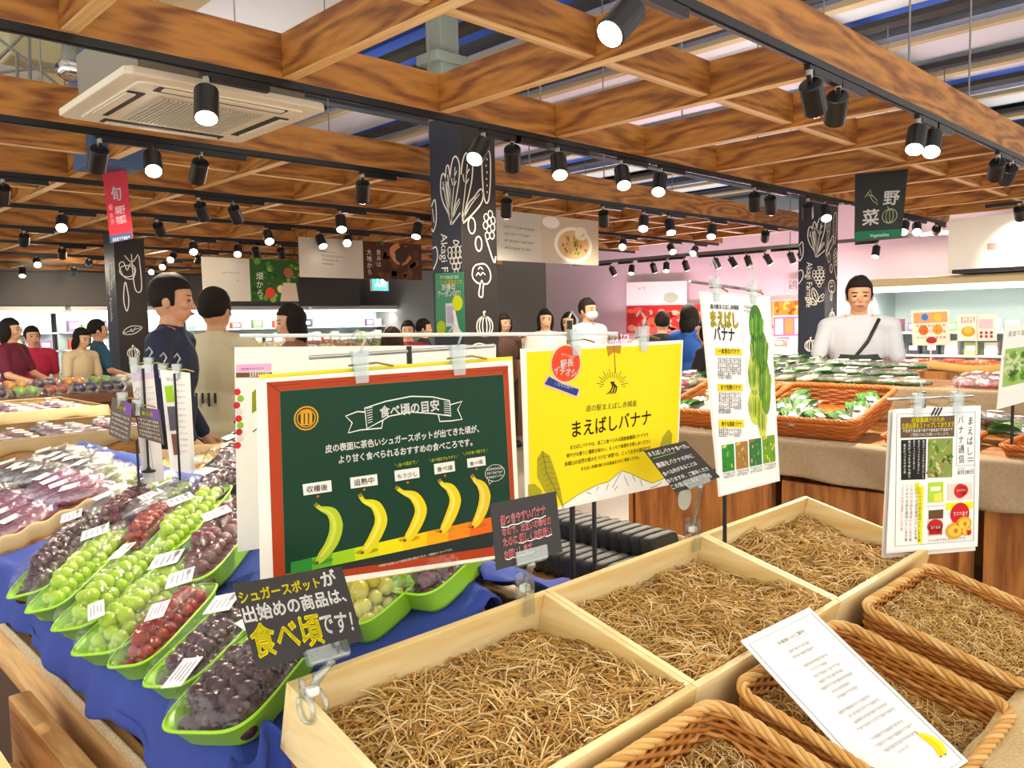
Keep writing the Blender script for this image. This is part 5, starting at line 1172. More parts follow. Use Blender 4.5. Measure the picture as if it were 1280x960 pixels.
def art_main(fl_, fr, w_):
    # one drawing wraps the front edge: the pak choi sits across both faces
    lettuce(fl_, w_ * .66, 2.17, .40)
    lettuce(fr, -.0 + w_ * .0, 2.17, .42)
    fr.line([(.20, 2.62), (.21, 2.36), (.25, 2.34), (.275, 2.5), (.27, 2.68)], closed=True)
    for i in range(6): fr.ring(.24 + .008 * math.sin(i * 3), 2.40 + i * .045, .004, .006, .005, 6)
    fr.ring(.09, 2.16, .033, .055); fr.ring(.15, 2.04, .030, .05)
    for i, (dx, dy) in enumerate(((0, 0), (.045, .02), (-.04, .03), (.01, .055), (.05, .07), (-.03, .085), (.02, .11), (-.02, -.04), (.035, -.035))): fr.ring(.25 + dx * .8, 2.14 + dy, .022, .026, .008, 8)
    fr.line([(.22, 2.08), (.29, 1.92), (.31, 1.96)])
    broccoli(fr, .17, 1.80, .20); pumpkin(fr, .19, 1.47, .17); fr.line([(.0, 1.70), (.09, 1.60)], .012)
    leaf(fr, .03, 1.30, .2, .1); leaf(fr, .10, 1.05, .2, .9); broccoli(fr, .2, .85, .2)
    grapes(fl_, w_ * .80, 2.00, .24); leaf(fl_, w_ * .72, 1.66, .17, 1.9); leaf(fl_, w_ * .76, 1.66, .15, .7); leaf(fl_, w_ * .70, 1.63, .16, 2.6)
    fl_.line([(.0, 2.30), (.05, 2.36), (.06, 2.22), (.02, 2.14), (.0, 2.20)]); fl_.line([(.02, 2.30), (.035, 2.2)], .008); fl_.line([(0, 2.02), (.05, 2.03), (.06, 1.95), (.0, 1.86)])
    pumpkin(fl_, w_ * .5, 1.15, .16)
CW = .325; C1 = (3.62, 4.16)
column(C1[0], C1[1], CW, 'dark square column with chalk vegetable drawings behind the yellow poster', art_main)
column(9.05, 4.1, CW, 'dark chalk drawn column behind the shop assistant on the right', art_main)
def art_left(fl_, fr, w_):
    lettuce(fl_, w_ * .5, 1.98, .3)
    fr.line([(.05, 2.28), (.10, 2.14), (.2, 2.12), (.24, 2.24), (.18, 2.30), (.14, 2.22), (.10, 2.32)], .012, True); fr.ring(.14, 2.21, .09, .07, .012)
    fr.line([(.20, 2.42), (.22, 2.0), (.30, 2.0), (.29, 2.4)], .012); fr.line([(.12, 2.4), (.2, 2.32), (.28, 2.42)], .012)
    fr.line([(.10, 2.05), (.08, 1.85), (.11, 1.72), (.14, 1.85), (.12, 2.05)], .012, True); leaf(fr, .05, 1.45, .24, .3); pumpkin(fr, .16, 1.2, .16)
column(3.46, 10.4, .36, 'dark chalk drawn column far left behind the red hanging banner', art_left)
# coupon poster fixed to the column's left face
fx = C1[0] - .004; yA, yB = C1[1] + CW - .02, C1[1] + .005
c4 = [atpl(544, 342, (fx, 0, 0), (1, 0, 0)), atpl(579, 340, (fx, 0, 0), (1, 0, 0)), atpl(581, 416, (fx, 0, 0), (1, 0, 0)), atpl(545, 417, (fx, 0, 0), (1, 0, 0))]
S, P = sheet('coupon_poster', c4, '1f7f55', 'green coupon poster with a phone drawing stuck on the chalk column', 'poster', th=.003); q = Z(530, 140, 3.1)
P.text('お得な', q(70, 690), q(122, 688), 'f4f4ee', 2, .03); P.text('クーポンGET!', q(54, 716), q(142, 712), 'f4f4ee', 2, .03, 1.2); P.marks(q(62, 648), q(135, 645), 10, .022, 'd8e8d8', 2); P.text('アプリ会員限定です', q(52, 668), q(148, 664), 'e8e020', 2, .02)
P.poly([q(84, 742), q(112, 740), q(116, 830), q(86, 832)], 'c8ccd4', 2); P.poly([q(88, 752), q(110, 750), q(112, 815), q(90, 818)], 'b0a8c8', 3); P.poly([q(112, 770), q(120, 762), q(140, 858), q(112, 858)], 'e8e8e8', 2); P.disc(q(130, 740), .055, 'c8d820', 2, n=14); P.disc(q(67, 836), .05, 'a8c020', 2, n=14); P.build(S)

# ================================================================== hanging banners and panels
def hang(t, pts, top=2.61):
    b = MB()
    for p in pts: b.tube([p, V((p.x, p.y, top + .02))], .004, 4)
    obj('cord', b, M_blk2, t)
c4 = [atd(127, 208, 5.5), atd(157, 205, 5.4), atd(166, 298, 5.4), atd(138, 304, 5.5)]
c4 = [atpl(p[0], p[1], c4[0], (c4[3] - c4[0]).cross(c4[1] - c4[0])) for p in ((127, 208), (157, 205), (166, 298), (138, 304))]
S, P = sheet('hanging_banner', c4, 'c2263a', 'narrow red hanging banner for seasonal produce in front of the far column', 'banner', th=.003, rough=.7); q = Z(0, 200, 6.4)
P.text('旬', (145 - 5, 200 + 48), (145 + 11, 200 + 47), 'f6e8e8', 2, .03) if False else P.text('旬', (140, 250), (152, 248.5), 'f8ecec', 2, .02)
P.vtext('野菜', (152, 256), (155.5, 280), 'f0c8cc', 2, .02); P.vtext('果物', (146.5, 257), (149.5, 281), 'f0c8cc', 2, .02); P.disc((138.5, 259), .022, 'e87a84', 2, n=10); P.vtext('季節', (139, 266), (141.5, 281), 'e89aa2', 2)
P.poly([(136.8, 295), (165.2, 290), (166, 298), (138, 304)], '3c5578', 1); P.marks((141, 302), (163, 298), 8, .022, 'dfe6ee', 2); P.build(S)
b = MB(); b.tube([c4[0], c4[1]], .008, 6); obj('top_rod', b, M_blk2, S)
c4 = [atpl(p[0], p[1], atd(1100, 250, 6.2), FW * .96 + RT * .1) for p in ((1069, 219), (1135, 212), (1127, 296), (1068, 300))]
S, P = sheet('hanging_banner', c4, '1d2220', 'black hanging banner for vegetables with a green bottom edge', 'banner', th=.003, rough=.7)
P.text('野', (1104, 255), (1123, 254), 'f2f2ee', 2, .02, 1.0); P.text('菜', (1078, 280.5), (1098, 279), 'f2f2ee', 2, .02, 1.0)
P.ring((1112, 270), .055, .005, 'a8b08a', 1); P.ring((1112, 270), .028, .004, 'a8b08a', 1, ry=1.9); P.line([(1112, 262), (1112, 279)], .004, 'a8b08a', 1); P.line([(1112, 262), (1109, 258)], .005, 'a8b08a', 1)
P.line([(1082, 245), (1085, 240), (1090, 250), (1097, 256), (1096, 250), (1090, 244)], .005, 'a8b08a', 1, closed=True, sm=False); P.line([(1085, 241), (1081, 247), (1088, 237), (1090, 246)], .006, 'a8b08a', 1)
P.poly([(1067.6, 290), (1128.2, 286), (1127, 296), (1068, 300)], '136a4a', 1); P.text('Vegetables', (1087, 296.5), (1111, 295), 'bfe0cc', 2); P.build(S)
b = MB(); b.tube([c4[0], c4[1]], .009, 6); obj('top_rod', b, M_blk2, S)
def panel(x0, x1, x2, y, z0, z1, lab, photo, txt):
    c4 = [V((x0, y, z1)), V((x2, y, z1)), V((x2, y, z0)), V((x0, y, z0))]
    S, P = sheet('hanging_sign', c4, 'c9c2b4', lab, 'hanging sign', th=.012, rough=.6); k = (x1 - x0) / (x2 - x0)
    S_ = P; photo(P, k); txt(P, k); P.build(S); hang(S, [V((5.54 if y < 6 else x0 + .1, y + .006, z1)), V((6.45 if y < 6 else x2 - .1, y + .006, z1))]); return S
def dabs(P, n, x0, x1, y0, y1, cols, w0=.02, w1=.06, seed=1):
    random.seed(seed)
    for _ in range(n): a, b_ = ru(x0, x1), ru(y0, y1); P.disc((a, b_), ru(w0, w1), random.choice(cols), 2, px=False, n=9, part='photo_print')
def ph_soil(P, k):
    P.poly([(k, 0), (1, 0), (1, 1), (k, 1)], '4a2c18', 1, 'photo_print', px=False); dabs(P, 30, k + .03, .97, .25, .95, ['5a3820', '3c2212', '6a4428'], seed=2); dabs(P, 8, k + .02, .98, .02, .1, ['7a8a30', '5a6a20'], .015, .03, 3)
    P.line([(.80, .05), (.74, .2), (.76, .45), (.80, .58)], [.06, .08, .06, .02], 'c88a5a', 3, 'photo_print', px=False, sm=True); P.line([(.90, .35), (.86, .52), (.82, .6)], [.05, .04, .02], 'b87a4c', 3, 'photo_print', px=False); P.disc((.80, .38), .06, '2e3430', 4, 'photo_print', px=False)
def tx_soil(P, k):
    P.text('大地の恵みを、まっすぐに。', (.16, .34), (k - .22, .36), '4a4438', 2, .02, px=False)
    for i, w_ in enumerate((.16, .2, .24)): P.marks((.16, .46 + i * .1), (k - w_, .48 + i * .1), 22, .018, '6a6458', 2, px=False)
    P.vtext('恵みは', (k + .13, .2), (k + .13, .68), 'e8e0d0', 3, px=False); P.vtext('大地から', (k + .05, .2), (k + .05, .9), 'e8e0d0', 3, px=False)
panel(4.63, 5.47, 6.34, 8.07, 2.04, 2.485, 'hanging panel with a soil photograph of cupped hands, left of the chalk column', ph_soil, tx_soil)
def ph_veg(P, k):
    P.poly([(k, 0), (1, 0), (1, 1), (k, 1)], '2f5a28', 1, 'photo_print', px=False); dabs(P, 40, k + .02, .98, .05, .95, ['3f7a2c', '5a9a3c', '24481c', '7ab04a'], .02, .05, 5); P.disc((k + .4 * (1 - k), .8), .07, 'd8432c', 3, 'photo_print', px=False); P.disc((k + .62 * (1 - k), .7), .05, 'e8d8a0', 3, 'photo_print', px=False)
    P.disc((k + .8 * (1 - k), .3), .07, 'a8683c', 3, 'photo_print', px=False, ry=.07); P.poly([(k + .6 * (1 - k), 1), (k + .68 * (1 - k), .55), (k + .95 * (1 - k), .55), (1, 1)], 'd8c8b0', 3, 'photo_print', px=False)
def tx_veg(P, k):
    P.marks((.2, .36), (k - .1, .37), 18, .02, '6a6458', 2, px=False); P.marks((.34, .5), (k - .14, .51), 9, .02, '6a6458', 2, px=False); P.vtext('畑から', (k + .1, .3), (k + .1, .9), 'e8e8d8', 4, px=False)
panel(4.24, 4.86, 5.54, 9.72, 1.825, 2.365, 'hanging panel with a green vegetable photograph, furthest on the left', ph_veg, tx_veg)
def ph_dish(P, k):
    P.poly([(k, 0), (1, 0), (1, 1), (k, 1)], 'c8b8a0', 1, 'photo_print', px=False); c = k + (1 - k) * .55
    P.disc((k + .10, .14), .13, 'efe9df', 2, 'photo_print', px=False, ry=.06); P.disc((c, .58), .30, 'efe8dc', 2, 'photo_print', px=False, n=28, ry=.185); P.disc((c, .58), .25, 'd8b078', 3, 'photo_print', px=False, n=28, ry=.15)
    random.seed(9)
    for i in range(46): a, r_ = ru(0, 6.28), ru(0, .16); P._put([(c * P.w + r_ * 1.2 * math.cos(a) + dx, .52 * P.h + r_ * .8 * math.sin(a) + dy) for dx, dy in ((0, 0), (ru(.02, .05), ru(-.02, .02)), (ru(.0, .04), ru(.02, .05)))], [(0, 1, 2)], random.choice(['4f8a2a', '7ab03c', 'c8862a', '9a5a20', 'd8a83c', '35681e']), 4, 'photo_print')
    P.disc((c + .08, .32), .10, 'e8dfc0', 4, 'photo_print', px=False, ry=.07)
def tx_dish(P, k):
    for i in range(4): P.marks((.06, .34 + i * .14), (k - .06 - .04 * (i % 2), .36 + i * .14), 12, .024, '6a6458', 2, px=False)
panel(5.32, 5.92, 6.82, 5.6, 2.085, 2.56, 'hanging panel with a rice bowl photograph, right of the chalk column', ph_dish, tx_dish)
# exit sign
p = atd(474, 351, 13.5); t = thing('exit_sign', 'small green and white exit sign far back under the soffit', 'exit sign', p)
b = MB(); b.box(p, (.34, .05, .34), MX.Identity(4)); obj('housing', b, mat('exit_white', 'dff2ee', .4), t)
b = MB(); q_ = p + V((0, -.028, 0)); b.box(q_, (.30, .006, .30)); f_ = obj('face', b, mat('exit_green', '2bb09a', .4, emit=1.5), t)
b = MB(); b.box(q_ + V((.06, -.004, 0)), (.10, .004, .2)); b.sph(q_ + V((-.05, -.004, .07)), (.03, .004, .03), 8, 5); b.tube([q_ + V((-.05, -.004, .05)), q_ + V((-.06, -.004, -.02)), q_ + V((-.10, -.004, -.1))], .014, 5); b.tube([q_ + V((-.06, -.004, -.02)), q_ + V((-.02, -.004, -.1))], .013, 5); obj('pictogram', b, mat('exit_glow', 'e8fff8', .4, emit=2), f_)
b = MB(); b.tube([p + V((0, 0, .17)), V((p.x, p.y, 2.6))], .01, 6); obj('stem', b, M_grey, t)

# ================================================================== vegetable island on the right
M_burl = mat('burlap_grey', 'a08c70', .9, noise=(90, .12), bump=(14, .5))
M_cab = wood('cabinet_wood', '8a5226', 'bf8244', 2, 1.2, .5, 7, .12)
M_wr = islands('wicker_orange', ['a85a22', 'c8742e', 'b56628', 'd88a40'], .5)
t = thing('vegetable_island', 'long stepped wooden island with burlap skirts across the right middle', 'display island', (4.4, 1.3, 0))
for i, (y0, y1) in enumerate(((-1.0, .02), (.03, 1.02), (1.03, 1.92), (1.93, 2.82))):
    b = MB(); b.box((3.72, (y0 + y1) / 2, .36), (.03, y1 - y0 - .06, .66)); obj('cabinet_panel', b, M_cab, t, bevel=.004)
    b = MB(); b.box((3.70, y0 + .02, .37), (.05, .045, .70)); obj('post', b, M_cab, t, bevel=.003)
b = MB(); b.box((4.1, .9, .875), (.80, 3.9, .03)); obj('lower_shelf', b, M_cab, t)
b = MB(); b.box((4.49, .9, .99), (.03, 3.9, .22)); b.box((4.85, .9, 1.085), (.75, 3.9, .03)); obj('upper_shelf', b, M_cab, t)
b = MB(); b.box((5.22, .9, .55), (.03, 3.9, 1.1)); obj('back_board', b, M_cab, t)
b = MB(); b.box((4.48, 2.84, .44), (1.5, .03, .86)); obj('end_board', b, M_cab, t)
def skirt(u, v):
    y = -1.0 + 3.86 * u; x = 3.655 - .02 * v - .030 * math.sin(y * 7 + 2 * v) * v - .018 * math.sin(y * 19 + 3 * v) * v; z = .905 - .19 * v + .02 * math.sin(y * 4.3) * v
    if v < .06: x += .06
    return V((x, y, z))
b = MB(); b.surf(skirt, 110, 14); tag(obj('burlap_skirt', b, M_burl, smooth=True, solid=.006), 'grey beige burlap skirt along the front of the right vegetable island', 'cloth')
def skirt2(u, v):
    y = -1.0 + 3.86 * u; return V((4.46 - .01 * v - .008 * math.sin(y * 11) * v, y, 1.115 - .16 * v))
b = MB(); b.surf(skirt2, 80, 8); tag(obj('burlap_skirt', b, M_burl, smooth=True, solid=.005), 'burlap strip along the upper tier of the right vegetable island', 'cloth')
def Txy(o, rz, tilt=0): return Tr(*o) @ Rz(rz) @ MX.Rotation(tilt, 4, 'Y')
# baskets on the lower tier
def vbasket(px0, px1, py, lab, tilt=R(-10), d_=.50, h_=.14, z=1.0, rows=9):
    a, c = atz(px0, py, z), atz(px1, py, z); x = 3.74
    y0, y1 = min(a.y, c.y), max(a.y, c.y); w_ = y1 - y0
    T = MX(((0, 1, 0, x), (1, 0, 0, y0), (0, 0, 1, z), (0, 0, 0, 1)))     # local x along y, local y away from the shopper
    T = Tr(x, y0, z) @ MX(((0, 1, 0, 0), (1, 0, 0, 0), (0, 0, 1, 0), (0, 0, 0, 1)))
    # slope the basket up to the back
    S_ = Tr(x, y0, z) @ MX.Rotation(tilt, 4, 'Y') @ Tr(-x, -y0, -z)
    return wicker_basket((0, 0, 0), w_, d_, h_, lab, T=S_ @ T, m_side=M_wr, rim_r=.008, rows=rows, group='orange wicker baskets of greens', st=.05), w_, d_
VB = []
def yat(px, x=3.72, z=.93): return atx(px, 560, x).y
YB = [(1.54, 2.10, 'orange wicker basket with one empty side, right of the tall white sign', .53), (2.16, 2.62, 'orange wicker basket of mixed bags beside the yellow poster', .53)]
for y0, y1, lab, d_ in YB:
    T = MX(((0, 1, 0, 3.73), (1, 0, 0, y0), (0, 0, 1, .995), (0, 0, 0, 1))); S_ = Tr(3.73, y0, .995) @ MX.Rotation(R(-14), 4, 'Y') @ Tr(-3.73, -y0, -.995)
    wicker_basket((0, 0, 0), y1 - y0, d_, .10, lab, T=S_ @ T, m_side=M_wr, rim_r=.008, rows=8, group='orange wicker baskets of greens', st=.05)
for y0, lab in ((1.10, 'flat orange wicker tray just right of the half empty basket'), (.62, 'flat orange wicker tray behind the hanging newsletter'), (.18, 'flat wicker tray right of the hanging newsletter')):
    T = MX(((0, 1, 0, 3.74), (1, 0, 0, y0), (0, 0, 1, .945), (0, 0, 0, 1)))
    wicker_basket((0, 0, 0), .33, .40, .045, lab, T=T, m_side=M_wr, rim_r=.007, rows=4, group='flat wicker trays', st=.05)
random.seed(77); cnt = {}
def veg(kind, x, y, z, rz, where, grp, tilt=0, s=1.0):
    k_ = (kind, where); cnt[k_] = cnt.get(k_, 0) + 1
    t = place(kind, Tr(x, y, z) @ MX.Rotation(tilt, 4, 'Y') @ Rz(rz) @ MX.Scale(s, 4), '%s, %s of those %s' % (DESC[kind], ORD[(cnt[k_] - 1) % 20], where), 'bag', grp); return t
for bi, (y0, y1, lab, d_) in enumerate(YB):
    nm = ['in the basket right of the tall sign', 'in the basket beside the yellow poster'][bi]
    spots = [(.10, .08), (.10, .20), (.22, .09), (.22, .20), (.36, .10), (.10, .33), (.10, .45), (.24, .47), (.38, .47)] if bi == 0 else [(a, c) for a in (.10, .24, .38) for c in (.10, .24, .38)]
    for a, c in spots:
        if c > y1 - y0 - .08: c = y1 - y0 - .09
        veg(random.choice(['leafy_green', 'white_stem_green', 'leafy_green']) if bi < 1 else random.choice(['radish', 'leafy_green', 'mushroom', 'green_grape']), 3.75 + a, y1 - c if bi == 0 else y0 + c, (.868 + a * .25 + .07), ru(-.5, .5) + (.4 if bi == 0 else 0), nm, 'bags in the orange baskets', R(-14), .85)
for i, y in enumerate((.40, .52, .66, .80, .98, 1.12, 1.26, 1.40)): veg('eggplant' if i % 2 else 'leafy_green', 4.18 + .08 * (i % 2), y, .92 + .05 * (i % 2), ru(1, 2), 'behind the newsletter', 'bags on the lower tier')
for i, y in enumerate((1.05, 1.25, 1.45, 1.65, 1.85, 2.05, 2.25, 2.45, 2.65)): veg(['mushroom', 'radish', 'eggplant', 'green_grape'][i % 4], 4.36, y, .945, ru(0, 3), 'under the upper tier edge', 'bags under the upper tier edge')
for i, y in enumerate((-.05, .08, .22)): veg('radish', 4.0, y, .90, ru(0, 3), 'right of the newsletter', 'bags on the lower tier')
for r_ in range(3):
    for i in range(12):
        y = 2.70 - i * .135; x = 4.62 + r_ * .17; px = proj((x, y, 1.15))[0]
        k = 'leafy_green' if px < 1000 else ('white_stem_green' if px < 1042 else 'cucumber')
        if px < 1148: veg(k, x, y, 1.105 + .035 * r_, ru(-.5, .5) + (PI / 2 if k == 'cucumber' and i % 3 else 0), 'on the upper tier', 'bags on the upper tier')
for r_ in range(2):
    for i in range(7): veg('radish', 4.58 + r_ * .15, 1.32 - i * .10, 1.105 + .02 * r_, ru(0, 3), 'on the upper tier front', 'bags on the upper tier')
def black_box(y, lab):
    t = thing('black_box', lab, 'box', (4.62, y, 1.10), 'black cartons with a green dot'); b = MB(); b.box((4.62, y, 1.19), (.16, .17, .18)); obj('carton', b, mat('carton_black', '1d1f1e', .45), t, bevel=.004)
    b = MB(); b.lathe([(.028, -.001), (.028, .001)], 14, Tr(4.538, y, 1.155) @ MX.Rotation(PI / 2, 4, 'Y')); obj('green_dot', b, mat('dot_green', '4fc02a', .5), t)
    b = MB(); b.box((4.538, y, 1.21), (.003, .09, .05)); obj('dark_label', b, mat('carton_label', '3a3c3c', .5), t); return t
black_box(.48, 'black carton with a green dot, next to the radishes'); black_box(.25, 'black carton with a green dot, the one further right'); 
# third tier: a low table behind with fruit packs, paper rim and picture cards
t = thing('fruit_table', 'wooden table with a paper rim behind the upper vegetable tier', 'table', (6.55, 1.9, 0))
b = MB(); b.box((6.55, 1.9, 1.06), (.9, 2.4, .06)); obj('top', b, M_cab, t); b = MB(); b.box((6.55, 1.9, .5), (.8, 2.3, 1.0)); obj('body', b, M_cab, t)
slab('paper_edging', 'crinkled golden paper edging of the fruit table on the right', (6.10, .8, 1.09), (6.10, 2.9, 1.09), .06, .04, .012, mat('paper_gold', 'e0b668', .8))
def pack(name, x, y, z, col, lab, grp, s=(.13, .16, .05)):
    t = thing(name, lab, 'fruit pack', (x, y, z), grp); b = MB(); b.hexa([(x - s[0] * .42, y - s[1] * .42, z), (x + s[0] * .42, y - s[1] * .42, z), (x + s[0] * .42, y + s[1] * .42, z), (x - s[0] * .42, y + s[1] * .42, z)], [(x - s[0] / 2, y - s[1] / 2, z + s[2]), (x + s[0] / 2, y - s[1] / 2, z + s[2]), (x + s[0] / 2, y + s[1] / 2, z + s[2]), (x - s[0] / 2, y + s[1] / 2, z + s[2])]); obj('punnet', b, film('punnet_clear', 'ffffff', .6, .15, .1), t)
    for i in range(6):
        b = MB(); b.sph((x + (i % 2 - .5) * s[0] * .45, y + (i // 2 - 1) * s[1] * .3, z + s[2] * .75), s[0] * .22, 8, 6); obj('fruit', b, mat('fruit_' + col, col, .35), t, smooth=True)
    return t
n_ = 0
for r_ in range(3):
    for i in range(9):
        y = .95 + i * .21; col = random.choice(['d83a2a', 'e8762a', 'c8281e']) if y > 1.9 else random.choice(['e8922a', 'e0a040', 'd86a24'])
        pack('fruit_punnet', 6.22 + r_ * .20, y, 1.09, col, 'fruit punnet, %s from the right in the %s row of the golden edged table' % (ORD[i], ORD[r_]), 'punnets on the golden edged table')
def pcard(px4, d, col, lab, deco, post_to):
    c4 = [atd(px, py, d) for px, py in px4]; S, P = sheet('picture_card', c4, col, lab, 'card', th=.004); deco(P); P.build(S)
    a = (c4[2] + c4[3]) / 2 + FW * .01; post('thin white post carrying the ' + lab.split(' with')[0], (a.x, a.y, post_to), (a.x, a.y, a.z + .15), .006, m_=mat('post_white', 'dcd8cc', .5)); return S
def dc1(P):
    P.poly([(.05, .08), (.95, .05), (.95, .35), (.05, .38)], 'e8a070', 1, px=False); P.disc((.35, .2), .025, '3a7ac8', 2, px=False); P.disc((.7, .22), .03, 'f0c040', 2, px=False)
    P.disc((.3, .57), .036, 'e8702a', 2, px=False); P.disc((.68, .56), .036, 'f09a3a', 2, px=False); P.disc((.5, .86), .04, 'b02a2a', 2, px=False, ry=.024)
    for i in range(3): P.marks((.1, .48 + i * .17), (.9, .47 + i * .17), 8, .018, '8a4a2a', 3, px=False)
pcard([(1139, 388), (1186, 387), (1188, 431), (1141, 432)], 5.85, 'f6e4cc', 'orange picture card with fruit photographs on the golden edged table', dc1, 1.09)
def dc2(P):
    P.disc((.27, .65), .05, 'f0a02a', 1, px=False, ry=.038); P.disc((.26, .6), .028, 'f8c850', 2, px=False); P.poly([(.54, .2), (.9, .2), (.9, .55), (.54, .55)], 'eec8d0', 1, px=False)
    for i in range(2): P.marks((.08, .2 + i * .12), (.45, .2 + i * .12), 5, .02, 'a84a3a', 2, px=False)
    for i in range(6): P.disc((.6 + (i % 3) * .13, .7 + i // 3 * .14), .012, 'c83a3a', 2, px=False, n=8)
    P.line([(.5, .02), (.5, .98)], .006, 'd8b8a0', 1, px=False)
pcard([(1197, 393), (1246, 392), (1246, 426), (1197, 426)], 5.80, 'fbf0dc', 'cream double picture card with an orange dish on the golden edged table', dc2, 1.09)
# tall green card cut by the right edge
c4 = [atd(1256, 405, 3.3), atd(1290, 403, 3.3), atd(1290, 500, 3.3), atd(1246, 512, 3.3)]
S, P = sheet('produce_card', c4, 'eceee4', 'pale green leaf picture card cut by the right picture edge', 'sign', th=.004); P.poly([(.1, .3), (.9, .3), (.9, .75), (.1, .75)], '9ac06a', 1, px=False); dabs(P, 30, .15, .85, .35, .7, ['4f8a2a', '7ab03c', 'c8d8a0'], .01, .02, 6); P.marks((.15, .15), (.9, .15), 5, .02, '9a9a90', 2, px=False); P.build(S)
a = atd(1266, 505, 3.32); post('black post carrying the pale green leaf card', (a.x, a.y, 0), (a.x, a.y, a.z + .2), .006)

# ================================================================== cold wall on the right
t = thing('refrigerated_case', 'open refrigerated display case with a bright strip light at the right edge', 'refrigerator', (10.0, 2.6, 0))
b = MB(); b.box((10.3, 2.5, 1.0), (.06, 2.6, 1.7)); obj('back_panel', b, mat('case_teal', 'c3d6d4', .4), t)
b = MB(); b.box((9.9, 2.5, .4), (.85, 2.6, .8)); obj('tub', b, mat('case_red', 'a82a3a', .45), t, bevel=.02)
b = MB(); b.box((9.80, 2.5, 1.85), (.95, 2.66, .09)); obj('canopy', b, mat('case_beige', 'bfae86', .5), t, bevel=.01)
b = MB(); b.box((9.50, 2.5, 1.775), (.10, 2.5, .05)); obj('strip_light', b, mat('strip_light', 'f4fbff', .4, emit=4), t)
for z in (1.28, 1.02): b = MB(); b.box((10.0, 2.5, z), (.5, 2.55, .02)); obj('shelf', b, mat('case_white', 'e6ebec', .35), t)
for s in (1.21, 3.79): b = MB(); b.box((9.95, s, 1.3), (.7, .04, 1.06)); obj('side_panel', b, mat('case_side', '9fb0b0', .4), t)
b = MB(); b.lathe([(.16, -.004), (.16, .004)], 24, Tr(9.47, 2.0, .62) @ MX.Rotation(PI / 2, 4, 'Y')); obj('white_emblem', b, mat('case_emblem', 'e8dcd8', .5), t)
l = bpy.data.lights.new('strip_glow', 'AREA'); l.shape = 'RECTANGLE'; l.size = 2.4; l.size_y = .08; l.energy = 26; l.color = (.95, 1, 1); lo = bpy.data.objects.new('strip_glow', l); COL.objects.link(lo); lo.location = (9.55, 2.5, 1.74); lo.rotation_euler = (0, R(25), PI / 2 * 0); lo.rotation_euler = (0, R(25), 0)
l.size = .08; l.size_y = 2.4
random.seed(12)
def carton(x, y, z, sx, sy, sz, col, lab, grp):
    t = thing('food_package', lab, 'package', (x, y, z), grp); b = MB(); b.box((x, y, z + sz / 2), (sx, sy, sz)); obj('body', b, mat('pkg_' + col, col, .4), t, bevel=.006)
    b = MB(); b.box((x - sx / 2 - .001, y, z + sz * .55), (.002, sy * .7, sz * .4)); obj('label', b, mat('pkg_lab', 'f2efe8', .5), t); return t
PK = ['d8d0c0', '8a4a5a', 'e8e4dc', '6a8a4a', 'c8a83a', '7a5a78', 'f0f0ea', 'b84a3a', '9ab06a', '3a3a40']
for r_, z in enumerate((1.29, 1.03)):
    for i in range(12): carton(9.88, 1.4 + i * .2, z + .003, .12, .13, ru(.10, .17), random.choice(PK), 'package in the cold case, %s from the right on the %s shelf' % (ORD[i], ['upper', 'lower'][r_]), 'packages in the cold case')
b = MB(); b.box((9.62, 1.4, 2.22), (.25, 3.1, .56)); struct('wall_bulkhead', b, mat('bulkhead_white', 'e9e5e0', .6))
b = MB(); b.box((9.45, 1.3, 1.925), (.6, 3.0, .04)); struct('trim_2', b, mat('canopy_black', '161616', .5))
b = MB(); p = atx(1240, 308, 9.49); b.box(p, (.006, .09, .07)); tag(obj('wall_emblem', b, mat('emblem_pink', 'c87a78', .5)), 'small faded pink emblem on the white bulkhead at the right', 'emblem')
put_spot(8.9, 2.15, 2.55, (.8, .1, -.5), 'y', 'small black spotlight lighting the white bulkhead')
# pink wall: meat photographs, bright board, counter
def wallboard(name, px4, col, lab, deco=None, x=12.43):
    c4 = [atx(px, py, x) for px, py in px4]; S, P = sheet(name, c4, col, lab, 'poster', th=.02, rough=.5)
    if deco: deco(P)
    P.build(S); return S
def meat(P):
    random.seed(31); P.poly([(.02, .04), (.98, .04), (.98, .96), (.02, .96)], 'b8302a', 1, px=False)
    for i in range(46): a, c = ru(.05, .95), ru(.12, .9); P.disc((a, c), ru(.05, .14), random.choice(['d8584a', 'c83a34', 'e88a78', 'f0b0a0', '9a2420', 'd86a3a']), 2, px=False, n=9, ry=ru(.04, .08))
def fried(P):
    random.seed(32); P.poly([(.02, .02), (.98, .02), (.98, .4), (.02, .4)], 'd8702a', 1, px=False); dabs(P, 40, .06, .94, .06, .36, ['f09a3a', 'c85a1c', 'f8b860', 'e0782a'], .02, .06, 7)
    P.poly([(.02, .45), (.98, .45), (.98, .97), (.02, .97)], 'd84a7a', 1, px=False)
    for i in range(4): P.poly([(.06 + i * .235, .5), (.25 + i * .235, .5), (.25 + i * .235, .92), (.06 + i * .235, .92)], ['f2e0e6', 'e86a3a', 'f8d0dc', 'f0e8ec'][i], 2, px=False)
wallboard('wall_poster', [(783, 382), (890, 380), (890, 416), (783, 416)], 'c8403a', 'wide red meat photograph on the pink wall', meat)
wallboard('wall_poster', [(890, 379), (966, 377), (966, 414), (890, 416)], 'd8782a', 'orange fried food photograph on the pink wall, left of the tall sign', lambda P: dabs(P, 60, .04, .96, .08, .92, ['f09a3a', 'c85a1c', 'f8b860', 'e0782a', 'a84a1a'], .03, .08, 8))
wallboard('wall_poster', [(966, 376), (1019, 374), (1019, 420), (966, 422)], 'e8a0b8', 'orange and pink fried chicken board on the wall right of the tall sign', fried)
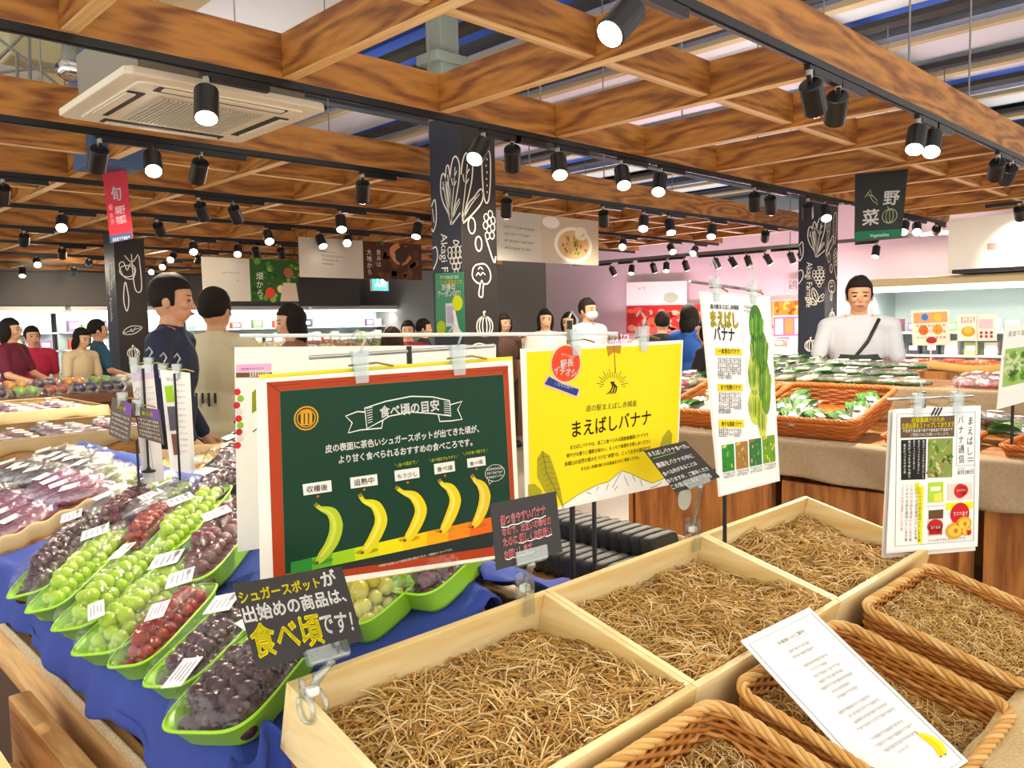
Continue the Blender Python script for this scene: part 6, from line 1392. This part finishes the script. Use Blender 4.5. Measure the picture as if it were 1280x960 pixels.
wallboard('wall_poster', [(783, 353), (858, 351), (858, 381), (783, 382)], 'fbf6f0', 'bright white board above the meat photograph', lambda P: (P.disc((.75, .7), .16, 'b8d0b0', 1, px=False, ry=.10), P.marks((.2, .35), (.35, .35), 2, .05, '9a8a88', 2, px=False)))
c4 = [atx(984, 350, 12.44), atx(998, 349, 12.44), atx(998, 363, 12.44), atx(984, 364, 12.44)]; S, P = sheet('wall_plaque', c4, 'e9d6da', 'small plaque with one character high on the pink wall', 'sign', th=.01); P.text('鶏', (.08, .85), (.92, .85), '6a5a5c', 2, px=False); P.build(S)
b = MB(); p = atx(1010, 357, 12.42); b.lathe([(.14, -.01), (.14, .01)], 18, Tr(*p) @ MX.Rotation(PI / 2, 4, 'Y')); tag(obj('round_board', b, mat('round_yellow', 'd8c878', .6)), 'round yellow board on the pink wall beside the second column', 'sign')
t = thing('meat_counter', 'long white and pink lit meat counter along the pink wall', 'counter', (11.7, 7.4, 0))
b = MB(); b.box((11.7, 7.4, .45), (.9, 5.6, .9)); obj('body', b, mat('counter_white', 'e9e4e2', .4), t, bevel=.02); b = MB(); b.box((11.85, 7.4, 1.02), (.5, 5.5, .02)); obj('shelf', b, mat('counter_pink', 'e8b8d0', .4), t); b = MB(); b.box((11.62, 7.4, .93), (.05, 5.5, .03)); obj('light_edge', b, mat('counter_light', 'f6c8f0', .4, emit=2), t)
for i in range(20): carton(11.72, 5.0 + i * .25, 1.032, .13, .16, ru(.07, .2), random.choice(['d8d4d0', 'e86a5a', 'c83a4a', 'f0b8c8', 'e8e0d8', 'b8303a']), 'food package on the meat counter, %s from the right' % ORD[i], 'packages on the meat counter')
l = bpy.data.lights.new('counter_glow', 'AREA'); l.shape = 'RECTANGLE'; l.size = .1; l.size_y = 5; l.energy = 60; l.color = (1, .72, .86); lo = bpy.data.objects.new('counter_glow', l); COL.objects.link(lo); lo.location = (12.0, 7.4, 1.2); lo.rotation_euler = (0, R(140), 0)

# ================================================================== far left: brown box island, low tables, cold cases
def crate_island(x0, x1, y0, y1, zt, lab):
    t = thing('produce_box', lab, 'display island', ((x0 + x1) / 2, (y0 + y1) / 2, 0), 'brown produce boxes on the left'); 
    b = MB(); b.box(((x0 + x1) / 2, y0 + .012, zt / 2), (x1 - x0, .024, zt)); obj('front_board', b, M_oakX, t)
    b = MB(); b.box((x1 - .012, (y0 + y1) / 2, zt / 2), (.024, y1 - y0, zt)); obj('side_board', b, M_oak, t)
    b = MB(); b.box((x0 + .012, (y0 + y1) / 2, zt / 2), (.024, y1 - y0, zt)); obj('side_board', b, M_oak, t)
    b = MB(); b.box(((x0 + x1) / 2, (y0 + y1) / 2, zt - .07), (x1 - x0 - .05, y1 - y0, .02)); obj('deck', b, M_oak, t)
    b = MB()
    for (a, c) in (((x0, y0), (x1, y0)), ((x1, y0), (x1, y1)), ((x1, y1), (x0, y1)), ((x0, y1), (x0, y0))):
        a, c = V((a[0], a[1], zt)), V((c[0], c[1], zt)); d = c - a; n = V((d.y, -d.x, 0)).normalized()
        b.surf(lambda u, v: a + d * u + n * (.012 + .02 * math.sin(v * PI) - .03 * (1 - v)) * 1 + V((0, 0, .03 - (v * .10 * (1 + .35 * math.sin(u * 13 + a.x)) if v > .3 else v * .05))), 26, 6)
    obj('paper_lining', b, M_paper, t, smooth=True, solid=.004); return t
crate_island(.75, 1.86, 4.85, 5.75, .90, 'brown wooden box of purple packs with draped beige paper on the left')
crate_island(.9, 1.95, 6.15, 7.3, .93, 'second brown box of pale purple packs behind the first on the left')
def small_pack(kind_col, x, y, z, rz, lab, grp, s=1.0):
    t = thing('purple_pack', lab, 'pack', (0, 0, 0), grp); 
    for i in range(3):
        b = MB(); b.sph((0, -.035 + .035 * i, .022), (.065, .018, .018), 8, 6); obj('tuber', b, mat('tuber_' + kind_col, kind_col, .4), t, world=False, smooth=True)
    b = MB(); b.sph((0, 0, .022), (.085, .062, .032), 12, 7); obj('bag', b, M_bagw, t, world=False, smooth=True); b = MB(); b.box((.01, 0, .055), (.05, .035, .001)); obj('price_label', b, M_lab, t, world=False)
    t.matrix_world = Tr(x, y, z) @ Rz(rz) @ MX.Scale(s, 4); return t
pp = {}
def put_pack(col, x, y, z, rz, lab, grp, s):
    if col not in pp: pp[col] = small_pack(col, x, y, z, rz, lab, grp, s); return
    t = copy_tree(pp[col]); t.matrix_world = Tr(x, y, z) @ Rz(rz) @ MX.Scale(s, 4); t['label'] = lab; t['group'] = grp
random.seed(41)
for bi, (x0, x1, y0, y1, zt) in enumerate(((.75, 1.86, 4.85, 5.75, .90), (.9, 1.95, 6.15, 7.3, .93))):
    for r_ in range(6):
        for i in range(6):
            put_pack(random.choice(['7a3a78', '9a4a68', 'a86a98', 'b83a3a', 'd8a070', '5a2a58']), x0 + .12 + i * (x1 - x0 - .24) / 5, y0 + .10 + r_ * (y1 - y0 - .2) / 5, zt - .055 + .02 * (i % 2), ru(0, 3), 'small wrapped pack, %s row back and %s along in the %s brown box' % (ORD[r_], ORD[i], ['front', 'second']  [bi]), 'packs in the %s brown box' % ['front', 'second'][bi], 1.15)
TABLE = [(1.45, 4.6, 7.7, 8.3, .93, 'long dark brown table of small packs at the far left', '5a3218'), (4.1, 6.6, 8.35, 9.0, 1.12, 'brown display table of bright food behind the white board', '7a4a24'), (6.9, 9.9, 7.4, 8.2, 1.12, 'brown display table of bright food right of the chalk column', '7a4a24'), (4.75, 5.75, 3.1, 3.6, 1.0, 'low table of greens between the posters', '7a4a24')]
for ti, (x0, x1, y0, y1, zt, lab, col) in enumerate(TABLE):
    t = thing('display_table', lab, 'table', ((x0 + x1) / 2, (y0 + y1) / 2, 0), 'display tables'); b = MB(); b.box(((x0 + x1) / 2, (y0 + y1) / 2, zt - .04), (x1 - x0, y1 - y0, .08)); obj('top', b, mat('table_' + col, col, .5), t, bevel=.004); b = MB(); b.box(((x0 + x1) / 2, (y0 + y1) / 2, (zt - .08) / 2), (x1 - x0 - .1, y1 - y0 - .1, zt - .08)); obj('base', b, mat('table_base_' + col, col, .6), t)
    n = int((x1 - x0) / .24); place_nm = ['far left table', 'table behind the white board', 'table right of the column', 'low table between the posters'][ti]
    for r_ in range(2):
        for i in range(min(n, 20)):
            x = x0 + .15 + i * (x1 - x0 - .3) / max(1, min(n, 20) - 1); y = y0 + .2 + r_ * .35
            if ti == 3: cnt[('lt', r_)] = 1; place(random.choice(['leafy_green', 'white_stem_green', 'radish']), Tr(x, y, zt) @ Rz(ru(0, 3)) @ MX.Scale(1.2, 4), 'bag of produce on the low table, %s from the left, %s row' % (ORD[i], ORD[r_]), 'bag', 'bags on the low table')
            else: pack('food_punnet', x, y, zt, random.choice(['3a3a52', '4a3a4a', 'c8883a', '7a9a4a', 'c8c8b8', '8a4a3a'] if ti == 0 else ['d8903a', 'e8d8b0', 'c84a3a', 'a8b04a', 'e0b060', 'f0e8d8']), 'food punnet on the %s, %s along in the %s row' % (place_nm, ORD[i], ORD[r_]), 'punnets on the ' + place_nm, (.2, .18, .07 + .05 * r_ + (.08 if ti in (1, 2) else 0)))
random.seed(51)
for k in range(4):
    x0 = 2.2 + k * 2.6; t = thing('refrigerated_case', 'bright open refrigerated case against the back wall, %s from the left' % ORD[k], 'refrigerator', (x0 + 1.25, 17.6, 0), 'cold cases at the back wall')
    b = MB(); b.box((x0 + 1.25, 17.95, 1.0), (2.5, .06, 1.9)); obj('back_panel', b, mat('case_teal', 'c3d6d4', .4), t); b = MB(); b.box((x0 + 1.25, 17.55, .35), (2.5, .85, .7)); obj('tub', b, mat('case_side', '9fb0b0', .4), t); b = MB(); b.box((x0 + 1.25, 17.45, 1.92), (2.5, 1.0, .1)); obj('canopy', b, mat('case_canopy', 'dcdcd4', .5), t)
    b = MB(); b.box((x0 + 1.25, 17.0, 1.85), (2.4, .08, .04)); obj('strip_light', b, mat('strip_light', 'f4fbff', .4, emit=4), t)
    for z in (1.1, 1.45): b = MB(); b.box((x0 + 1.25, 17.7, z), (2.45, .45, .02)); obj('shelf', b, mat('case_white', 'e6ebec', .35), t)
    l = bpy.data.lights.new('case_glow', 'AREA'); l.shape = 'RECTANGLE'; l.size = 2.3; l.size_y = .1; l.energy = 16; l.color = (.95, 1, 1); lo = bpy.data.objects.new('case_glow', l); COL.objects.link(lo); lo.location = (x0 + 1.25, 17.1, 1.8); lo.rotation_euler = (R(35), 0, 0)
    for r_, z in enumerate((1.112, 1.462)):
        for i in range(9): 
            x = x0 + .2 + i * .26; t2 = thing('food_package', 'package in the %s back wall case, %s along the %s shelf' % (ORD[k], ORD[i], ['lower', 'upper'][r_]), 'package', (x, 17.6, z), 'packages in the back wall cases'); h = ru(.14, .24); b = MB(); b.box((x, 17.6, z + h / 2), (.2, .16, h)); obj('body', b, mat('pkg_' + random.choice(PK + ['e0c83a', 'd87a3a', '5a9a5a']), 'd8d0c0', .4), t2, bevel=.006); b = MB(); b.box((x, 17.518, z + h * .55), (.14, .003, h * .4)); obj('label', b, mat('pkg_lab', 'f2efe8', .5), t2)

# ================================================================== people
def remesh(o, vx, sm=2):
    q = o.modifiers.new('join', 'REMESH'); q.mode = 'VOXEL'; q.voxel_size = vx; q.use_smooth_shade = True
    q = o.modifiers.new('smooth', 'SMOOTH'); q.factor = .5; q.iterations = sm
def cap(b, a, c, ra, rc, n=10):
    a, c = V(a), V(c); d = (c - a); L = d.length; d = d / max(L, 1e-6); pts, rs = [], []
    for i in range(4): t = i / 3 * PI / 2; pts.append(a - d * ra * math.cos(t)); rs.append(max(ra * math.sin(t), ra * .02))
    for i in range(4): t = PI / 2 - i / 3 * PI / 2; pts.append(c + d * rc * math.cos(t)); rs.append(max(rc * math.sin(t), rc * .02))
    b.tube(pts, rs, n)
SKIN = {'a': mat('skin_a', 'd9a884', .5), 'b': mat('skin_b', 'c99470', .5)}; M_hair = mat('hair_dark', '17120f', .75, spec=.25); M_hairb = mat('hair_brown', '3a241a', .75, spec=.25); M_eye = mat('eye_dark', '1a120e', .3); M_lip = mat('lip', 'a8605a', .5); M_mask = mat('mask_white', 'eef0f2', .7)
def person(loc, face, H, lab, shirt, pants, hair='short', skin='a', arms=None, sleeve='short', tilt=0, near=False, mask=False, apron=None, head_turn=0, extra=None, female=False, grp=None):
    t = thing('person', lab, 'person', (loc[0], loc[1], 0), grp); s = H / 1.72
    T = Rz(face) @ MX.Scale(s, 4)
    HP = V((0, 0, 1.38)); LT = Tr(0, 0, .9) @ MX.Rotation(tilt, 4, 'Y') @ Tr(0, 0, -.9)
    TU = T @ LT; TH = TU @ Tr(0, 0, 1.418) @ Rz(head_turn) @ Tr(0, 0, -1.45)
    sw = .172 if female else .198
    arms = arms or {1: ((-.02, .235, 1.08), (.05, .245, .85)), -1: ((-.02, -.235, 1.08), (.05, -.245, .85))}
    def xf(b, TT): b.v = [TT @ p for p in b.v]; return b
    def parts(*bs):
        r = MB()
        for b in bs: r.add(b.v, b.f)
        return r
    # body: one surface
    up = MB(); up.sph((0, 0, 1.22), (.108, sw - .02, .20), 14, 10); up.sph((0, 0, 1.0), (.10, .138, .18), 14, 10); cap(up, (-.012, 0, 1.36), (.008, 0, 1.53), .062, .052)
    for k in (1, -1): cap(up, (0, k * .07, 1.385), (0, k * (sw - .01), 1.355), .058, .056)
    for k in (1, -1):
        e, w_ = V(arms[k][0]), V(arms[k][1]); cap(up, (0, k * sw, 1.345), e, .048, .037); cap(up, e, w_, .038, .027)
        d = (w_ - e).normalized(); side = d.cross(V((0, k, 0.001))).normalized(); sd2 = d.cross(side).normalized()
        up.sph(w_ + d * .05, (.030, .030, .030), 8, 6); cap(up, w_ + d * .01, w_ + d * .075, .026, .030)
        for fi, (off, ln) in enumerate(((-.028, .062), (-.010, .074), (.009, .070), (.027, .054))):
            p0 = w_ + d * .085 + side * off; p1 = p0 + d * ln * .55 + sd2 * .006 * k; p2 = p1 + d * ln * .45 + sd2 * .020 * k
            cap(up, p0, p1, .0098, .009, 7); cap(up, p1, p2, .009, .008, 7)
        p0 = w_ + d * .035 + side * .028; p1 = p0 + d * .03 + side * .022; cap(up, p0, p1, .011, .010, 7); cap(up, p1, p1 + d * .028 + side * .004, .010, .0085, 7)
    low = MB(); low.sph((0, 0, .90), (.10, .158, .12), 12, 8)
    for k in (1, -1):
        cap(low, (0, k * .085, .86), (.015, k * .095, .48), .082, .054); cap(low, (.015, k * .095, .48), (-.01, k * .10, .10), .052, .038); low.sph((.055, k * .105, .045), (.125, .045, .045), 10, 7)
    hd = MB(); hd.sph((0, 0, 1.605), (.096, .076, .112), 16, 12); hd.sph((.022, 0, 1.545), (.070, .058, .062), 12, 9); cap(hd, (.088, 0, 1.60), (.101, 0, 1.570), .009, .013); hd.sph((.085, 0, 1.535), (.02, .026, .010), 8, 6)
    for k in (1, -1): hd.sph((-.005, k * .078, 1.585), (.022, .012, .032), 8, 6); hd.sph((.072, k * .034, 1.572), (.022, .022, .018), 8, 6)
    bo = obj('body', parts(xf(up, TU), xf(low, T), xf(hd, TH)), SKIN[skin], t, world=False, smooth=True); remesh(bo, .0065 if near else .011, 2)
    sh = MB(); sh.sph((0, 0, 1.22), (.126, sw, .205), 14, 10); sh.sph((0, 0, 1.01), (.122, .158, .19), 14, 10); sh.sph((0, 0, .88), (.124, .172, .10), 14, 8)
    cap(sh, (-.014, 0, 1.375), (-.006, 0, 1.402), .084, .072)
    for k in (1, -1):
        cap(sh, (-.005, k * .06, 1.375), (0, k * (sw - .005), 1.352), .070, .070); e, w_ = V(arms[k][0]), V(arms[k][1])
        cap(sh, (0, k * sw, 1.345), e if sleeve == 'long' else V((0, k * sw, 1.345)).lerp(e, .75), .064, .054)
        if sleeve == 'long': cap(sh, e, e.lerp(w_, .93), .053, .041)
    so = obj('shirt', xf(sh, TU), mat('cloth_' + shirt, shirt, .85, bump=(60, .2)), t, world=False, smooth=True); remesh(so, .012, 3)
    pn = MB(); pn.sph((0, 0, .89), (.113, .168, .125), 12, 8)
    for k in (1, -1): cap(pn, (0, k * .085, .86), (.015, k * .095, .48), .094, .072); cap(pn, (.015, k * .095, .48), (-.01, k * .10, .13), .070, .06)
    po = obj('trousers', xf(pn, T), mat('cloth_' + pants, pants, .85), t, world=False, smooth=True); remesh(po, .016, 2)
    sho = MB()
    for k in (1, -1): sho.sph((.058, k * .105, .045), (.138, .052, .05), 10, 7)
    obj('shoes', xf(sho, T), M_blk2, t, world=False, smooth=True)
    hb = MB()
    def hf(p):
        # the hair keeps clear of the face
        if p.x > .045 and p.z < 1.648 + .006 * math.sin(p.y * 130): return V((.03, p.y * .96, max(p.z, 1.60)))
        if p.z < 1.56 and hair == 'short': return V((min(p.x, -.02) * .9, p.y * .85, p.z))
        q_ = 1 + .025 * math.sin(p.x * 60 + p.y * 85) * math.sin(p.z * 70 + p.y * 30)
        return V((p.x * q_, p.y * q_, 1.62 + (p.z - 1.62) * q_))
    hb.sph((-.010, 0, 1.622), (.106, .088, .112), 28, 20, fn=hf)
    if hair in ('long', 'bob'): hb.sph((-.045, 0, 1.53 if hair == 'bob' else 1.48), (.065, .092, .12 if hair == 'bob' else .17), 14, 10)
    if hair == 'bun': hb.sph((-.10, 0, 1.67), (.045, .045, .042), 12, 8)
    if hair in ('long', 'bob', 'bun'):
        for k in (1, -1): hb.sph((.005, k * .078, 1.58), (.05, .022, .085), 10, 8)
    obj('hair', xf(hb, TH), M_hairb if hair == 'bun' else M_hair, t, world=False, smooth=True)
    fb = MB()
    for k in (1, -1): fb.sph((.0905, k * .033, 1.598), (.006, .013, .006), 8, 5); cap(fb, (.094, k * .018, 1.622), (.086, k * .050, 1.622), .004, .003, 6)
    obj('eyes', xf(fb, TH), M_eye, t, world=False, smooth=True)
    if mask:
        mb_ = MB(); mb_.sph((.052, 0, 1.552), (.066, .066, .052), 14, 10); obj('face_mask', xf(mb_, TH), M_mask, t, world=False, smooth=True)
    else:
        mb_ = MB(); mb_.sph((.098, 0, 1.534), (.008, .024, .006), 8, 5); obj('mouth', xf(mb_, TH), M_lip, t, world=False, smooth=True)
    if apron:
        ab = MB(); ab.surf(lambda u, v: TU @ V((.13 + .012 * math.cos((u - .5) * 5) - .12 * abs(u - .5) ** 2 * 2, (u - .5) * .30, 1.18 - v * .42)), 14, 10); obj('apron', ab, mat('cloth_' + apron, apron, .85), t, world=False, smooth=True, solid=.006)
    if extra: extra(t, TU)
    return t
ANG = lambda dx, dy: math.atan2(dy, dx)
IR = ANG(RT.x, RT.y); TOCAM = R(225.65); AWAY = R(45.65)
def at_px(px, d): p = atd(px, 480, d); return (p.x, p.y)
person(at_px(210, 4.2), IR + .12, 1.81, 'person in a dark navy jacket standing in profile behind the left island', '1e2740', '20222a', 'short', 'b', sleeve='long', near=True, arms={1: ((-.03, .235, 1.08), (.10, .25, .87)), -1: ((-.02, -.235, 1.07), (.16, -.22, .90))}, tilt=.06)
def tee(t, TU):
    b = MB()
    for i in range(4): b.surf(lambda u, v, i=i: TU @ V((-.131 - .004 * math.cos(u * 3) + .0, -.06 + i * .04 + (u - .5) * .022, 1.10 - v * .06 * (1 + .3 * (i % 2)))), 3, 4)
    obj('shirt_print', b, mat('print_black', '1a1a1a', .7), t, world=False)
person(at_px(274, 4.75), AWAY - .25, 1.76, 'person in a cream printed shirt and dark trousers seen from behind', 'cfc6a2', '26272c', 'short', 'b', extra=tee)
def strap(t, TU):
    b = MB(); b.tube([TU @ V((.06, .12, 1.41)), TU @ V((.125, .05, 1.27)), TU @ V((.13, -.06, 1.12)), TU @ V((.10, -.15, .98))], .012, 6); obj('strap', b, M_blk2, t, world=False, smooth=True)
person(at_px(1072, 5.75), TOCAM - .35, 1.80, 'shop assistant in a white polo with a dark strap and apron reaching over greens', 'b9bdc6', '23252a', 'short', 'b', arms={1: ((.06, .25, 1.09), (.20, .27, .90)), -1: ((.10, -.27, 1.12), (.30, -.36, .96))}, near=True, apron='23302a', extra=strap, tilt=.08)
reach = {1: ((.08, .22, 1.10), (.30, .14, 1.02)), -1: ((.08, -.22, 1.10), (.30, -.14, 1.02))}
person(at_px(828, 8.6), AWAY, 1.60, 'person with dark hair and a black top seen from behind before the meat wall', '1a1a1e', '22242a', 'short', 'a', grp=None)
person(at_px(862, 8.0), IR + .9, 1.66, 'person in a bright blue top with bobbed hair before the meat wall', '1d4fa0', '22242a', 'bob', 'a', arms=reach, female=True)
person(at_px(884, 7.0), IR + 2.6, 1.52, 'person in black partly hidden by the tall white sign', '1c1a1c', '1c1c20', 'bob', 'a', arms=reach, female=True)
person(at_px(683, 9.0), TOCAM + .1, 1.66, 'person with long dark hair in a white top and dark apron between the posters', 'e4e0da', '22242a', 'long', 'a', apron='1d2024', female=True)
person(at_px(736, 8.6), TOCAM + .7, 1.76, 'person in a white shop shirt and face mask, right of the chalk column', 'e6e6e0', '23252a', 'short', 'b', mask=True)
person(at_px(712, 9.3), TOCAM - .3, 1.62, 'person in pale clothes just behind the masked shop worker', 'cfd6d2', '2a2c30', 'bob', 'a', female=True)
person(at_px(632, 9.6), TOCAM + .5, 1.62, 'person in a brown top at the right edge of the chalk column', '5a4034', '22242a', 'bob', 'a', female=True)
person(at_px(378, 5.6), IR - 2.6, 1.68, 'person with dark bobbed hair behind the white board, face turned down', '8a5a48', '22242a', 'bob', 'a', female=True, arms=reach, tilt=.1)
person(at_px(492, 6.1), AWAY + .2, 1.50, 'person in a white shirt with brown hair in a bun, seen from behind', 'eef0f4', '2a2c30', 'bun', 'a', female=True)
person(at_px(512, 9.0), TOCAM, 1.56, 'person in a dark red top left of the chalk column', '8a2634', '22242a', 'short', 'a')
person(at_px(532, 9.8), IR, 1.58, 'person in dark clothes with black hair beside the chalk column', '23242a', '1c1c20', 'short', 'a')
person(at_px(18, 8.2), IR, 1.66, 'person in a maroon top at the far left', '6a1c34', '22242a', 'bob', 'a', arms=reach, female=True)
person(at_px(44, 8.8), TOCAM + .8, 1.58, 'person in a raspberry pink top behind the maroon one on the left', 'c02848', '2a2c30', 'short', 'a')
person(at_px(96, 8.6), IR - .4, 1.56, 'person in a cream top leaning over goods on the left', 'd9c49c', '22242a', 'bob', 'a', arms=reach, female=True, tilt=.2)
person(at_px(126, 9.0), IR + .6, 1.64, 'person in a teal blue top on the left beside the cream one', '25566e', '22242a', 'short', 'b', arms=reach)
